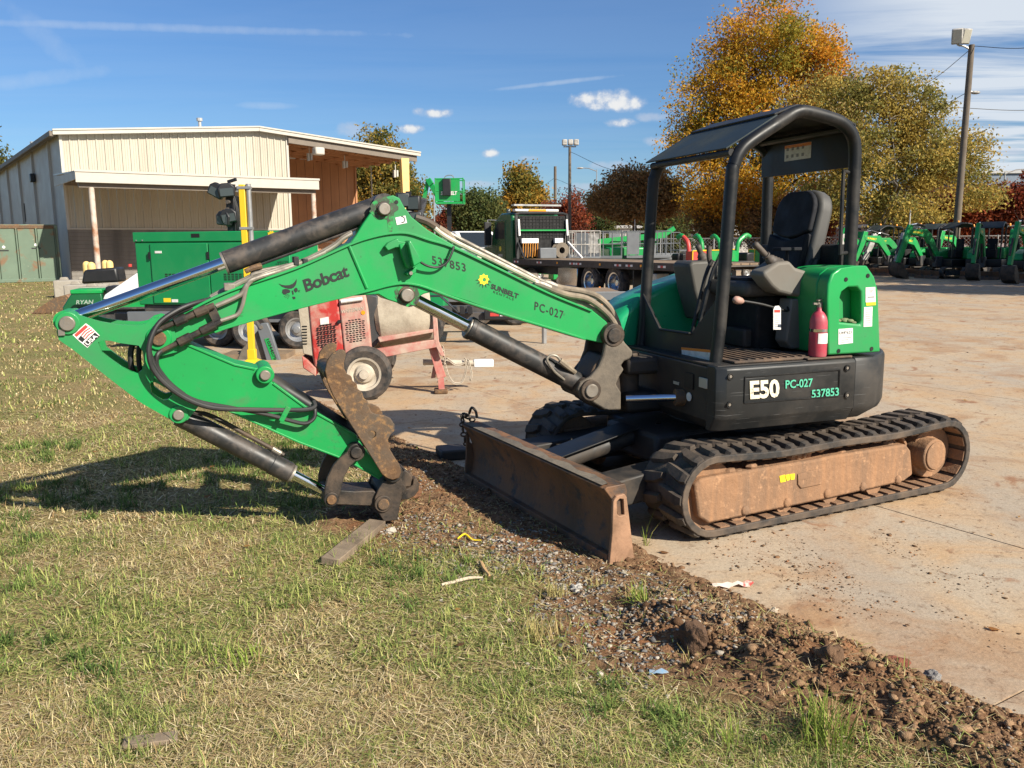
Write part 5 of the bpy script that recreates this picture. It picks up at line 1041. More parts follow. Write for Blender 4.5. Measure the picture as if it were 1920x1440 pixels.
def build_grass():
    rng = np.random.default_rng(3); xs = []; ys = []; Ls = []; Ws = []; Cs = []
    for (r0, r1, dens, l0, w0) in ((1.3, 3.2, 6800, 0.055, 0.0028), (3.2, 5.2, 3900, 0.055, 0.0038), (5.2, 8.5, 1600, 0.055, 0.0062), (8.5, 14, 520, 0.06, 0.011), (14, 26, 130, 0.065, 0.020), (26, 46, 26, 0.07, 0.036)):
        half = 0.80; area = half * (r1 ** 2 - r0 ** 2) * 1.15; n = int(dens * area)
        y = np.sqrt(rng.uniform(r0 ** 2, r1 ** 2, n)); x = y * rng.uniform(-half - 0.05, half, n)
        s, d = sd_of(x, y); ok = d < -0.02
        m = soil_mask(s, d); pn = fbm(x * 1.1, y * 1.1, 4, 40); cl = fbm(x * 6.0, y * 6.0, 3, 44)
        keep = rng.uniform(0, 1, n) < (1 - m * 0.95) * np.clip(0.10 + 2.2 * (cl - 0.30), 0.06, 1.0)
        ok &= keep; x, y, s, d, pn, cl = (q[ok] for q in (x, y, s, d, pn, cl)); n = len(x)
        gfrac = np.clip((pn - 0.35) / 0.14, 0.14, 1.0) * np.where(y > 6, 0.6, 1.0) * np.clip(0.95 - 0.22 * x, 0.45, 1.0)
        isg = rng.uniform(0, 1, n) < gfrac
        col = np.where(isg[:, None], GREENS[rng.integers(0, len(GREENS), n)], STRAW[rng.integers(0, len(STRAW), n)]) * rng.uniform(0.6, 1.2, (n, 1))
        ln = l0 * rng.uniform(0.35, 1.25, n) * np.where(isg, 1.15, 0.85) * (0.45 + 1.1 * cl) * np.where(isg & (rng.uniform(0, 1, n) < 0.06), 1.8, 1.0)
        xs.append(x); ys.append(y); Ls.append(ln); Ws.append(w0 * rng.uniform(0.6, 1.4, n)); Cs.append(col)
    x, y, ln, w, c = np.concatenate(xs), np.concatenate(ys), np.concatenate(Ls), np.concatenate(Ws), np.concatenate(Cs); s, d = sd_of(x, y)
    o = add_obj('grass', blades_mesh('grass', x, y, ground_z(s, d) - 0.004, ln, w, c, 0.95, rng)); tag(o, 'short mixed straw and green grass covering the lawn', 'grass', kind='stuff')
    # matted thatch: dry strands lying in every direction between the living blades
    xs = []; ys = []; Ws = []
    for r0, r1, dens, w0 in ((1.3, 3.2, 6500, 0.0026), (3.2, 5.2, 3600, 0.0036), (5.2, 9.0, 1300, 0.0060)):
        n = int(dens * 0.8 * (r1 ** 2 - r0 ** 2) * 1.1); y = np.sqrt(rng.uniform(r0 ** 2, r1 ** 2, n)); x = y * rng.uniform(-0.85, 0.6, n); s, d = sd_of(x, y)
        k = (d < -0.05) & (rng.uniform(0, 1, n) > soil_mask(s, d) * 0.93); xs.append(x[k]); ys.append(y[k]); Ws.append(np.full(k.sum(), w0))
    x, y, w = np.concatenate(xs), np.concatenate(ys), np.concatenate(Ws); n = len(x); s, d = sd_of(x, y)
    pal = np.array([[0.68, 0.54, 0.30], [0.50, 0.36, 0.20], [0.34, 0.23, 0.13], [0.78, 0.66, 0.42], [0.60, 0.50, 0.24], [0.46, 0.46, 0.15]]); c = pal[rng.integers(0, 6, n)] * rng.uniform(0.7, 1.15, (n, 1)); gm = (fbm(x * 1.1, y * 1.1, 4, 40) > 0.44) & (rng.uniform(0, 1, n) < 0.45); c[gm] = GREENS[rng.integers(0, 6, gm.sum())]
    o = add_obj('thatch', blades_mesh('thatch', x, y, ground_z(s, d) + rng.uniform(0.0, 0.012, n), rng.uniform(0.02, 0.085, n), w * rng.uniform(0.6, 1.4, n), c, 1.40, rng, 1.0, 1.08, 0.12)); tag(o, 'dry matted thatch lying between the grass blades', 'thatch', kind='stuff')
    # broad-leaved weeds and crabgrass clumps, darker green
    n = 1100; y0 = np.sqrt(rng.uniform(1.8 ** 2, 7.5 ** 2, n)); x0 = y0 * rng.uniform(-0.8, 0.35, n); s, d = sd_of(x0, y0); k = (d < -0.35) & (soil_mask(s, d) < 0.35) & (fbm(x0 * 0.9, y0 * 0.9, 3, 88) > 0.45); x0, y0 = x0[k], y0[k]; m = 34
    x = np.repeat(x0, m) + rng.normal(0, 0.030, len(x0) * m); y = np.repeat(y0, m) + rng.normal(0, 0.030, len(x0) * m); s, d = sd_of(x, y); n = len(x); pal = np.array([[0.075, 0.125, 0.030], [0.11, 0.17, 0.040], [0.16, 0.22, 0.055], [0.24, 0.28, 0.08]])
    c = pal[np.repeat(rng.integers(0, 3, len(x0)), m)] * rng.uniform(0.7, 1.4, (n, 1)); o = add_obj('weeds', blades_mesh('weeds', x, y, ground_z(s, d), rng.uniform(0.03, 0.105, n), rng.uniform(0.004, 0.0075, n), c, 1.0, rng)); tag(o, 'darker green weed and crabgrass clumps scattered through the lawn', 'weeds', kind='stuff')
build_grass()
_ico = None
def ico():
    global _ico
    if _ico is None:
        bm = bmesh.new(); bmesh.ops.create_icosphere(bm, subdivisions=0 + 1, radius=1.0); bm.verts.ensure_lookup_table()
        _ico = (np.array([v.co for v in bm.verts]), np.array([[v.index for v in f.verts] for f in bm.faces])); bm.free()
    return _ico
def stones_mesh(name, x, y, z, r, col, rng, flat=0.65, mat=None):
    V, Fc = ico(); n = len(x); nv = len(V); k = rng.uniform(0.48, 1.45, (n, nv, 1)); sc = np.stack([rng.uniform(0.7, 1.3, n), rng.uniform(0.7, 1.3, n), rng.uniform(0.6, 1.1, n) * flat], -1)[:, None, :]
    a = rng.uniform(0, 6.28, n); ca, sa = np.cos(a)[:, None], np.sin(a)[:, None]
    P = V[None] * k * sc * r[:, None, None]; X = P[..., 0] * ca - P[..., 1] * sa; Y_ = P[..., 0] * sa + P[..., 1] * ca
    P = np.stack([X + x[:, None], Y_ + y[:, None], P[..., 2] + z[:, None]], -1).reshape(-1, 3)
    f = (Fc[None] + (np.arange(n) * nv)[:, None, None]).reshape(-1); return raw_mesh(name, P, f, np.full(n * len(Fc), 3), mat or M['stone'], np.repeat(col, nv, 0))
def build_gravel():
    rng = np.random.default_rng(9)
    # grey gravel where it shows through between soil and grass
    n = 6500; s = rng.normal(-0.55, 0.85, n); d = -0.62 + rng.normal(0, 0.26, n) - 0.10 * s; s2 = rng.normal(0.9, 0.9, n // 2); d2 = -0.75 + rng.normal(0, 0.32, n // 2)
    s = np.concatenate([s, s2]); d = np.concatenate([d, d2]); ok = (d < -0.12) & (s > -3) ; s, d = s[ok], d[ok]
    keep = (fbm(s * 2.0, d * 2.0, 3, 61) + rng.normal(0, 0.07, len(s))) > 0.50; s, d = s[keep], d[keep]; n = len(s); x, y = xy_of(s, d)
    pal = np.array([[0.30, 0.27, 0.235], [0.20, 0.19, 0.18], [0.42, 0.37, 0.30], [0.52, 0.46, 0.38], [0.14, 0.135, 0.13], [0.33, 0.24, 0.16]])
    r = np.clip(rng.lognormal(-5.1, 0.42, n), 0.003, 0.015)
    o = add_obj('gravel', stones_mesh('gravel', x, y, ground_z(s, d) + r * 0.25, r, pal[rng.integers(0, 6, n)] * rng.uniform(0.8, 1.15, (n, 1)) * 0.8, rng)); tag(o, 'small grey gravel stones strewn between soil and grass', 'gravel', kind='stuff')
    # brown soil crumbs and clods
    pts = [(rng.normal(a, ra * 0.8, int(5200 * ra)), rng.normal(b, rb * 0.75, int(5200 * ra)), h) for a, b, ra, rb, h in PILE]
    s = np.concatenate([p[0] for p in pts] + [rng.uniform(-3, 6, 5000)]); d = np.concatenate([p[1] for p in pts] + [-np.abs(rng.normal(0.0, 0.35, 5000)) + 0.06]); n = len(s)
    ok = d < 0.10; s, d = s[ok], d[ok]; n = len(s); x, y = xy_of(s, d)
    r = np.clip(rng.lognormal(-5.3, 0.55, n), 0.0025, 0.026); pal = np.array([[0.165, 0.092, 0.048], [0.12, 0.066, 0.035], [0.23, 0.135, 0.072], [0.29, 0.18, 0.10]])
    z = np.maximum(ground_z(s, d), np.where(d > 0, 0.0, -1)) + r * 0.10
    o = add_obj('soil_clods', stones_mesh('soil_clods', x, y, z, r, pal[rng.integers(0, 4, n)] * rng.uniform(0.75, 1.2, (n, 1)), rng, 0.8)); tag(o, 'brown soil crumbs and clods along the slab edge', 'soil', kind='stuff')
    # crumbs, clay flakes and leaf litter on the slabs
    n = 3000; y = np.sqrt(rng.uniform(2.5 ** 2, 30 ** 2, n)) ; x = y * rng.uniform(-0.25, 0.85, n); s, d = sd_of(x, y)
    keep = (d > 0.02) & (rng.uniform(0, 1, n) < np.clip(2.4 * (fbm(x * 0.8, y * 0.8, 3, 71) - 0.36), 0.03, 1)); x, y = x[keep], y[keep]; n = len(x)
    xa, ya = G(1500, 1130).xy; m = 2600; x = np.concatenate([x, rng.normal(1.75, 0.55, m)]); y = np.concatenate([y, rng.normal(4.25, 0.45, m)]); s, d = sd_of(x, y); ok = (d > 0.02) & ((fbm(x * 3.1, y * 3.1, 4, 93) + rng.normal(0, 0.03, len(x)) > 0.56) | (y > 6)); x, y = x[ok], y[ok]; n = len(x)
    r = np.clip(rng.lognormal(-5.75, 0.6, n), 0.0012, 0.016) * np.where(y > 7, 1.7, 1.0); pal = np.array([[0.17, 0.098, 0.052], [0.24, 0.13, 0.066], [0.30, 0.19, 0.11], [0.12, 0.085, 0.06], [0.30, 0.14, 0.065]])
    o = add_obj('yard_litter', stones_mesh('yard_litter', x, y, r * 0.2, r, pal[rng.integers(0, 5, n)] * rng.uniform(0.7, 1.2, (n, 1)), rng, 0.35)); tag(o, 'dirt crumbs and dead leaf bits scattered on the concrete', 'litter', kind='stuff')
    # fallen leaves on lawn and slabs
    n = 420; y = np.sqrt(rng.uniform(2.0 ** 2, 16 ** 2, n)); x = y * rng.uniform(-0.7, 0.7, n); s, d = sd_of(x, y); z = np.where(d < 0.03, ground_z(s, d) + 0.022, 0.006); a = rng.uniform(0, 6.28, n); r = rng.uniform(0.010, 0.028, n)
    P = np.zeros((n, 6, 3))
    for k, (u, w, h) in enumerate(((-1, 0, 0), (-0.3, 0.62, 0.25), (0.5, 0.5, 0.1), (1, 0, 0.3), (0.45, -0.55, 0.3), (-0.35, -0.6, 0.0))): P[:, k] = np.stack([x + (u * np.cos(a) - w * np.sin(a)) * r, y + (u * np.sin(a) + w * np.cos(a)) * r, z + h * r * rng.uniform(0.3, 1.2, n)], -1)
    pal = np.array([[0.33, 0.15, 0.05], [0.22, 0.11, 0.05], [0.42, 0.24, 0.08], [0.16, 0.085, 0.045]]); o = add_obj('fallen_leaves', raw_mesh('fallen_leaves', P.reshape(-1, 3), np.arange(n * 6), np.full(n, 6), M['leafy'], np.repeat(pal[rng.integers(0, 4, n)], 6, 0))); tag(o, 'brown and orange dead leaves fallen on lawn and concrete', 'leaves', kind='stuff')
    # straw and thatch lying on the soil
    n = 5200; s = rng.uniform(-2.6, 5, n); d = -np.abs(rng.normal(0, 0.65, n)); x, y = xy_of(s, d)
    col = STRAW[rng.integers(0, len(STRAW), n)] * rng.uniform(0.7, 1.1, (n, 1))
    o = add_obj('dead_straw', blades_mesh('dead_straw', x, y, ground_z(s, d) + 0.003, rng.uniform(0.02, 0.07, n), rng.uniform(0.002, 0.004, n), col, 1.45, rng, 1.0, 1.04, 0.06)); tag(o, 'dry straw bits lying across the bare soil', 'straw', kind='stuff')
build_gravel()
def gz(x, y): s, d = sd_of(np.array([x]), np.array([y])); return float(ground_z(s, d)[0])
def small_things():
    rng = np.random.default_rng(12)
    def rock(nm, label, cat, px, py, r, col, flat=0.65, n=1, spread=0.0, on_slab=False):
        p = G(px, py); z = 0.0 if on_slab else gz(p.x, p.y); o = thing(nm, label, cat, (p.x, p.y, z)) if False else None
        bm = bmesh.new(); bmesh.ops.create_icosphere(bm, subdivisions=4, radius=1.0)
        off = rng.uniform(0, 99)
        for v in bm.verts:
            c = v.co; k = 0.35 + 1.25 * float(fbm(np.array([c.x * 1.5 + off + c.z]), np.array([c.y * 1.5 + c.z * 1.8]), 5, 3)[0]); v.co = Vector((c.x * k, c.y * k * 0.85, c.z * k * flat)) * r
        me = bpy.data.meshes.new(nm); bm.to_mesh(me); bm.free(); me.polygons.foreach_set('use_smooth', [True] * len(me.polygons)); me.set_sharp_from_angle(angle=math.radians(60))
        me.materials.append(pm(nm + '_surface', col, 0.92, var=0.3, vscale=12, bump=0.02, bump_scale=45, dirt=tuple(c * 0.55 for c in col), dirt_amt=0.35, dirt_scale=9))
        ob = add_obj(nm, me); ob.location = (p.x, p.y, z + r * flat * 0.45); ob.rotation_euler = (0, 0, rng.uniform(0, 6)); tag(ob, label, cat)
    rock('rock', 'pale white rock at the tip of the wooden plank', 'rock', 732, 1000, 0.035, (0.55, 0.50, 0.42))
    rock('rock', 'chunky white stone in front of the dozer blade', 'rock', 1080, 1108, 0.040, (0.50, 0.47, 0.42))
    rock('rock', 'smooth grey stone lying on the slab edge beside the soil', 'rock', 1748, 1292, 0.035, (0.30, 0.28, 0.26), 0.5)
    rock('rock', 'small pale stone on the concrete near the striped wrapper', 'rock', 1451, 1148, 0.022, (0.55, 0.45, 0.33), 0.8, on_slab=True)
    rock('soil_clod', 'large dark clod standing up at the edge of the gravel', 'clod', 1303, 1232, 0.066, (0.12, 0.066, 0.036), 1.2)
    rock('soil_clod', 'brown clod with a stone in the middle of the soil pile', 'clod', 1553, 1290, 0.045, (0.17, 0.095, 0.05), 0.9)
    rock('soil_clod', 'crumbly orange clay lump in the shade behind the coupler hook', 'clod', 775, 930, 0.085, (0.22, 0.10, 0.045), 0.5)
    rock('brick_fragment', 'broken red brick piece on the slab edge', 'brick', 1682, 1268, 0.040, (0.26, 0.085, 0.045), 0.5)
    # plank
    a, b = G(622, 1058), G(708, 992); d = (b - a); l = d.length; pk = MB(); pk.box(-0.02, l, -0.055, 0.055, 0, 0.045)
    o = pk.build('plank', pm('weathered_wood', (0.25, 0.19, 0.13), 0.9, var=0.25, vscale=4, dirt=(0.11, 0.08, 0.055), dirt_amt=0.4, dirt_scale=6, bump=0.003, bump_scale=50), bevel=0.004)
    o.location = (a.x, a.y, gz(a.x, a.y) + 0.0); o.rotation_euler = (0.05, -0.03, math.atan2(d.y, d.x)); tag(o, 'weathered short wooden plank half sunk in the grass below the coupler', 'plank')
    a = G(283, 1392); pk = MB(); pk.box(-0.09, 0.09, -0.03, 0.03, 0, 0.018); o = pk.build('wood_scrap', bpy.data.materials['weathered_wood'], bevel=0.003); o.location = (a.x, a.y, gz(a.x, a.y) + 0.005); o.rotation_euler = (0, 0.05, 0.3); tag(o, 'split grey wood scrap lying deep in the grass', 'wood')
    def stick(nm, label, pts, r, mat, cat='stick'):
        P = [G(*p) for p in pts]; P = [Vector((p.x, p.y, gz(p.x, p.y) + r + 0.012)) for p in P]; o0 = P[0].copy(); ob = MB().tube([p - o0 for p in P], [r * 0.8] + [r] * (len(P) - 2) + [r * 0.5], 7, smooth=3).build(nm, mat); ob.location = o0; tag(ob, label, cat)
    stick('stick', 'bleached thin stick lying on gravel before the blade', [(828, 1104), (852, 1098), (880, 1092), (905, 1090)], 0.009, pm('bleached_wood', (0.55, 0.45, 0.33), 0.9))
    stick('wood_chip', 'short tan wood splinter tilted beside the bleached stick', [(902, 1062), (908, 1075), (918, 1086)], 0.012, pm('tan_wood', (0.45, 0.28, 0.13), 0.9))
    stick('strap_scrap', 'short scrap of yellow strap on the bare soil', [(858, 1019), (872, 1014), (886, 1019), (902, 1021)], 0.006, M['yellow_st'], 'strap')
    p = G(1235, 1272); w = MB(); w.add([(-0.040, -0.012, 0.0), (-0.012, -0.018, 0.012), (0.012, -0.010, 0.004), (0.038, -0.014, 0.010), (0.040, 0.014, 0.002), (0.014, 0.018, 0.014), (-0.010, 0.012, 0.006), (-0.036, 0.016, 0.010)], [(0, 1, 6, 7), (1, 2, 5, 6), (2, 3, 4, 5)]); o = w.build('wrapper', pm('blue_plastic', (0.24, 0.40, 0.56), 0.4, dirt=(0.4, 0.38, 0.34), dirt_amt=0.35, dirt_scale=40)); o.location = (p.x, p.y, gz(p.x, p.y) + 0.012); tag(o, 'crumpled light blue plastic wrapper on the gravel', 'wrapper')
    p = G(1373, 1101); w = MB(); vs = []; n = 9
    for i in range(n):
        t = i / (n - 1); vs += [(-0.11 + 0.22 * t, -0.020 - 0.006 * math.sin(i * 2.1), 0.012 + 0.010 * math.sin(i * 1.7)), (-0.11 + 0.22 * t, 0.0, 0.026 + 0.006 * math.sin(i * 2.9)), (-0.11 + 0.22 * t, 0.022 + 0.007 * math.cos(i * 1.3), 0.008)]
    w.add(vs, [(3 * i + k, 3 * i + 3 + k, 3 * i + 4 + k, 3 * i + 1 + k) for i in range(n - 1) for k in (0, 1)]); o = w.build('flattened_carton', pm('red_white_paper', (0.62, 0.50, 0.42), 0.8, var=0.1, dirt=(0.42, 0.06, 0.05), dirt_amt=0.38, dirt_scale=14, dirt_soft=0.04)); o.location = (p.x, p.y, 0.002); o.rotation_euler = (0, 0, 0.15); tag(o, 'flattened red and white paper carton on the concrete near the slab edge', 'carton')
    # black block behind the blade
    p = G(852, 858); w = MB(); w.box(-0.13, 0.10, -0.10, 0.14, 0, 0.085); o = w.build('rubber_block', M['black_dusty'], bevel=0.015); o.location = (p.x, p.y, 0); o.rotation_euler = (0, 0, 0.3); tag(o, 'black block lying on the concrete by the far end of dozer blade', 'block')
    # distinct tufts
    def tuft(px, py, n, ln, wd, label, green, lean=0.6, rad=0.03):
        p = G(px, py); x = rng.normal(0, rad, n); y = rng.normal(0, rad, n); col = (np.array([[0.25, 0.33, 0.06]]) if green else np.array([[0.42, 0.36, 0.14]])) * rng.uniform(0.7, 1.25, (n, 1)) * np.array([[1, 1, 1]]); col[: n // 5] = STRAW[1]
        me = blades_mesh('grass_tuft', x, y, np.zeros(n), ln * rng.uniform(0.45, 1.15, n), np.full(n, wd), col, lean, rng); o = add_obj('grass_tuft', me); o.location = (p.x, p.y, gz(p.x, p.y) - 0.005); tag(o, label, 'grass tuft')
    tuft(1550, 1405, 190, 0.20, 0.0045, 'big bright green grass tuft growing out of the soil pile', True, 0.55, 0.045)
    tuft(1375, 1405, 40, 0.12, 0.004, 'thin yellow green tuft at the edge of the gravel', True)
    tuft(1200, 1140, 90, 0.11, 0.004, 'dark green weed tuft between gravel and dozer blade', True, 0.8)
    tuft(1040, 1120, 110, 0.10, 0.0035, 'yellowish tuft beside the chunky white stone', False, 0.7)
    tuft(1118, 1102, 60, 0.08, 0.0035, 'small tuft right of the chunky white stone under the blade', False, 0.8)
    tuft(1010, 1195, 150, 0.10, 0.0035, 'straw coloured tuft standing on the gravelly ground', False, 0.6, 0.05)
    tuft(1210, 1020, 12, 0.26, 0.004, 'single long green weed leaning from the blade end plate', True, 0.7, 0.01)
    tuft(655, 1030, 160, 0.09, 0.0035, 'dense tuft crowding the side of the wooden plank', True, 0.7, 0.06)
    tuft(1290, 1260, 14, 0.15, 0.0035, 'sparse tuft with pale flower head beside the large dark clod', False, 0.5, 0.015)
    tuft(30, 920, 120, 0.13, 0.004, 'clump of green grass catching light at the shadow edge', True, 0.7, 0.08)
    tuft(460, 1240, 120, 0.12, 0.005, 'dark green crabgrass clump in the lawn', True, 1.0, 0.06)
small_things()
# ================================================================== WAREHOUSE, CONTAINER AND THINGS ON THE LEFT
M['siding'] = pm('cream_siding', (0.43, 0.395, 0.315), 0.5, var=0.05, vscale=0.6, dirt=(0.36, 0.315, 0.25), dirt_amt=0.25, dirt_scale=0.8, streak=True)
M['siding_grey'] = pm('pale_grey_siding', (0.46, 0.42, 0.355), 0.5, var=0.05, vscale=0.5)
M['orange_wall'] = pm('orange_plywood', (0.42, 0.20, 0.088), 0.7, var=0.12, vscale=0.7, dirt=(0.30, 0.14, 0.07), dirt_amt=0.3, dirt_scale=0.8, streak=True)
M['block'] = pm('painted_block', (0.20, 0.185, 0.165), 0.85, var=0.12, vscale=0.9, dirt=(0.08, 0.075, 0.07), dirt_amt=0.3, dirt_scale=0.7, streak=True)
M['trim'] = pm('white_trim', (0.46, 0.43, 0.37), 0.45, var=0.04)
M['dark_trim'] = pm('dark_brown_trim', (0.16, 0.13, 0.10), 0.6, var=0.1)  # even dark brown for beams, gutter and wall backing
M['rust_post'] = pm('rusty_white_post', (0.50, 0.44, 0.37), 0.7, var=0.1, dirt=(0.30, 0.13, 0.06), dirt_amt=0.46, dirt_scale=1.3, dirt_soft=0.10)
M['yellow'] = pm('yellow_paint', (0.74, 0.47, 0.02), 0.4, var=0.08)
M['bollard'] = pm('faded_yellow', (0.72, 0.50, 0.18), 0.6, var=0.08)
M['galv'] = pm('galvanised', (0.38, 0.38, 0.37), 0.42, metal=0.6, var=0.15)
M['roof_metal'] = pm('roof_metal', (0.45, 0.44, 0.42), 0.4, metal=0.3, var=0.05)
M['cont'] = pm('container_green', (0.115, 0.165, 0.115), 0.65, var=0.12, vscale=0.8, dirt=(0.20, 0.10, 0.05), dirt_amt=0.32, dirt_scale=1.3, dirt_soft=0.06, fine=(0.28, 0.30, 0.22), fine_amt=0.2, fine_scale=3)
M['black_plastic'] = pm('black_plastic', (0.014, 0.014, 0.015), 0.45, var=0.2)
M['glass'] = pm('dark_glass', (0.02, 0.025, 0.028), 0.06, var=0, coat=0.3)
M['lamp_glass'] = pm('lamp_glass', (0.05, 0.06, 0.06), 0.10, var=0)
M['dk_grey'] = pm('dark_grey_paint', (0.045, 0.047, 0.048), 0.5, var=0.15, dirt=(0.15, 0.11, 0.08), dirt_amt=0.25)
M['mid_grey'] = pm('grey_paint', (0.13, 0.14, 0.15), 0.5, var=0.1)
M['white_paint'] = pm('white_paint', (0.74, 0.74, 0.73), 0.35, var=0.03, coat=0.2)
M['tyre'] = pm('tyre_rubber', (0.020, 0.020, 0.020), 0.8, var=0.2, dirt=(0.17, 0.13, 0.10), dirt_amt=0.30, dirt_scale=6)
M['timber'] = pm('deck_timber', (0.24, 0.165, 0.10), 0.85, var=0.2, vscale=3, dirt=(0.12, 0.085, 0.06), dirt_amt=0.35)
BC = Vector((-23.134, 45.316, 0)); BY = math.radians(36)
bld = thing('warehouse', 'cream metal warehouse with low gable roof, open bay and rusty canopy posts', 'building', BC, BY)
def warehouse():
    # local x along the gable front (to the right), y back into the building, z up
    def eave(x): return 7.50 + 0.83 * (1 - abs(x - 10.4) / 10.4)
    W_ = 12.2
    # front siding panels, one by one; each a shallow ribbed sheet cut to the roof slope
    n = 29; w = W_ / n
    for i in range(n):
        x0, x1 = i * w, (i + 1) * w; p = MB(); zt0, zt1 = eave(x0) - 0.02, eave(x1) - 0.02
        xs = [(0.0, 0.0), (0.02, -0.055), (0.075, -0.055), (0.095, 0.0), (0.40 * w, 0.0), (0.43 * w, -0.014), (0.47 * w, 0.0), (0.68 * w, 0.0), (0.71 * w, -0.014), (0.75 * w, 0.0), (w - 0.002, 0.0)]
        vs = []
        for dx, dy in xs: t = dx / w; vs += [(x0 + dx, dy, 2.66), (x0 + dx, dy, zt0 + (zt1 - zt0) * t)]
        p.add(vs, [(2 * k, 2 * k + 2, 2 * k + 3, 2 * k + 1) for k in range(len(xs) - 1)]); p.build('siding_panel', M['siding'], bld, angle=20)
    MB().box(-0.03, 0.10, -0.075, 0.05, 2.62, 7.5).build('corner_trim', M['trim'], bld); MB().box(W_ - 0.10, W_ + 0.04, -0.075, 8.0, 2.62, 8.2).build('corner_trim', M['trim'], bld)
    # block base, in courses
    for k in range(13):
        z0 = 0.205 * k; 
        MB().box(0.0, W_, -0.03 + 0.002 * (k % 2), 0.10, z0 + 0.005, z0 + 0.198).build('block_course', M['block'], bld, bevel=0.006)
    MB().box(0.02, W_ - 0.02, -0.015, 0.09, 0, 2.68).build('base_wall', M['dark_trim'], bld)
    MB().box(-0.02, W_, -0.06, 0.02, 2.63, 2.70).build('base_flashing', M['trim'], bld)
    # side wall
    for i in range(11):
        y0 = 0.05 + 3.2 * i; s = MB(); s.box(-0.004, 0.06, y0, y0 + 3.19, 0, 7.42); s.build('side_panel', M['siding_grey'], bld)
        if i % 2: MB().box(-0.14, 0.0, y0 - 0.10, y0 + 0.10, 0, 7.40).build('pilaster', M['siding_grey'], bld)
    MB().box(-0.30, -0.05, 9.2, 9.7, 5.6, 6.1).build('wall_pack_light', M['black_plastic'], bld, bevel=0.04)
    MB().box(-0.035, -0.004, 15.4, 15.6, 3.4, 4.6).build('wall_slot', M['dark'], bld); 
    # roof: two sloped sheets with fascia, gutter and rake trim
    for sx, x0, x1 in ((1, -0.35, 10.4), (-1, 10.4, 21.1)):
        z0, z1 = (7.50 - 0.028, 8.36) if sx > 0 else (8.36, 7.50 - 0.02)
        r = MB(); r.add([(x0, -0.35, z0 + 0.05), (x1, -0.35, z1 + 0.05), (x1, 36, z1 + 0.05), (x0, 36, z0 + 0.05), (x0, -0.35, z0 - 0.02), (x1, -0.35, z1 - 0.02), (x1, 36, z1 - 0.02), (x0, 36, z0 - 0.02)], [(0, 1, 2, 3), (7, 6, 5, 4), (0, 4, 5, 1), (2, 6, 7, 3), (0, 3, 7, 4), (1, 5, 6, 2)])
        ro = r.build('roof', M['roof_metal'], bld)
        f = MB(); f.add([(x0, -0.42, z0 + 0.11), (x1, -0.42, z1 + 0.11), (x1, -0.42, z1 - 0.12), (x0, -0.42, z0 - 0.12), (x0, -0.34, z0 + 0.11), (x1, -0.34, z1 + 0.11), (x1, -0.34, z1 - 0.12), (x0, -0.34, z0 - 0.12)], [(0, 1, 2, 3), (7, 6, 5, 4), (0, 4, 5, 1), (2, 6, 7, 3), (0, 3, 7, 4), (1, 5, 6, 2)]); f.build('rake_trim', M['trim'], ro, bevel=0.02)
        g = MB(); g.add([(x0, -0.47, z0 + 0.17), (x1, -0.47, z1 + 0.17), (x1, -0.47, z1 + 0.09), (x0, -0.47, z0 + 0.09), (x0, -0.34, z0 + 0.17), (x1, -0.34, z1 + 0.17), (x1, -0.34, z1 + 0.09), (x0, -0.34, z0 + 0.09)], [(0, 1, 2, 3), (7, 6, 5, 4), (0, 4, 5, 1), (2, 6, 7, 3), (0, 3, 7, 4), (1, 5, 6, 2)]); g.build('rake_cap', M['trim'], ro)
    MB().box(-0.50, -0.30, -0.35, 36, 7.28, 7.56).build('gutter', M['dark_trim'], bld, bevel=0.03)
    v = MB(); v.cyl((7.9, 2.5, 8.0), (7.9, 2.5, 8.95), 0.09, n=10); v.cyl((7.9, 2.5, 8.95), (7.9, 2.5, 9.12), 0.17, n=10); v.build('roof_vent', M['roof_metal'], bld)
    v = MB(); v.cyl((-0.1, 8, 7.6), (-0.1, 8, 7.82), 0.22, n=10); v.build('roof_vent', M['roof_metal'], bld)
    # open bay: recessed orange wall of boards, beam, rafters, column
    n = 13; w = 8.2 / n
    for i in range(n): MB().box(W_ + i * w + 0.012, W_ + (i + 1) * w - 0.012, 8.0, 8.06, 0.9, 7.62).build('wall_board', M['orange_wall'], bld)
    MB().box(W_, 20.4, 8.03, 8.10, 0.9, 7.6).build('board_backing', M['dark_trim'], bld); MB().box(W_, 20.4, 7.94, 8.1, 0, 0.9).build('base_wall', M['orange_wall'], bld)
    MB().box(20.38, 20.52, 7.9, 8.14, 0, 7.6).build('corner_trim', M['orange_wall'], bld)
    bm_ = MB(); bm_.add([(W_, -0.25, 7.70), (20.9, -0.25, 7.02), (20.9, -0.05, 7.02), (W_, -0.05, 7.70), (W_, -0.25, 8.12), (20.9, -0.25, 7.42), (20.9, -0.05, 7.42), (W_, -0.05, 8.12)], [(0, 1, 2, 3), (7, 6, 5, 4), (0, 4, 5, 1), (1, 5, 6, 2), (2, 6, 7, 3), (3, 7, 4, 0)]); bm_.build('bay_beam', M['dark_trim'], bld)
    for yy in (1.6, 3.3, 5.0, 6.7):
        b = MB(); b.bar((W_, yy, 7.95), (20.9, yy, 7.25), 0.12, 0.24); b.build('rafter', M['orange_wall'], bld)
    for k in range(6): b = MB(); xx = W_ + 0.8 + 1.5 * k; zz = eave(xx) - 0.18; b.box(xx - 0.04, xx + 0.04, -0.1, 8.0, zz - 0.12, zz); b.build('purlin', M['orange_wall'], bld)
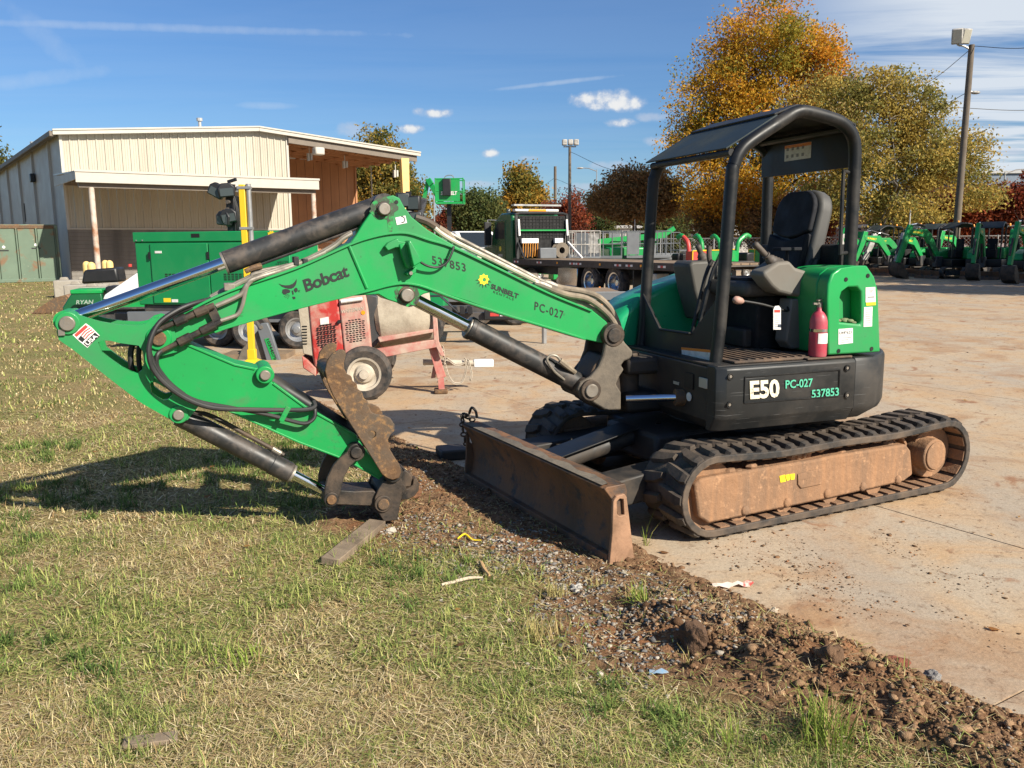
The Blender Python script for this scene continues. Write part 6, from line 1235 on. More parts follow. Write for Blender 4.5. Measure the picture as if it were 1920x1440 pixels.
    c = MB(); c.add([(19.9, -0.30, 0), (20.2, -0.30, 0), (20.2, 0.0, 0), (19.9, 0.0, 0), (19.72, -0.30, 7.2), (20.28, -0.30, 7.2), (20.28, 0.0, 7.2), (19.72, 0.0, 7.2)], [(3, 2, 1, 0), (4, 5, 6, 7), (0, 1, 5, 4), (1, 2, 6, 5), (2, 3, 7, 6), (3, 0, 4, 7)]); c.build('bay_column', M['bollard'], bld)
    for x, y, z in ((14.0, 1.0, 7.2), (16.6, 1.5, 6.9), (19.2, -0.4, 6.3)):
        l = MB(); l.bar((x, y, z + 0.45), (x, y, z + 0.1), 0.04); l.box(x - 0.14, x - 0.02, y - 0.1, y + 0.1, z - 0.35, z + 0.1); l.box(x + 0.04, x + 0.16, y - 0.1, y + 0.1, z - 0.30, z + 0.1); l.build('bay_lamp', M['trim'], bld)
    b = MB(); b.box(13.6, 14.2, -0.9, -0.3, 7.05, 7.5); b.build('bay_speaker', M['trim'], bld, bevel=0.08)
    # canopy over the front
    p = 6.0; x0, x1 = -0.44, 11.46
    cn = MB(); cn.add([(x0, -p, 5.18), (x1, -p, 5.18), (x1, 0, 5.42), (x0, 0, 5.42), (x0, -p, 5.12), (x1, -p, 5.12), (x1, 0, 5.36), (x0, 0, 5.36)], [(0, 1, 2, 3), (7, 6, 5, 4), (0, 4, 5, 1), (1, 5, 6, 2), (2, 6, 7, 3), (3, 7, 4, 0)]); co = cn.build('canopy', M['roof_metal'], bld)
    f = MB(); f.box(x0, x1, -p - 0.06, -p, 4.66, 5.22); f.build('canopy_fascia', M['trim'], co, bevel=0.015); f = MB(); f.box(x0 - 0.03, x1 + 0.03, -p - 0.10, -p - 0.06, 5.14, 5.24); f.build('canopy_cap', M['trim'], co)
    for xx, nm in ((x0, 'a'), (x1 - 0.05, 'b')): f = MB(); f.box(xx, xx + 0.05, -p, 0, 4.80, 5.20); f.build('canopy_end', M['siding_grey'], co)
    MB().box(x0 + 0.15, x1 - 0.1, -p + 0.2, -p + 0.4, 4.45, 4.68).build('canopy_beam', M['dark_trim'], co)
    for yy in (-4.2, -2.2): MB().box(x0 + 0.15, x1 - 0.1, yy, yy + 0.15, 4.75, 4.95).build('canopy_beam', M['dark_trim'], co)
    for xx in (0.25, 11.25): MB().cyl((xx, -p + 0.3, 0), (xx, -p + 0.3, 4.47), 0.13, n=14).build('canopy_post', M['rust_post'], co)
    MB().box(8.9, 9.9, -0.10, -0.03, 0, 2.2).build('door', M['siding'], bld, bevel=0.01)
    l = MB(); l.box(9.0, 9.5, -0.5, -0.05, 3.5, 3.65); l.build('door_lamp', M['dark_trim'], bld)
warehouse()
def container():
    # corrugated end/side facing the camera
    R0 = at_depth(113, 524, 44.0); R0.z = 0; yaw = math.radians(33); ln = 6.1; L0 = R0 - Vector((math.cos(yaw), math.sin(yaw), 0)) * ln
    c = thing('shipping_container', 'weathered pale green shipping container with rust patches beside the warehouse', 'container', L0, yaw); h = 2.8
    MB().box(0.05, ln - 0.05, 0.08, 1.5, 0.15, h - 0.05).build('body', M['cont'], c)
    n = 7; w = ln / n
    for i in range(n):
        p = MB(); p.prism([(i * w + 0.03, 0.06), (i * w + 0.05, 0.0), ((i + 1) * w - 0.10, 0.0), ((i + 1) * w - 0.06, 0.06)], 0.16, h - 0.14, axis='z'); p.build('wall_panel', M['cont'], c)
        p = MB(); p.prism([((i + 1) * w - 0.055, 0.05), ((i + 1) * w - 0.045, -0.05), ((i + 1) * w + 0.015, -0.05), ((i + 1) * w + 0.025, 0.05)], 0.1, h - 0.12, axis='z'); p.build('wall_rib', M['cont'], c)
    MB().box(-0.02, ln + 0.02, -0.04, 0.12, h - 0.15, h + 0.02).build('top_rail', M['rust'], c, bevel=0.02); MB().box(-0.02, ln + 0.02, -0.04, 0.12, 0.0, 0.17).build('bottom_rail', M['cont'], c, bevel=0.02)
    for x in (0.0, ln): MB().box(x - 0.08, x + 0.08, -0.05, 0.11, 0.0, h + 0.03).build('corner_post', M['cont'], c, bevel=0.02)
    MB().box(0, ln, -0.03, 1.55, h - 0.02, h + 0.06).build('roof', M['cont'], c)
    for x, z in ((ln - 0.95, 1.85), (ln - 2.35, 1.75)):
        MB().cyl((x, -0.012, z), (x, 0.0, z), 0.07, n=16).build('round_decal', M['white'], c)
        MB().box(x - 0.2, x + 0.2, -0.012, -0.002, z - 0.20, z - 0.14).build('black_stripe', M['ink'], c)
container()
def bollards():
    src = None; sp = [(at_depth(165, 531, 33.2), 'yellow bollard left of the front pair by the warehouse wall'), (at_depth(174.5, 535, 31.5), 'yellow bollard nearer the green mower at the warehouse corner'), (at_depth(200, 527, 35.5), 'yellow bollard behind the rusty post near the mower'), (at_depth(208, 527, 35.0), 'yellow bollard right of the rusty canopy post'), (at_depth(557.5, 500, 36.0), 'yellow bollard beyond the right end of the green generator')]
    for p, lab in sp:
        loc = (p.x, p.y, 0)
        if src is None:
            src = thing('bollard', lab, 'bollard', loc, 0, 'yellow bollards at the warehouse')
            MB().lathe([(0.0, 0), (0.14, 0), (0.14, 1.05), (0.12, 1.12), (0.07, 1.17), (0.0, 1.19)], (0, 0, 0), (0, 0, 1), 18).build('post', M['bollard'], src, angle=50); MB().cyl((0, 0, 0), (0, 0, 0.03), 0.18, n=18).build('footing', M['block'], src)
        else: dup(src, loc, 0, lab)
bollards()
def blocks():
    spots = [((140, 546), 0.3, 'interlocking concrete block closest to the shipping container'), ((165, 556), 0.25, 'interlocking concrete block in the middle of the short row'), ((196, 560), 0.2, 'interlocking concrete block next to the green mower'), ((186, 545), 0.5, 'interlocking concrete block behind the others in shade')]
    src = None
    for (px, py), yw, lab in spots:
        p = at_depth(px, py, 30.0 - (py - 546) * 0.35); z = 0
        if src is None:
            src = thing('concrete_block', lab, 'concrete block', (p.x, p.y, 0), yw, 'concrete blocks by the container')
            MB().box(-0.6, 0.6, -0.32, 0.32, 0.0, 0.60).build('block_body', M['conc_block'], src, bevel=0.04)
            for x in (-0.3, 0.3): b = MB(); b.prism([(x - 0.14, 0.60), (x - 0.09, 0.70), (x + 0.09, 0.70), (x + 0.14, 0.60)], -0.14, 0.14); b.build('key', M['conc_block'], src, bevel=0.015)
        else: dup(src, (p.x, p.y, 0), yw, lab)
M['conc_block'] = pm('cast_concrete', (0.34, 0.31, 0.26), 0.9, var=0.12, vscale=2, dirt=(0.2, 0.17, 0.13), dirt_amt=0.3, dirt_scale=2, bump=0.01, bump_scale=12)
blocks()
def wheel(t, c, axis, R, w, rim=0.6, mat_r='galv', name='wheel', lugs=True, dish=0.25):
    """tyre and rim as parts of t; axis = outward direction"""
    ax = Vector(axis).normalized(); c = Vector(c)
    ty = MB().lathe([(R * rim, -w * 0.42), (R * 0.86, -w * 0.5), (R * 0.97, -w * 0.38), (R, -w * 0.2), (R, w * 0.2), (R * 0.97, w * 0.38), (R * 0.86, w * 0.5), (R * rim, w * 0.42)], c, ax, 30).build('tyre', M['tyre'], t, angle=40)
    r = MB().lathe([(R * rim, -w * 0.42), (R * rim * 0.96, -w * 0.40), (R * rim * 0.94, w * 0.40), (R * rim * 1.03, w * 0.44), (R * rim * 0.90, w * 0.40), (R * rim * 0.86, w * dish), (R * rim * 0.62, w * dish * 0.6), (R * rim * 0.50, w * (dish + 0.12)), (R * rim * 0.30, w * (dish + 0.16)), (R * rim * 0.28, w * (dish + 0.35)), (0.0, w * (dish + 0.37))], c, ax, 30).build('rim', M[mat_r], t, angle=35)
    return ty, r
def generator():
    a = at_depth(262, 575, 15.2); b = at_depth(548, 575, 14.6); a.z = b.z = 0; d = b - a; ln = d.length; yaw = math.atan2(d.y, d.x)
    g = thing('light_tower', 'big green generator box with folded black light mast behind the boom', 'light tower', a, yaw); z0, z1 = 0.72, 1.985
    MB().box(0, ln, 0.0, 1.15, z0, z1 - 0.17).build('cabinet', M['green_gen'], g, bevel=0.015); hood = MB().box(-0.02, ln + 0.02, -0.02, 1.17, z1 - 0.17, z1).build('hood', M['green_gen'], g, bevel=0.012)
    for x0, x1 in ((0.30, 1.42), (1.43, 2.32)):
        p = MB().box(x0 + 0.008, x1 - 0.008, -0.022, 0.0, z0 + 0.03, z1 - 0.20).build('door', M['green_gen'], g, bevel=0.006)
        for k in range(4):
            for j in range(8): MB().box(x0 + 0.26 + j * 0.072, x0 + 0.315 + j * 0.072, -0.0235, -0.0215, 1.15 + k * 0.032, 1.17 + k * 0.032).build('vent_slot', M['dark'], p)
        MB().box(x0 - 0.03, x0 + 0.01, -0.04, -0.02, 1.52, 1.64).build('hinge', M['black_plastic'], p)
    for x in (0.05, 0.17): MB().cyl((x, -0.03, z1 - 0.14), (x, -0.018, z1 - 0.14), 0.012, n=8).build('bolt', M['galv'], hood)
    MB().box(1.12, 1.28, -0.024, -0.018, z1 - 0.10, z1 - 0.035).build('grab_slot', M['dark'], hood)
    MB().box(0.40, 0.53, -0.028, -0.022, 1.62, 1.66).build('badge', M['white'], g)
    MB().box(0.50, 0.64, -0.026, -0.022, z0 + 0.05, z0 + 0.12).build('warning_label', M['yellow_st'], g); MB().box(0.66, 0.78, -0.026, -0.022, z0 + 0.05, z0 + 0.10).build('white_label', M['white'], g)
    s = MB(); c = (ln - 0.30, z1 - 0.08); R = [(c[0] + (0.085 if i % 2 == 0 else 0.062) * math.cos(2 * math.pi * i / 20), c[1] + (0.085 if i % 2 == 0 else 0.062) * math.sin(2 * math.pi * i / 20)) for i in range(20)]
    s.prism(R, -0.026, -0.021, holes=[circle2(c, 0.028, 12)]); s.build('sun_emblem', M['yellow_st'], g)
    tm = MB(); text_on(tm, '643770', (ln - 0.22 , -0.026, 1.44), (ln - 0.02, -0.026, 1.44), (ln - 0.22, -0.026, 1.48), bold=0.02); tm.build('fleet_number', M['ink'], g, angle=0)
    MB().box(0.05, ln - 0.1, 0.05, 1.1, 0.38, z0).build('skid', M['dk_grey'], g, bevel=0.02)
    for y in (0.02, 1.12): wheel(g, (ln * 0.52, y, 0.33), (0, -1 if y < 0.5 else 1, 0), 0.33, 0.2)
    MB().box(-0.9, 0.1, 0.5, 0.64, 0.40, 0.52).build('tow_bar', M['dk_grey'], g); MB().cyl((-0.75, 0.57, 0), (-0.75, 0.57, 0.5), 0.04, n=10).build('jack_leg', M['dk_grey'], g)
    # folded mast: knuckles and four flood lights
    mx = at_depth(414, 430, 15.0); lx = (Matrix.Rotation(-yaw, 4, 'Z') @ (mx - a)).x
    MB().box(lx - 0.06, lx + 0.10, 0.45, 0.62, z1, z1 + 0.62).build('mast', M['black_plastic'], g, bevel=0.01)
    m2 = MB(); m2.bar((lx - 0.02, 0.52, z1 + 0.05), (lx + 0.05, 0.50, z1 + 0.82), 0.09); m2.bar((lx + 0.12, 0.5, z1), (lx + 0.17, 0.5, z1 + 0.60), 0.03); m2.build('mast_arm', M['black_plastic'], g)
    m3 = MB(); m3.bar((lx - 0.02, 0.5, z1 + 0.86), (lx + 0.14, 0.5, z1 + 0.90), 0.05); m3.build('carry_handle', M['black_plastic'], g)
    for k in range(5): 
        c = MB(); c.cyl((lx + 0.02 * (k % 2), 0.42, z1 + 0.12 + 0.13 * k), (lx + 0.02 * (k % 2), 0.36, z1 + 0.12 + 0.13 * k), 0.035, n=10); c.build('knuckle', M['dk_grey'], g)
    for (dx, dz, ry, rz) in ((-0.16, 0.70, 0.5, 0.2), (-0.05, 0.22, 0.1, -0.2), (0.02, 0.70, -0.1, 0.5), (0.04, 0.26, -0.2, 0.3)):
        fm = Matrix.Translation((lx + dx, 0.36, z1 + dz)) @ Matrix.Rotation(rz, 4, 'Z') @ Matrix.Rotation(ry, 4, 'Y')
        f = MB(fm); f.prism([(-0.13, -0.11), (0.13, -0.11), (0.15, 0.05), (0.08, 0.13), (-0.08, 0.13), (-0.15, 0.05)], -0.06, 0.06); fo = f.build('flood_light', M['black_plastic'], g, bevel=0.02)
        f = MB(fm); f.box(-0.11, 0.11, -0.068, -0.062, -0.09, 0.04); f.build('lens', M['lamp_glass'], fo)
    for k in range(3): MB().tube([(lx + 0.16, 0.4, z1 + 0.05), (lx + 0.20 + 0.02 * k, 0.36, z1 + 0.3), (lx + 0.10, 0.4, z1 + 0.75)], 0.006, 6, smooth=4).build('cable', M['hose'], g)
M['green_gen'] = pm('generator_green', (0.006, 0.22, 0.066), 0.42, var=0.05, vscale=1.0, dirt=(0.02, 0.22, 0.07), dirt_amt=0.2)
generator()
def yellow_post():
    p = G(474, 688); t = thing('steel_post', 'tall yellow steel post on a flat foot with galvanised side tube', 'post', (p.x, p.y, 0)); top = at_depth(476, 346, p.y).z
    MB().box(-0.042, 0.042, -0.042, 0.042, 0.10, top).build('post', M['yellow'], t, bevel=0.006)
    f = MB(); f.add([(-0.18, -0.16, 0), (0.18, -0.16, 0), (0.18, 0.16, 0), (-0.18, 0.16, 0), (-0.16, -0.14, 0.06), (0.16, -0.14, 0.06), (0.16, 0.14, 0.06), (-0.16, 0.14, 0.06), (-0.06, -0.06, 0.12), (0.06, -0.06, 0.12), (0.06, 0.06, 0.12), (-0.06, 0.06, 0.12)], [(3, 2, 1, 0), (0, 1, 5, 4), (1, 2, 6, 5), (2, 3, 7, 6), (3, 0, 4, 7), (4, 5, 9, 8), (5, 6, 10, 9), (6, 7, 11, 10), (7, 4, 8, 11), (8, 9, 10, 11)]); f.build('foot', M['yellow'], t, bevel=0.01)
    MB().box(-0.055, 0.055, -0.055, 0.055, 0.12, 0.26).build('socket', M['yellow'], t, bevel=0.005)
    MB().cyl((0.085, 0, top - 0.83), (0.085, 0, top + 0.01), 0.036, n=14).build('side_tube', M['galv'], t)
    for z in (top - 0.06, top - 0.62): MB().box(-0.06, 0.12, -0.05, 0.05, z, z + 0.035).build('clamp', M['galv'], t)
    MB().box(-0.075, -0.04, -0.03, 0.03, top - 0.1, top - 0.02).build('latch', M['galv'], t)
yellow_post()
def mower():
    p = at_depth(212, 600, 20.5); t = thing('sod_cutter', 'dark green turf machine with black engine parked at the lawn edge', 'turf machine', (p.x, p.y, 0), 0.25)
    c = MB(); c.prism([(-0.95, 0.10), (-0.98, 0.35), (-0.80, 0.62), (-0.74, 0.70), (-0.12, 0.74), (-0.08, 0.10)], -0.45, 0.45); c.build('cover', M['dark_green'], t, bevel=0.03)
    b = MB(); b.box(-0.78, -0.10, -0.47, 0.47, 0.66, 0.76); b.build('top_lid', M['green_far'], t, bevel=0.02)
    tm = MB(); text_on(tm, 'RYAN', (-0.68, -0.455, 0.42), (-0.30, -0.455, 0.42), (-0.68, -0.455, 0.52), bold=0.02, shear=0.2); tm.build('lettering', pm('pale_green_print', (0.30, 0.36, 0.30), 0.5), t, angle=0)
    MB().box(-0.05, 0.30, -0.40, 0.40, 0.25, 0.82).build('engine', M['black_plastic'], t, bevel=0.06); MB().box(0.30, 1.1, -0.42, 0.42, 0.15, 0.50).build('frame', M['dk_grey'], t, bevel=0.03)
    for y in (-0.48, 0.48): wheel(t, (0.35, y, 0.22), (0, -1 if y < 0 else 1, 0), 0.22, 0.14); wheel(t, (-0.6, y, 0.18), (0, -1 if y < 0 else 1, 0), 0.18, 0.12)
    MB().tube([(0.35, -0.35, 0.55), (0.42, -0.35, 0.72), (1.05, -0.35, 0.75), (1.1, -0.35, 0.5)], 0.018, 8, smooth=3).build('guard_bar', M['black_plastic'], t)
    p = at_depth(300, 590, 19.0); t = thing('mini_loader', 'small green stand-on loader with white loader arm beside the generator', 'loader', (p.x, p.y, 0), 0.15)
    a = MB(); a.prism([(-1.05, 0.62), (-1.0, 0.72), (-0.15, 1.28), (0.0, 1.25), (0.0, 0.80), (-0.25, 0.66)], -0.40, -0.34); a.build('loader_arm', M['white_paint'], t, bevel=0.015); MB().cyl((-0.14, -0.42, 1.06), (-0.14, -0.40, 1.06), 0.075, n=14).build('pivot_cap', M['black_plastic'], t)
    b = MB(); b.prism([(-0.7, 0.2), (-0.8, 0.6), (-0.5, 1.0), (-0.1, 1.45), (0.3, 1.45), (0.3, 0.2)], -0.32, 0.32); b.build('body', M['green_far'], t, bevel=0.03)
    h = MB(); h.prism([(-1.5, 0.95), (-1.42, 1.25), (-0.75, 1.30), (-0.72, 0.98)], -0.30, 0.32); h.build('engine_hood', M['black_plastic'], t, bevel=0.05); MB().box(-1.3, 0.3, -0.38, 0.38, 0.05, 0.45).build('track_base', M['dk_grey'], t, bevel=0.08)
    for y in (-0.42, 0.42):
        m = MB(); m.strip([(-1.1, 0.02), (0.2, 0.02), (0.38, 0.2), (0.2, 0.42), (-1.1, 0.42), (-1.28, 0.2)], 0.03, y - 0.09, y + 0.09, closed=True); m.build('track', M['tyre'], t)
    MB().cyl((-0.55, 0.0, 1.3), (-0.55, 0, 1.36), 0.04, n=10).build('filler_cap', M['red_st'], t)
    p = at_depth(118, 592, 20.0); p = G(130, 585); t = thing('excavator_bucket', 'rusty orange excavator bucket lying on the lawn', 'bucket', (p.x, p.y, 0), 0.3)
    sd = [(-0.85, 0.0), (-0.80, 0.06), (-0.30, 0.40), (0.0, 0.48), (0.12, 0.35), (0.10, 0.02)]
    for y in (-0.30, 0.28): MB().prism(sd, y, y + 0.02).build('side_plate', M['rust'], t)
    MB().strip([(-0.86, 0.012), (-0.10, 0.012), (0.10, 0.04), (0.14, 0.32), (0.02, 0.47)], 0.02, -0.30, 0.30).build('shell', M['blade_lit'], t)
mower()
# ================================================================== MIXER, TRAILERS, TRUCK, CARS
M['red_dusty'] = pm('cement_dusted_red', (0.42, 0.028, 0.022), 0.6, var=0.1, dirt=(0.44, 0.32, 0.25), dirt_amt=0.42, dirt_scale=4.5, dirt_soft=0.12)
M['red_pale'] = pm('pale_dusted_red', (0.44, 0.13, 0.11), 0.75, var=0.1, dirt=(0.48, 0.36, 0.28), dirt_amt=0.52, dirt_scale=5, dirt_soft=0.14)
M['cement'] = pm('cement_coated', (0.43, 0.37, 0.28), 0.92, var=0.1, vscale=2, dirt=(0.27, 0.22, 0.16), dirt_amt=0.35, dirt_scale=6, fine=(0.45, 0.38, 0.29), fine_amt=0.2, fine_scale=30, bump=0.005, bump_scale=25)
M['cement_rim'] = pm('cement_white_rim', (0.50, 0.44, 0.35), 0.85, var=0.12, dirt=(0.33, 0.28, 0.22), dirt_amt=0.35, dirt_scale=10)
def mixer():
    w0 = G(685, 750); w0.z = 0; yaw = 0.10
    t = thing('mortar_mixer', 'cement-dusted red towable mortar mixer with barrel drum on two wheels', 'mixer', w0, yaw)
    inv = Matrix.Rotation(-yaw, 4, 'Z')
    def L(px, py, y): # pixel on plane at local depth y
        p = w0 + Vector((-math.sin(yaw), math.cos(yaw), 0)) * y; n = Vector((-math.sin(yaw), math.cos(yaw), 0)); return inv @ (Vp(px, py, p, n) - w0)
    def O(pts, y): return [(lambda q: (q.x, q.z))(L(a, b, y)) for a, b in pts]
    wheel(t, (0, 0.05, 0.30), (0, -1, 0), 0.31, 0.19, 0.60, 'cement_rim'); wheel(t, (0, 1.62, 0.30), (0, 1, 0), 0.31, 0.19, 0.60, 'cement_rim')
    MB().bar((0, 0.05, 0.30), (0, 1.6, 0.30), 0.07).build('axle', M['dk_grey'], t)
    y = 0.22
    c1 = MB().prism(O([(577, 560), (632, 545), (646, 668), (590, 690), (586, 660)], y), y, y + 0.75).build('engine_cowl', M['red_dusty'], t, bevel=0.02)
    c2 = MB().prism(O([(633, 545), (685, 552), (690, 580), (697, 655), (646, 667)], y), y - 0.01, y + 0.75).build('control_cowl', M['red_pale'], t, bevel=0.02)
    for (cx, cy, par, k) in ((612, 630, c1, 1), (666, 621, c2, 1)):
        for r in range(11):
            for c in range(6):
                if (r in (0, 10)) and c in (0, 5): continue
                q = L(cx - 17 + 6.2 * c + (1.2 if r % 2 else 0) + 0.25 * r, cy - 19 + 4.0 * r - 0.9 * c, y - 0.012); MB().box(q.x - 0.013, q.x + 0.013, y - 0.0135, y - 0.009, q.z - 0.006, q.z + 0.006).build('vent_slot', M['dark'], par)
    MB().prism(O([(600, 597), (616, 594), (617, 607), (601, 609)], y), y - 0.006, y - 0.004).build('instruction_label', M['white'], c1)
    tm = MB(); text_on(tm, 'WHITEMAN', L(640, 588, y - 0.014), L(682, 581, y - 0.014), L(640, 581, y - 0.014), bold=0.02, shear=0.2); tm.build('lettering', M['cement_rim'], c2, angle=0)
    sn = MB().cyl((L(681, 586, y).x, y - 0.016, L(681, 586, y).z), (L(681, 586, y).x, y - 0.011, L(681, 586, y).z), 0.024, n=12).build('sun_emblem', M['amber'], c2)
    MB().cyl((L(636, 603, y).x, y - 0.03, L(636, 603, y).z), (L(636, 603, y).x, y, L(636, 603, y).z), 0.022, n=10).build('latch', M['black_plastic'], c1)
    q = L(660, 565, y); MB().tube([(q.x - 0.12, y - 0.03, q.z), (q.x + 0.12, y - 0.03, q.z + 0.03)], 0.022, 10).build('document_tube', M['white'], c2)
    e = MB().prism(O([(557, 566), (577, 560), (590, 690), (585, 668), (568, 664)], y), y + 0.02, y + 0.72).build('side_cowl', M['cement'], t, bevel=0.01)
    for k in range(7): q = L(572, 612 + 5.5 * k, y); MB().box(q.x - 0.035, q.x + 0.02, y + 0.012, y + 0.019, q.z - 0.006, q.z + 0.006).build('louvre', M['dark'], e)
    MB().prism(O([(566, 668), (592, 690), (592, 706), (568, 690)], y), y, y + 0.7).build('rear_sill', M['red_dusty'], t, bevel=0.01)
    # drum
    a, b = L(706, 600, y + 0.35), L(810, 588, y + 0.35); ax = (b - a); r = 0.33
    prof = [(0.0, 0.0), (r * 0.86, 0.0), (r, 0.05), (r * 1.01, ax.length * 0.5), (r, ax.length - 0.05), (r * 0.88, ax.length), (0.0, ax.length)]
    dr = MB().lathe(prof, a, ax, 40).build('drum', M['cement'], t, angle=40)
    MB().prism(O([(686, 552), (708, 556), (712, 640), (697, 655)], y + 0.1), y + 0.08, y + 0.62).build('drum_end_plate', M['dk_grey'], t, bevel=0.01)
    MB().prism(O([(708, 633), (812, 617), (812, 623), (712, 642)], y), y - 0.02, y + 0.7).build('drum_cradle', M['red_pale'], t, bevel=0.008)
    MB().prism(O([(700, 656), (818, 636), (820, 651), (712, 672)], y), y, y + 0.10).build('frame_rail', M['red_pale'], t, bevel=0.008); MB().prism(O([(700, 656), (818, 636), (820, 651), (712, 672)], y), y + 0.75, y + 0.83).build('frame_rail', M['red_pale'], t, bevel=0.008)
    MB().prism(O([(810, 566), (818, 572), (823, 640), (834, 668), (826, 668), (813, 642)], y), y, y + 0.06).build('dump_arm', M['red_pale'], t, bevel=0.008)
    MB().prism(O([(803, 650), (818, 648), (836, 706), (820, 710)], y + 0.1), y + 0.08, y + 0.16).build('support_leg', M['red_pale'], t, bevel=0.006); MB().prism(O([(812, 688), (818, 688), (817, 708), (808, 710)], y + 0.2), y + 0.2, y + 0.26).build('support_leg', M['red_pale'], t, bevel=0.006)
    f = L(828, 714, y + 0.1); ft = MB(); ft.box(f.x - 0.09, f.x + 0.07, y + 0.02, y + 0.22, 0.0, 0.05); MB().bar((f.x, y + 0.12, 0.03), (f.x - 0.01, y + 0.12, f.z + 0.06), 0.07).build('jack_tube', M['red_pale'], t); ft.build('foot', M['rust'], t, bevel=0.015)
    q0, q1 = L(793, 679, y + 0.25), L(922, 681, y + 0.25); MB().tube([q0, q1], 0.035, 12).build('tow_bar', M['cement_rim'], t); MB().box(q1.x - 0.22, q1.x + 0.02, q1.y - 0.04, q1.y + 0.04, q1.z - 0.045, q1.z + 0.05).build('coupler', M['white_paint'], t, bevel=0.012)
    def chain(pts):
        P = smooth_path(pts, 10); s = 0.0
        for i in range(0, len(P) - 2, 1):
            p, n = P[i], P[i + 1]; d = (n - p).normalized(); c = (p + n) / 2; u = d.orthogonal().normalized() if i % 2 else d.cross(d.orthogonal()).normalized()
            MB().tube([c + d * 0.024 * math.cos(k * math.pi / 3) + u * 0.013 * math.sin(k * math.pi / 3) for k in range(6)], 0.0055, 5, closed=True).build('chain_link', M['cement_rim'], t)
    yy = y + 0.2
    chain([L(830, 650, yy), L(836, 690, yy), L(848, 716, yy), L(866, 716, yy), L(874, 690, yy), L(872, 672, yy)]); chain([L(838, 672, yy - 0.02), L(856, 684, yy), L(872, 680, yy)]); chain([L(878, 676, yy), L(884, 700, yy), L(882, 712, yy)])
mixer()
def trailers():
    # grey flat equipment trailer seen behind the mixer on the left
    a = at_depth(380, 600, 15.5); a = Vector((a.x, 14.6, 0)); t = thing('deck_trailer', 'low grey deck trailer with timber deck behind the yellow post', 'trailer', (-5.9, 15.6, 0), -0.02)
    for k in range(7): MB().box(-0.6, 4.0, -0.95 + 0.27 * k, -0.70 + 0.27 * k, 0.55, 0.60).build('deck_board', M['timber_grey'], t, bevel=0.006)
    MB().box(-0.65, 4.05, -1.02, -0.94, 0.44, 0.64).build('side_rail', M['mid_grey'], t, bevel=0.01); MB().box(-0.65, 4.05, 0.94, 1.02, 0.44, 0.64).build('side_rail', M['mid_grey'], t, bevel=0.01)
    MB().box(-0.6, 4.0, -0.5, 0.5, 0.36, 0.50).build('chassis', M['dk_grey'], t)
    for x in (1.5, 2.3):
        for y in (-1.08, 1.08): wheel(t, (x, y, 0.33), (0, -1 if y < 0 else 1, 0), 0.33, 0.2)
    for y in (-1.12, 1.02): MB().box(1.1, 2.7, y - 0.1, y + 0.2, 0.70, 0.74).build('fender', M['dk_grey'], t, bevel=0.015)
    p = G(525, 640); lt = MB().box(3.9, 4.06, -1.05, -0.9, 0.5, 0.62).build('tail_lamp', M['red_st'], t)
    # gear frame with black fender, right of the drum
    o = G(905, 640); t = thing('car_trailer', 'black car-hauler trailer with folded fender and red white reflective bar', 'trailer', (o.x - 0.25, o.y - 0.5, 0), 0.05)
    MB().box(-0.9, 1.3, 0.0, 0.12, 0.42, 0.56).build('frame_rail', M['dk_grey'], t, bevel=0.01); MB().box(-0.9, 1.3, 1.7, 1.82, 0.42, 0.56).build('frame_rail', M['dk_grey'], t, bevel=0.01)
    for x in (-0.6, 0.0, 0.6, 1.2): MB().box(x, x + 0.08, 0.1, 1.72, 0.44, 0.52).build('cross_member', M['dk_grey'], t)
    f = MB(); f.strip([(-1.25, 0.36), (-1.20, 0.68), (-1.0, 0.86), (-0.45, 0.86), (-0.15, 0.58)], 0.02, -0.25, 0.05); f.build('fender', M['black_plastic'], t, bevel=0.004)
    wheel(t, (-0.72, -0.10, 0.32), (0, -1, 0), 0.32, 0.2, 0.6, 'galv'); wheel(t, (-0.72, 1.95, 0.32), (0, 1, 0), 0.32, 0.2, 0.6, 'galv')
    b = MB().box(0.30, 1.45, -0.10, -0.02, 0.44, 0.60).build('rear_bar', M['black_plastic'], t, bevel=0.01)
    for k in range(6): MB().box(0.40 + 0.17 * k, 0.55 + 0.17 * k, -0.106, -0.101, 0.50, 0.56).build('reflector', M['red_st'] if k % 2 == 0 else M['white'], b)
    for k in range(3): MB().box(-0.25 + 0.13 * k, -0.16 + 0.13 * k, -0.12, 0.0, 0.54, 0.68).build('stake_pocket', M['black_plastic'], t, bevel=0.008)
    MB().cyl((1.35, 0.05, 0), (1.35, 0.05, 0.45), 0.045, n=10).build('jack_leg', M['galv'], t); MB().tube([(0.5, -0.05, 0.62), (0.65, -0.06, 0.68), (0.85, -0.05, 0.65), (0.95, -0.06, 0.62)], 0.05, 8, smooth=4).build('winch_strap', M['white'], t)
    # light grey flat deck farther back
    o = at_depth(930, 560, 20.0); t = thing('deck_trailer', 'long timber deck trailer parked crosswise behind the black trailer', 'trailer', (-0.9, 18.2, 0), 0.05)
    for k in range(6): MB().box(-1.3, 3.3, 0.34 * k, 0.34 * k + 0.32, 0.62, 0.68).build('deck_board', M['timber'], t, bevel=0.008)
    MB().box(-1.35, 3.35, -0.08, 0.0, 0.52, 0.70).build('side_rail', M['mid_grey'], t, bevel=0.01); MB().box(-1.2, 3.2, 0.5, 1.5, 0.40, 0.58).build('chassis', M['dk_grey'], t)
    for x in (0.2, 1.0): wheel(t, (x, 0.1, 0.33), (0, -1, 0), 0.33, 0.2); wheel(t, (x, 1.9, 0.33), (0, 1, 0), 0.33, 0.2)
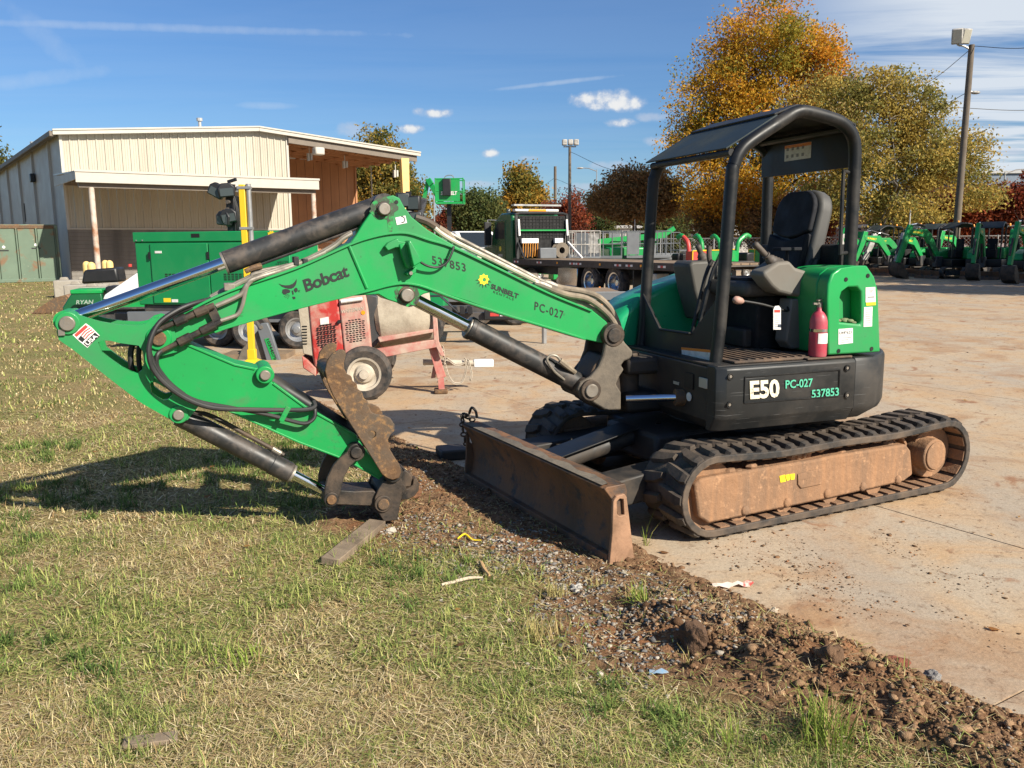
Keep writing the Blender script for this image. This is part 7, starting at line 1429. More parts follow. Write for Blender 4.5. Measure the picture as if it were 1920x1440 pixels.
    # grey excavator thumb attachment with green label
    p = G(540, 655); t = thing('thumb_attachment', 'grey steel bucket thumb leaning on a pallet with green stencilled number', 'attachment', (p.x - 0.2, p.y - 1.3, 0), 0.0)
    base = Vector((p.x - 0.2, p.y - 1.3, 0)); n = Vector((0, 1, 0))
    def O(pts): return [(lambda q: (q.x, q.z))(Vp(a, b, base, n) - base) for a, b in pts]
    MB().prism(O([(484, 618), (490, 606), (502, 605), (508, 618), (528, 680), (526, 688), (510, 690), (502, 680)]), -0.04, 0.04).build('thumb_plate', M['mid_grey'], t, bevel=0.01); MB().prism(O([(438, 690), (452, 655), (484, 618), (492, 640), (505, 690)]), 0.03, 0.5).build('bucket_side', M['cast'], t, bevel=0.01)
    gl = MB().prism(O([(497, 635), (505, 633), (520, 676), (513, 679)]), -0.046, -0.041).build('green_label', M['green_far'], t)
    tm = MB(); A_, B_, T_ = (Vp(x, y, base + Vector((0, -0.048, 0)), n) - base for x, y in ((499, 637), (513, 676), (505, 634.5))); text_on(tm, '10344079', A_, B_, T_, bold=0.02); tm.build('stencil_number', M['ink'], gl, angle=0)
    for px, py in ((491, 613), (518, 684)): q = Vp(px, py, base, n) - base; MB().cyl((q.x, -0.055, q.z), (q.x, 0.05, q.z), 0.03, n=12).build('pin', M['pin'], t)
    MB().box(-0.5, 0.5, 0.05, 0.6, 0.0, 0.08).build('skid_board', M['timber'], t)
M['timber_grey'] = pm('weathered_deck', (0.26, 0.24, 0.21), 0.85, var=0.2, dirt=(0.15, 0.12, 0.09), dirt_amt=0.35)
trailers()
def flatbed_truck():
    A = Vector((3.0, 25.95, 0)); ax = Vector((-0.438, 0.899, 0)).normalized(); yaw = math.atan2(ax.y, ax.x)     # forward = away to the left
    t = thing('flatbed_truck', 'dark green flatbed truck with long timber deck and chrome rear wheels', 'truck', A, yaw)
    # local x forward, y left of truck (towards camera-left side), z up ; near side is +y
    s = 1.0
    D0, D1 = -4.0, 6.7
    dk = MB().box(D0, D1, -2.5, -0.02, 1.06, 1.10).build('deck_frame', M['dk_grey'], t)
    n = 8
    for k in range(n): MB().box(D0 + 0.02, D1 - 0.02, -2.48 + k * 0.305, -2.20 + k * 0.305, 1.10, 1.15).build('deck_plank', M['timber'], t, bevel=0.005)
    MB().box(D0, D1, -0.06, 0.0, 0.95, 1.165).build('side_rail', M['deck_brown'], t, bevel=0.01); MB().box(D0, D1, -2.54, -2.48, 0.95, 1.165).build('side_rail', M['deck_brown'], t, bevel=0.01)
    for x in (6.4, 4.6, 2.3, 1.9, -0.4, -1.0, -2.6): 
        MB().box(x - 0.18, x + 0.18, 0.001, 0.006, 1.03, 1.09).build('reflector', M['white'], t); MB().box(x - 0.06, x + 0.06, 0.006, 0.009, 1.03, 1.09).build('red_reflector', M['red_st'], t)
    for x in (3.3, 0.6, -1.6): MB().box(x - 0.04, x + 0.04, 0.001, 0.01, 1.03, 1.10).build('marker_lamp', M['amber'], t)
    MB().box(-3.6, 10.4, -1.75, -0.75, 0.62, 0.94).build('chassis', M['black_plastic'], t)
    for x in (-0.05, 1.38):
        wheel(t, (x, -0.22, 0.52), (0, 1, 0), 0.52, 0.32, 0.60, 'chrome_wheel', dish=-0.25); wheel(t, (x, -2.28, 0.52), (0, -1, 0), 0.52, 0.32, 0.60, 'chrome_wheel')
        MB().bar((x, -2.2, 0.52), (x, -0.3, 0.52), 0.16).build('axle', M['black_plastic'], t)
    MB().box(-1.15, -1.11, -0.62, -0.06, 0.25, 0.92).build('mud_flap', M['black_plastic'], t)
    tb = MB().box(2.15, 3.45, -0.60, -0.10, 0.32, 0.92).build('tool_box', M['chrome_soft'], t, bevel=0.02)
    MB().box(2.20, 2.9, -0.55, -0.05, 0.12, 0.34).build('step_box', M['galv'], t, bevel=0.02); MB().strip([(0.7, 0.78), (1.0, 0.97), (2.0, 0.97), (2.12, 0.30)], 0.03, -0.6, -0.06).build('fender', M['black_plastic'], t)
    MB().box(-2.2, -1.5, -0.55, -0.1, 0.62, 0.86).build('side_box', M['galv'], t, bevel=0.02)
    MB().cyl((5.9, -0.35, 0.55), (7.3, -0.35, 0.55), 0.30, n=20).build('fuel_tank', M['chrome_soft'], t, bevel=0.02)
    # cab
    c0 = 7.2; cb = MB(); cb.prism([(c0, 0.9), (c0, 2.72), (c0 + 0.15, 2.86), (c0 + 0.95, 2.86), (c0 + 1.45, 2.62), (c0 + 1.85, 1.95), (c0 + 1.9, 0.9)], -2.25, -0.22); cab = cb.build('cab', M['dark_green'], t, bevel=0.06, seg=3)
    MB().prism([(c0 + 1.85, 0.75), (c0 + 1.88, 1.85), (c0 + 3.1, 1.62), (c0 + 3.45, 1.40), (c0 + 3.5, 0.75)], -2.0, -0.47).build('hood', M['dark_green'], t, bevel=0.12, seg=3)
    for y in (-0.40, -2.07): f = MB(); f.strip([(c0 + 1.75, 0.65), (c0 + 1.9, 1.05), (c0 + 2.3, 1.22), (c0 + 2.75, 1.12), (c0 + 3.05, 0.70)], 0.05, y - 0.22, y + 0.22, smooth=3); f.build('front_fender', M['dark_green'], t, bevel=0.02)
    for y, a in ((-0.30, 1), (-2.17, -1)): wheel(t, (c0 + 2.4, y, 0.52), (0, a, 0), 0.52, 0.30, 0.60, 'chrome_wheel')
    dr = MB().box(c0 + 0.55, c0 + 1.50, -0.225, -0.205, 0.98, 2.60).build('door', M['door_olive'], cab, bevel=0.01)
    MB().prism([(c0 + 0.62, 1.90), (c0 + 0.62, 2.52), (c0 + 1.22, 2.52), (c0 + 1.46, 2.25), (c0 + 1.46, 1.90)], -0.204, -0.198).build('side_window', M['glass'], dr)
    MB().box(c0 + 1.86, c0 + 1.88, -2.0, -0.5, 1.95, 2.4).build('windscreen', M['glass'], cab)
    MB().cyl((c0 + 1.0, -0.204, 1.52), (c0 + 1.0, -0.199, 1.52), 0.10, n=16).build('door_emblem', M['yellow_st'], dr); MB().box(c0 + 0.8, c0 + 1.2, -0.204, -0.2, 1.22, 1.32).build('door_lettering', M['lens'], dr)
    MB().box(c0 - 0.015, c0, -2.0, -0.45, 1.75, 2.55).build('rear_window', M['glass'], cab)
    for y in (-0.05, -2.42):
        m = MB(); m.box(c0 + 1.75, c0 + 1.85, y - 0.14, y + 0.14, 1.65, 2.55); mo = m.build('mirror', M['black_plastic'], t, bevel=0.02); MB().tube([(c0 + 1.7, y * 0.6 - 0.5, 2.62), (c0 + 1.8, y, 2.64), (c0 + 1.8, y, 1.6), (c0 + 1.7, y * 0.6 - 0.5, 1.55)], 0.02, 6).build('mirror_bracket', M['galv'], t)
    # light bar and beacons
    lb = MB().box(c0 - 0.15, c0 + 0.1, -2.15, -0.30, 2.90, 2.99).build('light_bar', M['white'], t, bevel=0.02); MB().box(c0 - 0.16, c0 - 0.14, -1.6, -0.85, 2.91, 2.98).build('amber_lens', M['amber'], lb); MB().box(c0 - 0.25, c0 + 0.0, -2.2, -0.2, 3.10, 3.16).build('rack_bar', M['galv'], t)
    for y in (-0.45, -1.2): MB().lathe([(0.08, 0), (0.08, 0.1), (0.05, 0.16), (0, 0.18)], (c0 + 0.75, y, 2.86), (0, 0, 1), 12).build('beacon', M['lamp_glass'], t)
    # headboard with rails, chains and hose reel
    hb = MB(); h0 = 6.7
    for y in (-2.35, -0.20): MB().bar((h0, y, 1.1), (h0 + 0.1, y, 2.75), 0.09).build('headboard_post', M['black_plastic'], t)
    MB().tube([(h0 + 0.1, -2.35, 2.70), (h0 + 0.1, -2.2, 2.82), (h0 + 0.1, -0.35, 2.82), (h0 + 0.1, -0.20, 2.70)], 0.05, 8, smooth=2).build('headboard_hoop', M['black_plastic'], t)
    for y in (-2.30, -0.26): MB().bar((h0 - 0.05, y, 2.0), (h0 + 0.02, y, 2.6), 0.07).build('white_post_strip', M['white'], t); 
    MB().bar((h0 - 0.9, -2.45, 1.15), (h0, -2.35, 1.75), 0.07).build('side_brace', M['white'], t); MB().bar((h0 - 0.6, -0.20, 1.15), (h0, -0.22, 1.75), 0.06).build('side_brace', M['black_plastic'], t)
    MB().bar((h0, -2.3, 2.20), (h0, -0.3, 2.20), 0.05).build('headboard_rail', M['green_far'], t)
    MB().box(h0 + 0.10, h0 + 0.13, -2.3, -0.25, 1.2, 2.74).build('mesh_dark_backing', M['dark'], t)  # added dark plate, makes the cab back read black through the mesh
    ms = MB()
    for k in range(14): ms.bar((h0 + 0.08, -2.2 + 0.145 * k, 1.9), (h0 + 0.08, -2.2 + 0.145 * k, 2.7), 0.012)
    for k in range(7): ms.bar((h0 + 0.08, -2.25, 1.9 + 0.12 * k), (h0 + 0.08, -0.3, 1.9 + 0.12 * k), 0.012)
    tag(ms.build('headboard_mesh', M['black_plastic'], t), kind='stuff')
    for y0, y1 in ((-1.05, -0.35), (-2.1, -1.75)): MB().box(h0 - 0.08, h0 + 0.05, y0, y1, 1.72, 1.90).build('chain_rack', M['white_paint'], t, bevel=0.01)
    for k in range(7):
        y = -1.0 + 0.1 * k; MB().tube([(h0 - 0.09, y, 1.74), (h0 - 0.11, y + 0.02, 1.45 - 0.03 * (k % 3)), (h0 - 0.09, y + 0.03, 1.20 + 0.04 * (k % 2))], 0.02, 5, smooth=3).build('binder_chain', M['chain_orange'], t)
    MB().lathe([(0.12, -0.15), (0.30, -0.15), (0.30, -0.12), (0.16, -0.1), (0.16, 0.1), (0.30, 0.12), (0.30, 0.15), (0.12, 0.15)], (h0 - 0.12, -1.95, 1.45), (1, 0, 0), 20).build('hose_reel', M['cast'], t)
    MB().box(h0 - 0.3, h0, -1.7, -1.0, 1.15, 1.55).build('winch', M['mid_grey'], t, bevel=0.03)
M['deck_brown'] = pm('deck_rail', (0.045, 0.033, 0.026), 0.6, var=0.2)
M['chrome_soft'] = pm('polished_aluminium', (0.62, 0.60, 0.58), 0.12, metal=1.0, var=0)
M['chrome_wheel'] = pm('polished_rim', (0.60, 0.61, 0.63), 0.22, metal=1.0, var=0.1)
M['door_olive'] = pm('door_olive_reflection', (0.018, 0.085, 0.024), 0.25, var=0.05, coat=0.4)  # cab green with olive reflections put into the door's colour
M['chain_orange'] = pm('orange_chain', (0.50, 0.21, 0.03), 0.6, var=0.2)
flatbed_truck()
def road_cars():
    p = at_depth(878, 470, 45); t = thing('pickup_truck', 'white pickup truck facing the yard behind the flatbed truck', 'pickup', (p.x, p.y, 0), math.radians(-60)); t.scale = (1.25,) * 3
    # local x = front
    b = MB(); b.prism([(-2.7, 0.55), (-2.75, 1.15), (-0.9, 1.18), (0.6, 1.22), (2.3, 1.12), (2.55, 0.95), (2.58, 0.5)], -0.98, 0.98); bo = b.build('body', M['white_paint'], t, bevel=0.08, seg=3)
    MB().prism([(-0.9, 1.18), (-0.7, 1.85), (0.55, 1.88), (1.35, 1.2)], -0.88, 0.88).build('cab', M['white_paint'], t, bevel=0.08, seg=3); MB().add([(1.345, -0.78, 1.24), (1.345, 0.78, 1.24), (0.62, 0.72, 1.83), (0.62, -0.72, 1.83)], [(0, 1, 2, 3)]).build('windscreen', M['glass'], t)
    g = MB().box(2.56, 2.62, -0.7, 0.7, 0.72, 1.02).build('grille', M['galv'], t, bevel=0.01)
    for k in range(4): MB().box(2.62, 2.64, -0.66, 0.66, 0.75 + 0.065 * k, 0.785 + 0.065 * k).build('grille_bar', M['dk_grey'], g)
    for y in (-0.84, 0.84): MB().box(2.50, 2.60, y - 0.12, y + 0.12, 0.78, 1.02).build('headlight', M['lens'], t, bevel=0.02); MB().box(0.95, 1.15, y * 1.28 - 0.1, y * 1.28 + 0.1, 1.15, 1.38).build('mirror', M['black_plastic'], t, bevel=0.03)
    MB().box(2.55, 2.72, -0.95, 0.95, 0.45, 0.66).build('bumper', M['galv'], t, bevel=0.03)
    for x in (1.7, -1.7):
        for y in (-0.95, 0.95): wheel(t, (x, y, 0.38), (0, 1 if y > 0 else -1, 0), 0.38, 0.24)
    p = at_depth(900, 455, 56); t = thing('van', 'white box van parked behind the pickup truck', 'van', (p.x, p.y, 0), math.radians(178))
    b = MB(); b.prism([(-2.6, 0.4), (-2.65, 1.9), (-2.4, 2.15), (0.9, 2.15), (1.5, 1.95), (2.0, 1.2), (2.7, 1.0), (2.75, 0.4)], -0.98, 0.98); b.build('body', M['white_paint'], t, bevel=0.08, seg=3)
    MB().prism([(0.75, 1.25), (0.75, 1.85), (1.42, 1.85), (1.85, 1.25)], 0.97, 0.99).build('side_window', M['glass'], t)
    for x in (1.8, -1.7):
        for y in (-0.95, 0.95): wheel(t, (x, y, 0.36), (0, 1 if y > 0 else -1, 0), 0.36, 0.24)
road_cars()
# ================================================================== FAR MACHINES
def base_excavator(name, label, group, canopy='roof', arm='green', lift=0.0):
    t = thing(name, label, 'excavator', (0, 0, 0), 0, group)
    for s in (1, -1):
        y0, y1 = (0.45, 0.75) if s > 0 else (-0.75, -0.45)
        pa = [(0.85 + 0.24 * math.cos(a), 0.26 + 0.24 * math.sin(a)) for a in np.linspace(-math.pi / 2, math.pi / 2, 7)] + [(-0.85 + 0.24 * math.cos(a), 0.26 + 0.24 * math.sin(a)) for a in np.linspace(math.pi / 2, 1.5 * math.pi, 7)]
        MB().strip(pa, 0.05, y0, y1, closed=True).build('track', M['rubber'], t); MB().box(-0.75, 0.75, y0 + 0.04, y1 - 0.02, 0.14, 0.38).build('track_frame', M['dk_grey'], t)
    MB().strip([(1.32, 0.0), (1.26, 0.15), (1.34, 0.36)], 0.03, -0.75, 0.75).build('dozer_blade', M['blade'], t)
    MB().bar((0.5, 0.3, 0.3), (1.3, 0.3, 0.15), 0.1).build('push_arm', M['dk_grey'], t); MB().bar((0.5, -0.3, 0.3), (1.3, -0.3, 0.15), 0.1).build('push_arm', M['dk_grey'], t)
    pl = [(0.62, 0.70), (-0.35, 0.74)] + [(0.85 * math.cos(a), 0.80 * math.sin(a)) for a in np.linspace(2.1, 4.18, 9)] + [(-0.35, -0.74), (0.62, -0.70)]
    b = MB(); loft(b, [[(x * 0.95, y * 0.95, 0.52) for x, y in pl], [(x, y, 0.6) for x, y in pl], [(x, y, 0.86) for x, y in pl]]); b.build('house', M['black_plastic'], t, bevel=0.02)
    MB().prism([(-0.25, 0.86), (-0.25, 1.35), (-0.6, 1.35), (-0.78, 1.1), (-0.8, 0.86)], -0.66, 0.66).build('engine_cover', M['green_far'], t, bevel=0.06); MB().prism([(0.62, 0.86), (0.55, 1.12), (0.0, 1.30), (-0.3, 1.3), (-0.3, 0.86)], -0.68, -0.25).build('side_hood', M['green_far'], t, bevel=0.05)
    MB().box(-0.22, 0.2, -0.05, 0.40, 0.9, 1.28).build('seat_base', M['dark'], t, bevel=0.04); MB().box(-0.30, -0.18, -0.03, 0.38, 1.25, 1.75).build('seat_back', M['seat'], t, bevel=0.04)
    for y in (0.10, 0.36): MB().tube([(0.18, y, 1.25), (0.25, y, 1.5)], 0.025, 6).build('lever', M['black_plastic'], t)
    for y in (0.62, -0.24):
        if canopy == 'bar' : pth = [(-0.42, y, 1.3), (-0.45, y, 2.25)]
        else: pth = [(0.58, y, 0.9), (0.52, y, 2.10), (0.40, y, 2.28), (0.05, y, 2.42), (-0.35, y, 2.38), (-0.46, y, 2.22), (-0.46, y, 1.3)]
        MB().tube(pth, 0.035, 8, smooth=3 if len(pth) > 2 else 0).build('canopy_post', M['black_plastic'], t)
    if canopy == 'bar': MB().tube([(-0.45, 0.62, 2.25), (-0.45, 0.55, 2.32), (-0.45, -0.17, 2.32), (-0.45, -0.24, 2.25)], 0.035, 8).build('rollbar', M['galv'], t)
    else: MB().strip([(0.52, 2.20), (0.06, 2.46), (-0.36, 2.42), (-0.5, 2.25)], 0.03, -0.26, 0.64).build('canopy_roof', M['roof_glass'], t)
    MB().lathe([(0.05, 0), (0.05, 0.09), (0.03, 0.12), (0, 0.13)], (-0.3, -0.1, 2.44 if canopy != 'bar' else 2.33), (0, 0, 1), 10).build('beacon', M['amber'], t)
    am = M['green_far'] if arm == 'green' else M['white_dirty']
    # boom in the x-z plane, raised and folded
    k = lift
    P0, P1, P2, P3 = (0.75, 0.95), (1.45, 2.05 + k), (2.35, 2.15 + k), (2.75, 0.95 + k * 0.6)
    MB().prism([(0.66, 0.92), (0.86, 0.86), (1.55, 1.82 + k), (2.38, 1.98 + k), (2.42, 2.18 + k), (1.50, 2.18 + k), (1.25, 1.98 + k)], -0.09, 0.09).build('boom', M['green_far'], t, bevel=0.015)
    MB().prism([(2.20, 2.35 + k), (2.45, 2.40 + k), (2.62, 1.9 + k), (2.95, 0.75), (2.78, 0.70), (2.38, 1.75 + k)], -0.075, 0.075).build('arm', am, t, bevel=0.015)
    MB().cyl((1.55, 0, 2.30 + k), (2.0, 0, 2.42 + k), 0.055, n=10).build('arm_cylinder', M['cyl'], t); MB().cyl((2.0, 0, 2.42 + k), (2.3, 0, 2.38 + k), 0.03, n=8).build('rod', M['chrome'], t)
    MB().cyl((0.95, 0, 0.75), (1.35, 0, 1.55 + k), 0.05, n=10).build('boom_cylinder', M['cyl'], t); MB().cyl((2.75, 0.0, 1.75 + k), (2.98, 0, 1.1), 0.045, n=10).build('bucket_cylinder', M['cyl'], t)
    bo = MB(); sh = [(2.82, 0.72), (3.02, 0.70), (3.06, 0.45), (2.95, 0.18), (2.70, 0.05), (2.42, 0.02)]
    bo.strip(sh, 0.025, -0.24, 0.24); bk = bo.build('bucket', M['steel_black'], t)
    for y in (-0.25, 0.23): MB().prism(sh + [(2.55, 0.35)], y, y + 0.02).build('bucket_side', M['steel_black'], bk)
    MB().box(0.55, 0.95, -0.12, 0.12, 0.5, 0.98).build('swing_post', M['dk_grey'], t, bevel=0.03)
    tm = MB(); text_on(tm, 'SUNBELT', (2.25, 0.092, 2.03 + k), (1.70, 0.092, 1.96 + k), (2.25, 0.092, 2.12 + k), bold=0.03); tm.build('lettering', M['yellow_st'], t, angle=0)
    return t
M['white_dirty'] = pm('scuffed_white', (0.50, 0.48, 0.44), 0.5, var=0.1, dirt=(0.10, 0.09, 0.08), dirt_amt=0.35, dirt_scale=4)
def far_row():
    g = 'parked mini excavators along the far side of the yard'
    def put(px, d): p = at_depth(px, 520, d); return (p.x, p.y, 0)
    e1 = base_excavator('compact_excavator', 'parked excavator with the sunlit raised green boom in the far row', g, 'roof', 'green', 0.0); e1.location = put(1782, 39.0); e1.rotation_euler = (0, 0, math.radians(195))
    e2 = base_excavator('compact_excavator', 'parked excavator with scuffed white arm in the far row', g, 'roof', 'white', -0.35); e2.location = put(1740, 41.5); e2.rotation_euler = (0, 0, math.radians(215))
    e3 = base_excavator('compact_excavator', 'parked excavator with bare rollbar at the near-tree end of the row', g, 'bar', 'green', -0.25); e3.location = put(1688, 42.5); e3.rotation_euler = (0, 0, math.radians(200))
    dup(e1, put(1846, 38.0), math.radians(232), 'parked excavator between the wooden light pole and the last canopy')
    dup(e1, put(1938, 35.0), math.radians(222), 'parked excavator with dark arm hanging straight down at the end of the row')
    dup(e3, put(1890, 40.5), math.radians(240), 'parked excavator with metal rollbar hoop behind the wooden light pole')
    dup(e2, put(1712, 44.5), math.radians(190), 'parked excavator with white arm behind the sunlit raised boom'); dup(e3, put(1815, 43.0), math.radians(210), 'parked excavator deep in the row under the red myrtles'); dup(e1, put(1665, 47.0), math.radians(170), 'parked excavator with canopy farthest back in the row')
    dup(e2, put(1640, 45.0), math.radians(205), 'parked excavator half hidden behind the green tank cover')
far_row()
def chippers():
    g = 'wood chippers parked behind the flatbed truck'
    t = thing('wood_chipper', 'wood chipper with red feed box edged yellow and red chute', 'wood chipper', (0, 0, 0), 0, g)
    def mk(t, c1, c2, tip):
        MB().box(-0.75, 0.75, -0.45, 0.45, 0.62, 1.02).build('engine_deck', M['dk_grey'], t, bevel=0.05); MB().box(-0.75, -0.15, -0.4, 0.4, 1.0, 1.5).build('engine', M['black_plastic'], t, bevel=0.08)
        h = MB(); h.add([(0.65, -0.5, 0.8), (0.65, 0.5, 0.8), (0.65, 0.5, 1.6), (0.65, -0.5, 1.6), (1.35, -0.62, 0.72), (1.35, 0.62, 0.72), (1.35, 0.62, 1.65), (1.35, -0.62, 1.65)], [(0, 1, 2, 3), (7, 6, 5, 4), (0, 4, 5, 1), (1, 5, 6, 2), (2, 6, 7, 3), (3, 7, 4, 0)]); h.build('feed_box', c1, t)
        f = MB()
        for a, b in (((1.36, -0.62, 0.72), (1.36, 0.62, 0.72)), ((1.36, 0.62, 0.72), (1.36, 0.62, 1.66)), ((1.36, 0.62, 1.66), (1.36, -0.62, 1.66)), ((1.36, -0.62, 1.66), (1.36, -0.62, 0.72)), ((1.36, 0.0, 0.72), (1.36, 0.0, 1.66))): f.bar(a, b, 0.05)
        f.build('box_edge', M['yellow'], t)
        MB().tube([(0.3, 0, 1.0), (0.28, 0, 1.7), (0.15, 0, 2.15), (-0.25, 0, 2.45)], 0.13, 10, smooth=4).build('chute', c2, t)
        MB().tube([(-0.2, 0, 2.42), (-0.45, 0, 2.50), (-0.70, 0, 2.40)], 0.14, 10, smooth=3).build('chute_tip', tip, t)
        for y in (-0.6, 0.6): wheel(t, (0.1, y, 0.33), (0, -1 if y < 0 else 1, 0), 0.33, 0.2)
        MB().bar((-0.7, 0, 0.55), (-2.0, 0, 0.5), 0.1).build('tow_bar', M['dk_grey'], t)
    mk(t, M['red_st'], M['red_st'], M['green_far']); p = at_depth(1285, 485, 39); t.scale = (0.8,) * 3; t.location = (p.x, p.y, 0); t.rotation_euler = (0, 0, math.radians(-62))
    u = thing('wood_chipper', 'wood chipper with all green chute beside the red one', 'wood chipper', (0, 0, 0), 0, g); mk(u, M['green_far'], M['green_far'], M['green_far']); p = at_depth(1312, 480, 41.0); u.scale = (0.8,) * 3; u.location = (p.x, p.y, 0); u.rotation_euler = (0, 0, math.radians(-75))
    for px, d, r, lab in ((1388, 40.5, -150, 'green wood chipper seen between canopy post and seat'), (1450, 42.0, -160, 'green wood chipper whose chute shows beside the seat back'), (1345, 44, -70, 'green wood chipper farther back near the hedge')):
        p = at_depth(px, 480, d); dup(u, (p.x, p.y, 0), math.radians(r), lab, scale=0.8)
chippers()
def lifts():
    g = 'aerial lifts parked behind the flatbed truck'
    def scissor(label, white):
        t = thing('scissor_lift', label, 'scissor lift', (0, 0, 0), 0, g); gm = M['mid_grey']
        MB().box(-1.0, 1.0, -0.42, 0.42, 0.22, 0.60).build('chassis', M['green_far'], t, bevel=0.04)
        for x in (-0.7, 0.7):
            for y in (-0.38, 0.38): wheel(t, (x, y, 0.19), (0, -1 if y < 0 else 1, 0), 0.19, 0.12, 0.55)
        for k in range(3):
            for y in (-0.3, 0.3):
                MB().bar((-0.85, y, 0.64 + 0.13 * k), (0.85, y, 0.74 + 0.13 * k), 0.05).build('scissor_arm', gm, t); MB().bar((-0.85, y + 0.03, 0.74 + 0.13 * k), (0.85, y + 0.03, 0.64 + 0.13 * k), 0.05).build('scissor_arm', gm, t)
        MB().box(-1.02, 1.02, -0.44, 0.44, 1.02, 1.14).build('platform', gm, t, bevel=0.01); rm = M['white_dirty'] if white else gm
        for y in (-0.42, 0.42):
            for x in np.linspace(-1.0, 1.0, 6): MB().cyl((x, y, 1.14), (x, y, 2.2), 0.02, n=6).build('rail_post', rm, t)
            for z in (1.65, 2.2): MB().cyl((-1.0, y, z), (1.0, y, z), 0.02, n=6).build('rail', rm, t)
        for x in (-1.0, 1.0):
            for z in (1.65, 2.2): MB().cyl((x, -0.42, z), (x, 0.42, z), 0.02, n=6).build('rail', rm, t)
        MB().box(-0.99, -0.45, -0.44, -0.40, 1.18, 2.15).build('control_panel', rm, t); return t
    def put(px, d): p = at_depth(px, 490, d); return (p.x, p.y, 0)
    a = scissor('scissor lift with white guard rails just right of the truck cab', True); a.location = put(1076, 36); a.rotation_euler = (0, 0, 0.2)
    b = scissor('grey scissor lift with pale control panel behind the truck deck', False); b.location = put(1122, 38); b.rotation_euler = (0, 0, -0.1)
    dup(b, put(1170, 43), 0.3, 'grey scissor lift farther back beside the lying green boom'); dup(a, put(1035, 42), 0.2, 'scissor lift mostly hidden behind the truck headboard'); dup(a, put(1140, 46), -0.2, 'scissor lift with white rails standing farthest back'); dup(b, put(1235, 45), 0.4, 'grey scissor lift beside the green wood chippers'); dup(b, put(1212, 39), 0.1, 'low grey scissor lift near the front canopy post')
    # articulated boom lift, boom lowered
    t = thing('boom_lift', 'green boom lift with its long boom lowered flat behind the truck deck', 'boom lift', put(1185, 40), math.radians(8), g)
    MB().box(-1.4, 1.2, -0.9, 0.9, 0.45, 0.85).build('chassis', M['mid_grey'], t, bevel=0.05); MB().box(-1.3, 0.6, -0.85, 0.85, 0.9, 1.5).build('turntable', M['green_far'], t, bevel=0.08)
    for x in (-1.0, 1.0):
        for y in (-0.9, 0.9): wheel(t, (x, y, 0.42), (0, -1 if y < 0 else 1, 0), 0.42, 0.3, 0.5)
    MB().bar((-1.6, 0.0, 1.75), (1.6, 0.0, 2.05), 0.22, 0.26).build('lower_boom', M['green_far'], t); MB().bar((1.5, 0.0, 2.05), (2.0, 0.0, 2.35), 0.16, 0.2).build('jib', M['green_far'], t); MB().bar((-1.5, 0.25, 1.55), (1.3, 0.25, 1.7), 0.14, 0.16).build('upper_boom', M['green_far'], t)
    MB().box(2.0, 2.9, -0.8, 0.8, 1.3, 1.36).build('basket_floor', M['mid_grey'], t)
    # raised basket left of the truck
    o = at_depth(842, 440, 33); t = thing('boom_lift', 'green boom lift basket raised on a black mast above the trees', 'boom lift', (o.x, o.y, 0), 0)
    def q(px, py, dy=0.0): w = at_depth(px, py, o.y + dy); return Vector((w.x - o.x, dy, w.z))
    MB().box(-1.3, 1.0, -0.9, 0.9, 0.4, 1.1).build('chassis', M['dk_grey'], t, bevel=0.06)
    for x in (-0.9, 0.7):
        for y in (-0.9, 0.9): wheel(t, (x, y, 0.42), (0, -1 if y < 0 else 1, 0), 0.42, 0.3, 0.5)
    MB().bar((0, 0, 0.9), q(842, 378), 0.16).build('mast', M['black_plastic'], t)
    MB().bar(q(786, 410, 0.3), q(797, 372, 0.3), 0.30, 0.2).build('knuckle_link', M['white_dirty'], t); MB().bar(q(793, 385, 0.3), q(803, 336, 0.3), 0.18, 0.14).build('riser', M['green_far'], t); MB().bar(q(803, 336, 0.2), q(829, 382, 0.1), 0.16, 0.18).build('jib', M['green_far'], t); MB().bar(q(783, 415, 0.3), (-0.9, 0.3, 1.0), 0.2).build('lower_boom', M['dk_grey'], t)
    a, b = q(818, 337), q(870, 381); W_ = b.x - a.x
    MB().box(a.x, b.x, -0.5, 0.5, b.z - 0.04, b.z + 0.04).build('basket_floor', M['green_far'], t); mesh = MB().box(a.x + 0.02, b.x - 0.12, -0.505, -0.49, b.z + 0.06, a.z - 0.02).build('front_panel', M['green_far'], t)
    for x in (a.x, b.x): 
        for y in (-0.5, 0.5): MB().cyl((x, y, b.z), (x, y, a.z + 0.03), 0.022, n=6).build('basket_post', M['green_far'], t)
    for z in (a.z, a.z - 0.45):
        for y in (-0.5, 0.5): MB().cyl((a.x, y, z), (b.x, y, z), 0.02, n=6).build('basket_rail', M['green_far'], t)
        for x in (a.x, b.x): MB().cyl((x, -0.5, z), (x, 0.5, z), 0.02, n=6).build('basket_rail', M['green_far'], t)
    MB().box(a.x + 0.28, a.x + 0.58, -0.65, -0.51, b.z + 0.25, a.z).build('control_box', M['black_plastic'], t, bevel=0.02); tm = MB(); text_on(tm, 'SUNBELT', (a.x + 0.20, -0.515, b.z + 0.28), (b.x - 0.22, -0.515, b.z + 0.28), (a.x + 0.20, -0.515, b.z + 0.42), bold=0.04, shear=0.1); tm.build('lettering', M['white'], t, angle=0)
    MB().tube([q(832, 338), q(836, 330), q(848, 329), q(852, 338)], 0.02, 6, smooth=3).build('grab_bar', M['galv'], t)
    # a second light tower, its lamps peeping over the boom
    o = at_depth(768, 440, 17); t = thing('light_tower', 'black stack of flood lights on a mast behind the top of the boom', 'light tower', (o.x, o.y, 0), 0)
    MB().box(-0.5, 0.7, -0.5, 0.5, 0.35, 1.5).build('cabinet', M['green_gen'], t, bevel=0.04); MB().bar((0, 0, 1.5), (0, 0, 2.75), 0.1).build('mast', M['black_plastic'], t)
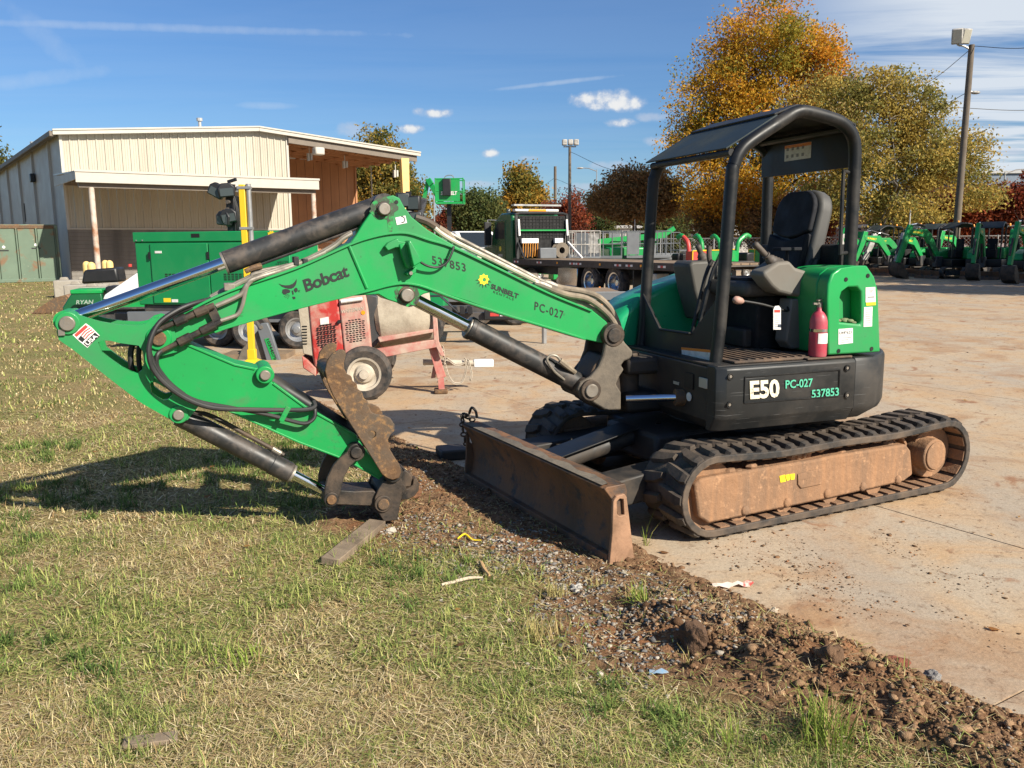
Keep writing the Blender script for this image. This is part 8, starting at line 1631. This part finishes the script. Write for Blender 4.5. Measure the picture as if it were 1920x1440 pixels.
    for y in (-0.45, 0.45): wheel(t, (0.1, y, 0.32), (0, -1 if y < 0 else 1, 0), 0.32, 0.2)
    for dx, z, a in ((-0.10, 2.58, 0.2), (0.12, 2.52, -0.2), (0.13, 2.22, 0.1), (-0.02, 2.25, 0.4)):
        fm = Matrix.Translation((dx, -0.1, z)) @ Matrix.Rotation(a, 4, 'Z'); fo = MB(fm).box(-0.13, 0.13, -0.08, 0.08, -0.14, 0.14).build('flood_light', M['black_plastic'], t, bevel=0.03); MB(fm).box(-0.10, 0.10, -0.088, -0.082, -0.11, 0.11).build('lens', M['lamp_glass'], fo)
    # green machine hood glimpsed under the arm cylinder
    o = at_depth(645, 500, 24); t = thing('compact_loader', 'green compact loader glimpsed under the arm cylinder by the open bay', 'loader', (o.x, o.y, 0), 0.2)
    MB().prism([(-0.9, 0.4), (-0.95, 1.1), (-0.4, 1.55), (0.5, 1.7), (0.9, 1.4), (0.9, 0.4)], -0.6, 0.6).build('body', M['green_far'], t, bevel=0.08); MB().bar((-1.0, -0.7, 0.5), (0.8, -0.7, 1.5), 0.15, 0.2).build('lift_arm', M['green_far'], t)
    for x in (-0.6, 0.5):
        for y in (-0.7, 0.7): wheel(t, (x, y, 0.38), (0, -1 if y < 0 else 1, 0), 0.38, 0.25)
    # orange cones
    src = None
    for px, py, lab in ((1130, 562, 'orange cone beside the rear truck wheel'), (1090, 520, 'orange cone reflected in the chrome tool box')):
        p = G(px, py + 4); 
        if src is None:
            src = thing('traffic_cone', lab, 'cone', (p.x - 0.2, p.y - 1.0, 0)); MB().lathe([(0.0, 0.5), (0.025, 0.5), (0.13, 0.03), (0.0, 0.03)], (0, 0, 0), (0, 0, 1), 16).build('cone', M['orange_st'], src); MB().box(-0.17, 0.17, -0.17, 0.17, 0, 0.03).build('base', M['orange_st'], src)
lifts()
# ================================================================== TREES, POLES, FAR BUILDINGS
M['bark'] = pm('bark', (0.085, 0.068, 0.052), 0.95, var=0.3, vscale=3, bump=0.02, bump_scale=10)
M['bark_pale'] = pm('pale_bark', (0.19, 0.165, 0.135), 0.95, var=0.25, vscale=3)
M['pole_wood'] = pm('weathered_pole', (0.15, 0.12, 0.09), 0.9, var=0.2, vscale=1.5, dirt=(0.09, 0.075, 0.06), dirt_amt=0.3)
def tree(name, label, px, d, top_py, l_px, r_px, base_z, pal, n_cl, n_lf, leaf, seed, cz=0.55, trunk_r=0.28, bark='bark', stems=1, group=None, low=0.28, flat=1.0, dens=1.0, shape='round', at=None, spread=0.9, top_z=None, half=None, lobes=None):
    """crown extents are read from pixels at distance d; leaves are small quads in clusters hung on real branches"""
    n_lf = int(n_lf * 1.9); n_cl = int(n_cl * 1.35); leaf *= 0.80; pal = [tuple(c * 1.55 for c in q) for q in pal]
    rng = np.random.default_rng(seed); b = at_depth(px, 450, d) if at is None else Vector((at[0], at[1], 0)); b.z = 0
    H = at_depth(px, top_py, d).z if top_z is None else top_z; rx = (abs(at_depth(r_px, 400, d).x - at_depth(l_px, 400, d).x) / 2) if half is None else half
    cx = ((at_depth(r_px, 400, d).x + at_depth(l_px, 400, d).x) / 2 - b.x) if half is None else 0.0
    t = thing(name, label, 'tree', b, 0, group); zb = base_z; zc = zb + (H - zb) * 0.5; rz = (H - zb) / 2; ry = rx * 0.9
    # cluster centres: noisy ellipsoid, biased outwards
    C = []
    if lobes:
        LB = [(at_depth(a, b_, d) - b, rxp / F_PX * d, rzp / F_PX * d) for a, b_, rxp, rzp in lobes]; wt = np.array([q[1] * q[2] for q in LB]); wt /= wt.sum()
        for i in rng.choice(len(LB), n_cl, p=wt):
            c0, ra, rb = LB[i]; v = rng.normal(0, 1, 3); v /= np.linalg.norm(v); r = rng.uniform(0.1, 1.0) ** 0.40 * (0.86 + 0.17 * rng.normal()); C.append((c0.x + v[0] * r * ra, v[1] * r * ra * 0.9, c0.z + v[2] * r * rb))
    while len(C) < n_cl:
        v = rng.normal(0, 1, 3); v /= np.linalg.norm(v); r = rng.uniform(0.12, 1.0) ** 0.42
        az = math.atan2(v[1], v[0]); lump = 0.74 + 0.42 * float(fbm(np.array([az * 1.6 + seed]), np.array([v[2] * 2.6 + seed]), 3, seed)[0]) + 0.10 * rng.normal()
        r = r * lump; x, y, z = v * r
        if shape == 'cone': k = 1.0 - 0.62 * (z * 0.5 + 0.5); x *= k * 1.25; y *= k * 1.25
        if shape == 'vase': k = 0.55 + 0.5 * (z * 0.5 + 0.5); x *= k * 1.15; y *= k * 1.15
        C.append((cx + x * rx, y * ry, zc + z * rz * 1.08))
    C = np.array(C); C[:, 2] = np.maximum(C[:, 2], zb * 0.75)
    # skeleton
    sk = MB(); lim = []
    for s in range(stems):
        a0 = rng.uniform(0, 6.28); off = Vector((0.25 * math.cos(a0), 0.25 * math.sin(a0), 0)) * (0 if stems == 1 else 1)
        fork = zb * 0.7 if stems == 1 else zb * 0.35; top = Vector((cx * 0.5, 0, zb + rz * (1.0 if stems == 1 else 0.6))) + off * 6
        pts = [off, off + Vector((rng.normal(0, 0.05), 0, fork)), (off + top) * 0.5 + Vector((rng.normal(0, 0.3), rng.normal(0, 0.3), zb * 0.25)), top]
        sp = smooth_path(pts, 5); r0 = trunk_r / math.sqrt(stems); sk.tube(sp, [r0 * (1.25 if i == 0 else 1.0) * (1 - 0.75 * i / (len(sp) - 1)) for i in range(len(sp))], 8)
        lim += [(p, r0 * (1 - 0.75 * i / (len(sp) - 1))) for i, p in enumerate(sp) if p.z > fork * 0.9]
    nl = 16 if rx > 3 else 9; idx = rng.choice(len(C), nl, replace=False); nodes = list(lim)
    for i in idx:
        c = Vector(C[i]); bp, br = min(lim, key=lambda q: (q[0] - c).length + 1.2 * max(0, q[0].z - c.z + 0.3 * (c.xy - q[0].xy).length)); m = (bp + c) / 2 + Vector((0, 0, 0.12 * (c - bp).length)) * (1 if c.z > bp.z else -0.3)
        pth = smooth_path([bp, m, c], 4); rr = min(br * 0.6, 0.10 + 0.01 * rx); sk.tube(pth, [rr * (1 - 0.8 * k / (len(pth) - 1)) for k in range(len(pth))], 6); nodes += [(p, 0.05) for p in pth[3:]]
    P_ = np.array([n[0] for n in nodes])
    for i in rng.choice(len(C), min(len(C), 110), replace=False):
        c = C[i]; j = int(np.argmin(((P_ - c) ** 2).sum(1))); a = Vector(P_[j]); c = Vector(c); sk.tube([a, (a + c) / 2 + Vector((0, 0, 0.06 * (c - a).length)), c], [0.032, 0.022, 0.010], 4)
    sk.build('trunk', M[bark], t, angle=60)
    # leaves
    k = n_lf // n_cl; cr = leaf * 3.0 + rx * 0.075 * spread; N_ = n_cl * k
    cc = np.repeat(C, k, 0) + np.clip(rng.normal(0, 1, (N_, 3)), -1.6, 1.6) * np.array([cr, cr, cr * 0.72]) * rng.uniform(0.5, 1.2, (n_cl, 1)).repeat(k, 0)
    pal = np.array(pal); hz = (C[:, 2] - zb) / (H - zb); w = fbm(C[:, 0] * 0.45 + seed, C[:, 2] * 0.45 + C[:, 1] * 0.3, 3, seed) + rng.normal(0, 0.10, n_cl)
    w = (w - w.min()) / (w.max() - w.min()); ci = np.clip((w * len(pal)).astype(int), 0, len(pal) - 1); col = pal[ci].repeat(k, 0); sw = rng.uniform(0, 1, N_) < 0.14; col[sw] = pal[rng.integers(0, len(pal), sw.sum())]
    col = col * rng.uniform(0.75, 1.18, (N_, 1))
    u = rng.normal(0, 1, (N_, 3)); u /= np.linalg.norm(u, axis=1, keepdims=True); v = np.cross(u, rng.normal(0, 1, (N_, 3))); v /= np.linalg.norm(v, axis=1, keepdims=True); sz = leaf * rng.uniform(0.55, 1.25, (N_, 1))
    Q = np.stack([cc - u * sz, cc + v * sz * 0.55, cc + u * sz, cc - v * sz * 0.55], 1).reshape(-1, 3)
    me = raw_mesh('crown', Q, np.arange(len(Q)), np.full(N_, 4), M['leafy'], np.repeat(col, 4, 0)); o = add_obj('crown', me, t); return t
ORANGE = [(0.10, 0.12, 0.022), (0.20, 0.17, 0.025), (0.34, 0.20, 0.020), (0.38, 0.20, 0.022), (0.42, 0.18, 0.018), (0.16, 0.15, 0.025)]
OLIVE = [(0.23, 0.18, 0.045), (0.30, 0.22, 0.052), (0.16, 0.15, 0.042), (0.32, 0.23, 0.055), (0.23, 0.165, 0.065)]
RED = [(0.14, 0.030, 0.018), (0.20, 0.050, 0.020), (0.10, 0.030, 0.020), (0.17, 0.070, 0.030)]
RUST = [(0.22, 0.115, 0.045), (0.19, 0.115, 0.045), (0.27, 0.15, 0.055), (0.15, 0.12, 0.045)]
DARKG = [(0.040, 0.060, 0.020), (0.060, 0.078, 0.024), (0.085, 0.090, 0.026), (0.050, 0.055, 0.022)]
MIXG = [(0.07, 0.085, 0.022), (0.12, 0.11, 0.028), (0.20, 0.145, 0.030), (0.26, 0.15, 0.028)]
def woods():
    tree('maple_tree', 'tall maple turning orange and gold behind the excavator canopy', 1435, 58, -2, 1248, 1612, 2.2, ORANGE, 420, 56000, 0.125, 1, trunk_r=0.42, spread=0.7, lobes=[(1440, 85, 120, 88), (1350, 165, 80, 80), (1520, 130, 85, 75), (1320, 265, 70, 75), (1420, 240, 110, 110), (1540, 240, 80, 100), (1360, 360, 90, 60), (1480, 350, 110, 70)])
    tree('elm_tree', 'wide spreading olive gold tree with pale branches behind the wooden light pole', 1630, 50, 112, 1465, 1870, 1.7, OLIVE, 330, 38000, 0.115, 2, trunk_r=0.30, bark='bark_pale', shape='vase', stems=4, spread=0.6, lobes=[(1640, 172, 62, 60), (1545, 220, 70, 85), (1715, 215, 62, 60), (1600, 290, 95, 85), (1720, 310, 95, 70), (1800, 290, 65, 60), (1835, 350, 40, 40), (1560, 370, 80, 50), (1690, 385, 100, 40)])
    tree('maple_tree', 'round russet brown tree with dome crown beyond the lift machines', 1195, 66, 306, 1102, 1290, 2.6, RUST, 240, 20000, 0.15, 3, trunk_r=0.3, shape='vase', spread=0.7, lobes=[(1195, 350, 62, 42), (1140, 375, 38, 32), (1245, 372, 42, 34), (1195, 392, 70, 24)])
    tree('maple_tree', 'pointed orange and green tree behind the truck cab', 980, 85, 318, 930, 1032, 2.0, [(0.10, 0.10, 0.022), (0.20, 0.14, 0.025), (0.30, 0.16, 0.022), (0.08, 0.09, 0.022)], 170, 11000, 0.20, 4, shape='cone')
    tree('oak_tree', 'dark green bushy tree left of the truck cab', 893, 72, 358, 850, 940, 1.5, DARKG, 150, 9000, 0.18, 5)
    tree('oak_tree', 'dark olive tree showing through the open warehouse bay', 705, 84, 252, 655, 772, 2.0, MIXG, 220, 14000, 0.20, 6, trunk_r=0.32)
    tree('oak_tree', 'yellowing tree at the corner of the open warehouse bay', 765, 88, 318, 725, 800, 1.8, [(0.16, 0.12, 0.025), (0.24, 0.16, 0.03), (0.10, 0.10, 0.025)], 130, 8000, 0.20, 7)
    tree('cedar_tree', 'conical evergreen standing beyond the warehouse roof edge', -28, 92, 232, -70, 26, 2.0, [(0.07, 0.07, 0.018), (0.12, 0.09, 0.022), (0.05, 0.055, 0.018)], 150, 9000, 0.24, 8, shape='cone')
    g = 'red crape myrtles along the far fence'
    for i, (px, d, tp, l, r, lab) in enumerate(((1062, 76, 366, 1022, 1112, 'red myrtle between truck cab and round russet tree'), (838, 80, 388, 815, 866, 'red myrtle below the raised lift basket'), (1335, 60, 338, 1285, 1395, 'dark red myrtle low beside the far canopy post'), (1425, 57, 350, 1375, 1480, 'dark red myrtle behind the seat back'), (1525, 55, 356, 1480, 1575, 'dark red myrtle right of the seat back'), (1755, 56, 352, 1720, 1805, 'red myrtle left of the wooden light pole'), (1832, 54, 344, 1790, 1885, 'red myrtle right of the wooden light pole'), (1910, 53, 340, 1865, 1965, 'red myrtle at the far end of the fence hedge'))):
        tree('crape_myrtle', lab, px, d, tp, l, r, 1.3, RED if i not in (2, 3) else RUST, 110, 6500, 0.14, 20 + i, stems=4, trunk_r=0.16, group=g, shape='vase')
    for i, (px, d, tp, l, r, lab) in enumerate(((930, 95, 372, 905, 960, 'small dark shrub tree behind the truck mirror'), (1250, 80, 385, 1205, 1300, 'low dark evergreen right of the russet tree'), (1690, 62, 372, 1650, 1735, 'low dark evergreen under the olive gold tree'), (1480, 70, 380, 1430, 1540, 'low dark evergreen behind the seat'), (1120, 90, 388, 1085, 1150, 'low dark shrub tree by the far lamp post'))):
        tree('evergreen_shrub', lab, px, d, tp, l, r, 0.4, DARKG, 90, 5500, 0.17, 40 + i, trunk_r=0.15, group='dark shrubs along the far fence')
    # trees beside the yard, outside the view, whose shade lies across the machine row
    for i, (x, y, h, hw) in enumerate(((27.0, 29.5, 10.0, 4.2), (33.5, 30.5, 10.5, 4.5), (22.5, 24.5, 7.5, 2.6))):
        if x / y > 0.72: tree('oak_tree', ('oak standing right of the machine row whose shade falls on it', 'second oak farther right along the yard edge', 'small oak nearest the street at the yard edge')[i], 0, 30, 0, 0, 0, 2.2, OLIVE, 170, 9000, 0.2, 60 + i, at=(x, y), top_z=h, half=hw, trunk_r=0.3)
    # far wood line: one mass on the skyline
    rng = np.random.default_rng(77); n = 26000; x = rng.uniform(-160, 190, n); y = rng.uniform(118, 140, n); hh = 4.2 + 3.2 * fbm(x * 0.06, x * 0 + 2, 4, 3); z = rng.uniform(0, 1, n) ** 0.8 * hh; c = np.stack([x, y, z], -1)
    u = rng.normal(0, 1, (n, 3)); u /= np.linalg.norm(u, axis=1, keepdims=True); v = np.cross(u, rng.normal(0, 1, (n, 3))); v /= np.linalg.norm(v, axis=1, keepdims=True); s = rng.uniform(0.5, 1.1, (n, 1)); Q = np.stack([c - u * s, c + v * s * 0.7, c + u * s, c - v * s * 0.7], 1).reshape(-1, 3)
    pal = np.array(DARKG + RUST); col = pal[np.clip((fbm(x * 0.05, y * 0.1, 3, 9) * 10).astype(int) % len(pal), 0, 7)] * rng.uniform(0.7, 1.2, (n, 1))
    o = add_obj('far_wood', raw_mesh('far_wood', Q, np.arange(len(Q)), np.full(n, 4), M['leafy'], np.repeat(col, 4, 0))); tag(o, 'distant line of mixed autumn woodland on the skyline', 'woodland', kind='stuff')
woods()
def poles():
    p = at_depth(1793, 430, 44); t = thing('light_pole', 'tall wooden light pole with two floodlights and a street lamp', 'light pole', (p.x, p.y, 0)); top = at_depth(1822, 84, 44)
    tp = Vector((top.x - p.x, 0, top.z)); MB().tube([(0, 0, 0), tp * 0.5, tp], [0.19, 0.165, 0.14], 12).build('pole', M['pole_wood'], t)
    def q(px, py): w = at_depth(px, py, 44); return Vector((w.x - p.x, 0, w.z))
    MB().tube([q(1818, 92), q(1806, 86), q(1796, 84), q(1793, 72)], 0.05, 8, smooth=3).build('bracket', M['galv'], t)
    for (px, py, a) in ((1795, 68, -0.5), (1808, 68, 0.2)):
        c = q(px, py); fm = Matrix.Translation(c) @ Matrix.Rotation(a, 4, 'Z') @ Matrix.Rotation(0.25, 4, 'X'); f = MB(fm).box(-0.25, 0.25, -0.2, 0.2, -0.36, 0.36).build('floodlight', M['white_dirty'], t, bevel=0.05); MB(fm).box(-0.19, 0.19, -0.215, -0.203, -0.30, 0.30).build('lens', M['lens'], f)
    MB().tube([q(1816, 172), q(1822, 172), q(1826, 173)], 0.04, 8).build('lamp_arm', M['galv'], t); MB().sphere(q(1829, 173.5), 0.22, 12, (1.1, 0.6, 0.4)).build('street_lamp', M['white_dirty'], t)
    def pole(label, px, d, top_py, base_r, name='utility_pole', head=None, mat='pole_wood'):
        b = at_depth(px, 440, d); z = at_depth(px, top_py, d).z; t = thing(name, label, 'pole', (b.x, b.y, 0)); MB().tube([(0, 0, 0), (0, 0, z)], [base_r, base_r * 0.75], 10).build('pole', M[mat], t)
        if head == 'flood':
            MB().bar((-0.5, 0, z), (0.5, 0, z), 0.1).build('cross_bar', M['galv'], t)
            for dx in (-0.42, 0.05, 0.5): MB().box(dx - 0.2, dx + 0.2, -0.25, 0.2, z + 0.1, z + 0.55).build('floodlight', M['white_dirty'], t, bevel=0.06)
        if head == 'lamp': MB().tube([(0, 0, z - 0.2), (-0.9, 0, z + 0.15), (-1.6, 0, z + 0.2)], 0.05, 6).build('lamp_arm', M['galv'], t); MB().sphere((-1.9, 0, z + 0.18), 0.3, 10, (1.4, 0.6, 0.35)).build('lamp_head', M['white_dirty'], t)
        if head == 'lampr': MB().tube([(0, 0, z - 0.2), (0.9, 0, z + 0.15), (1.6, 0, z + 0.2)], 0.05, 6).build('lamp_arm', M['galv'], t); MB().sphere((1.9, 0, z + 0.18), 0.3, 10, (1.4, 0.6, 0.35)).build('lamp_head', M['white_dirty'], t)
        return t
    pole('slim pole with floodlights above the truck deck', 1068, 70, 275, 0.15, head='flood'); pole('dark wooden utility pole left of the floodlight pole', 1041, 95, 312, 0.20); pole('white mast pole seen through the warehouse bay', 700, 60, 312, 0.06, 'flag_pole', mat='white_dirty')
    pole('wooden utility pole within the olive gold tree', 1718, 58, 167, 0.18); pole('far street lamp on a pale mast beyond the truck cab', 1010, 100, 376, 0.08, 'street_lamp', 'lamp', 'galv'); pole('far street lamp over the russet tree', 1118, 100, 318, 0.07, 'street_lamp', 'lamp', 'galv')
    pole('slim parking lot lamp beside the distant blue-grey roof', 1875, 75, 322, 0.08, 'parking_lamp', 'lampr', 'galv'); pole('thin pale post in front of the red myrtles', 1704, 47, 392, 0.05, 'sign_post', mat='white_dirty'); pole('short pale mast under the russet tree', 1190, 60, 412, 0.05, 'sign_post', mat='white_dirty')
    pole('slim pale post below the raised lift basket', 815, 58, 342, 0.06, 'sign_post', mat='galv')
    # wires, each its own
    def wire(label, a, da, b, db, sag=0.8):
        A, B = at_depth(*a, da), at_depth(*b, db); m = (A + B) / 2 - Vector((0, 0, sag)); o = MB().tube([Vector((0, 0, 0)), m - A, B - A], 0.016, 5, smooth=8).build('power_line', M['black_plastic']); o.location = A; tag(o, label, 'power line', 'overhead power lines')
    wire('power line rising from the olive tree to the wooden light pole top', (1718, 168), 58, (1820, 92), 44, 0.15); wire('power line leaving the wooden light pole top to the right', (1822, 86), 44, (2010, 78), 40, 0.2)
    wire('power line at lamp height on the wooden light pole', (1718, 190), 58, (1816, 172), 44, 0.5); wire('power line running right below the street lamp', (1800, 202), 44, (2010, 204), 44, 0.1)
    wire('power line from the floodlight pole towards the canopy', (1068, 284), 70, (1260, 305), 60, 1.0); wire('power line between the dark pole and the floodlight pole side', (1041, 335), 95, (1180, 352), 80, 0.8); wire('power line left of the dark utility pole', (1041, 333), 95, (960, 376), 95, 0.3)
poles()
def far_buildings():
    def block(name, label, px0, px1, py_top, d, depth, mat, roof=None, mat_roof=None, wins=0):
        a, b = at_depth(px0, 450, d), at_depth(px1, 450, d); H = at_depth((px0 + px1) / 2, py_top, d).z; t = thing(name, label, 'building', (a.x, a.y, 0)); w = b.x - a.x
        MB().box(0, w, 0, depth, 0, H).build('walls', mat, t); MB().box(-0.3, w + 0.3, -0.3, depth, H, H + 0.35).build('roof', mat_roof or M['roof_metal'], t)
        for k in range(wins): x = (k + 0.5) * w / wins; MB().box(x - w / wins * 0.3, x + w / wins * 0.3, -0.05, 0.02, H * 0.35, H * 0.7).build('window', M['glass'], t)
    block('shop_building', 'long distant building with blue-grey wall above the red myrtles', 1812, 1990, 325, 120, 30, pm('blue_grey_wall', (0.16, 0.20, 0.25), 0.7), wins=0)
    block('shop_building', 'low white building glimpsed under the trees right of the red chipper', 1300, 1420, 425, 105, 15, M['white_dirty'], wins=5); block('shop_building', 'low white building behind the scissor lifts', 1130, 1200, 428, 110, 15, M['white_dirty'], wins=4); block('shop_building', 'low tan building behind the machine row', 1640, 1760, 425, 100, 14, pm('tan_wall', (0.26, 0.19, 0.15), 0.8), wins=6)
    block('shop_building', 'pale low wall building behind the boom lift basket mast', 840, 930, 428, 105, 10, pm('pink_grey_wall', (0.32, 0.26, 0.23), 0.8), wins=4)
    block('shop_building', 'low tan building at the end of the street behind the red myrtles', 1790, 1990, 408, 95, 14, pm('mauve_wall', (0.25, 0.19, 0.19), 0.8), wins=7)
    # chain-link fence along the far side: posts, rails, mesh
    fm = bpy.data.materials.new('chain_link'); fm.use_nodes = True; nt = fm.node_tree; N = nt.nodes.new; L = nt.links.new; bs = nt.nodes['Principled BSDF']; bs.inputs['Base Color'].default_value = (0.2, 0.2, 0.2, 1); bs.inputs['Metallic'].default_value = 0.6
    def fence(label, A, B):
        A, B = Vector(A), Vector(B); d = B - A; n = int(d.length / 3); yaw = math.atan2(d.y, d.x); t = thing('chain_link_fence', label, 'fence', A, yaw); l = d.length
        for k in range(n + 1): MB().cyl((l * k / n, 0, 0), (l * k / n, 0, 1.95), 0.04, n=8).build('post', M['galv'], t)
        for z in (0.1, 1.9): MB().cyl((0, 0, z), (l, 0, z), 0.022, n=6).build('rail', M['galv'], t)
        m = MB(); st = 0.22; k = int(l / st)
        for i in range(k):
            for s in (1, -1): m.add([(i * st, 0.001 * s, 0.1 if s > 0 else 1.9), (i * st + 0.012, 0.001 * s, 0.1 if s > 0 else 1.9), (i * st + 1.8, 0.001 * s, 1.9 if s > 0 else 0.1), (i * st + 1.788, 0.001 * s, 1.9 if s > 0 else 0.1)], [(0, 1, 2, 3)])
        tag(m.build('wire_mesh', M['galv'], t, angle=0), kind='stuff')
    fence('chain-link fence behind the parked machine row', (9, 52, 0), (40, 47, 0)); fence('chain-link fence between truck and far trees', (-14, 62, 0), (9, 54, 0))
far_buildings()
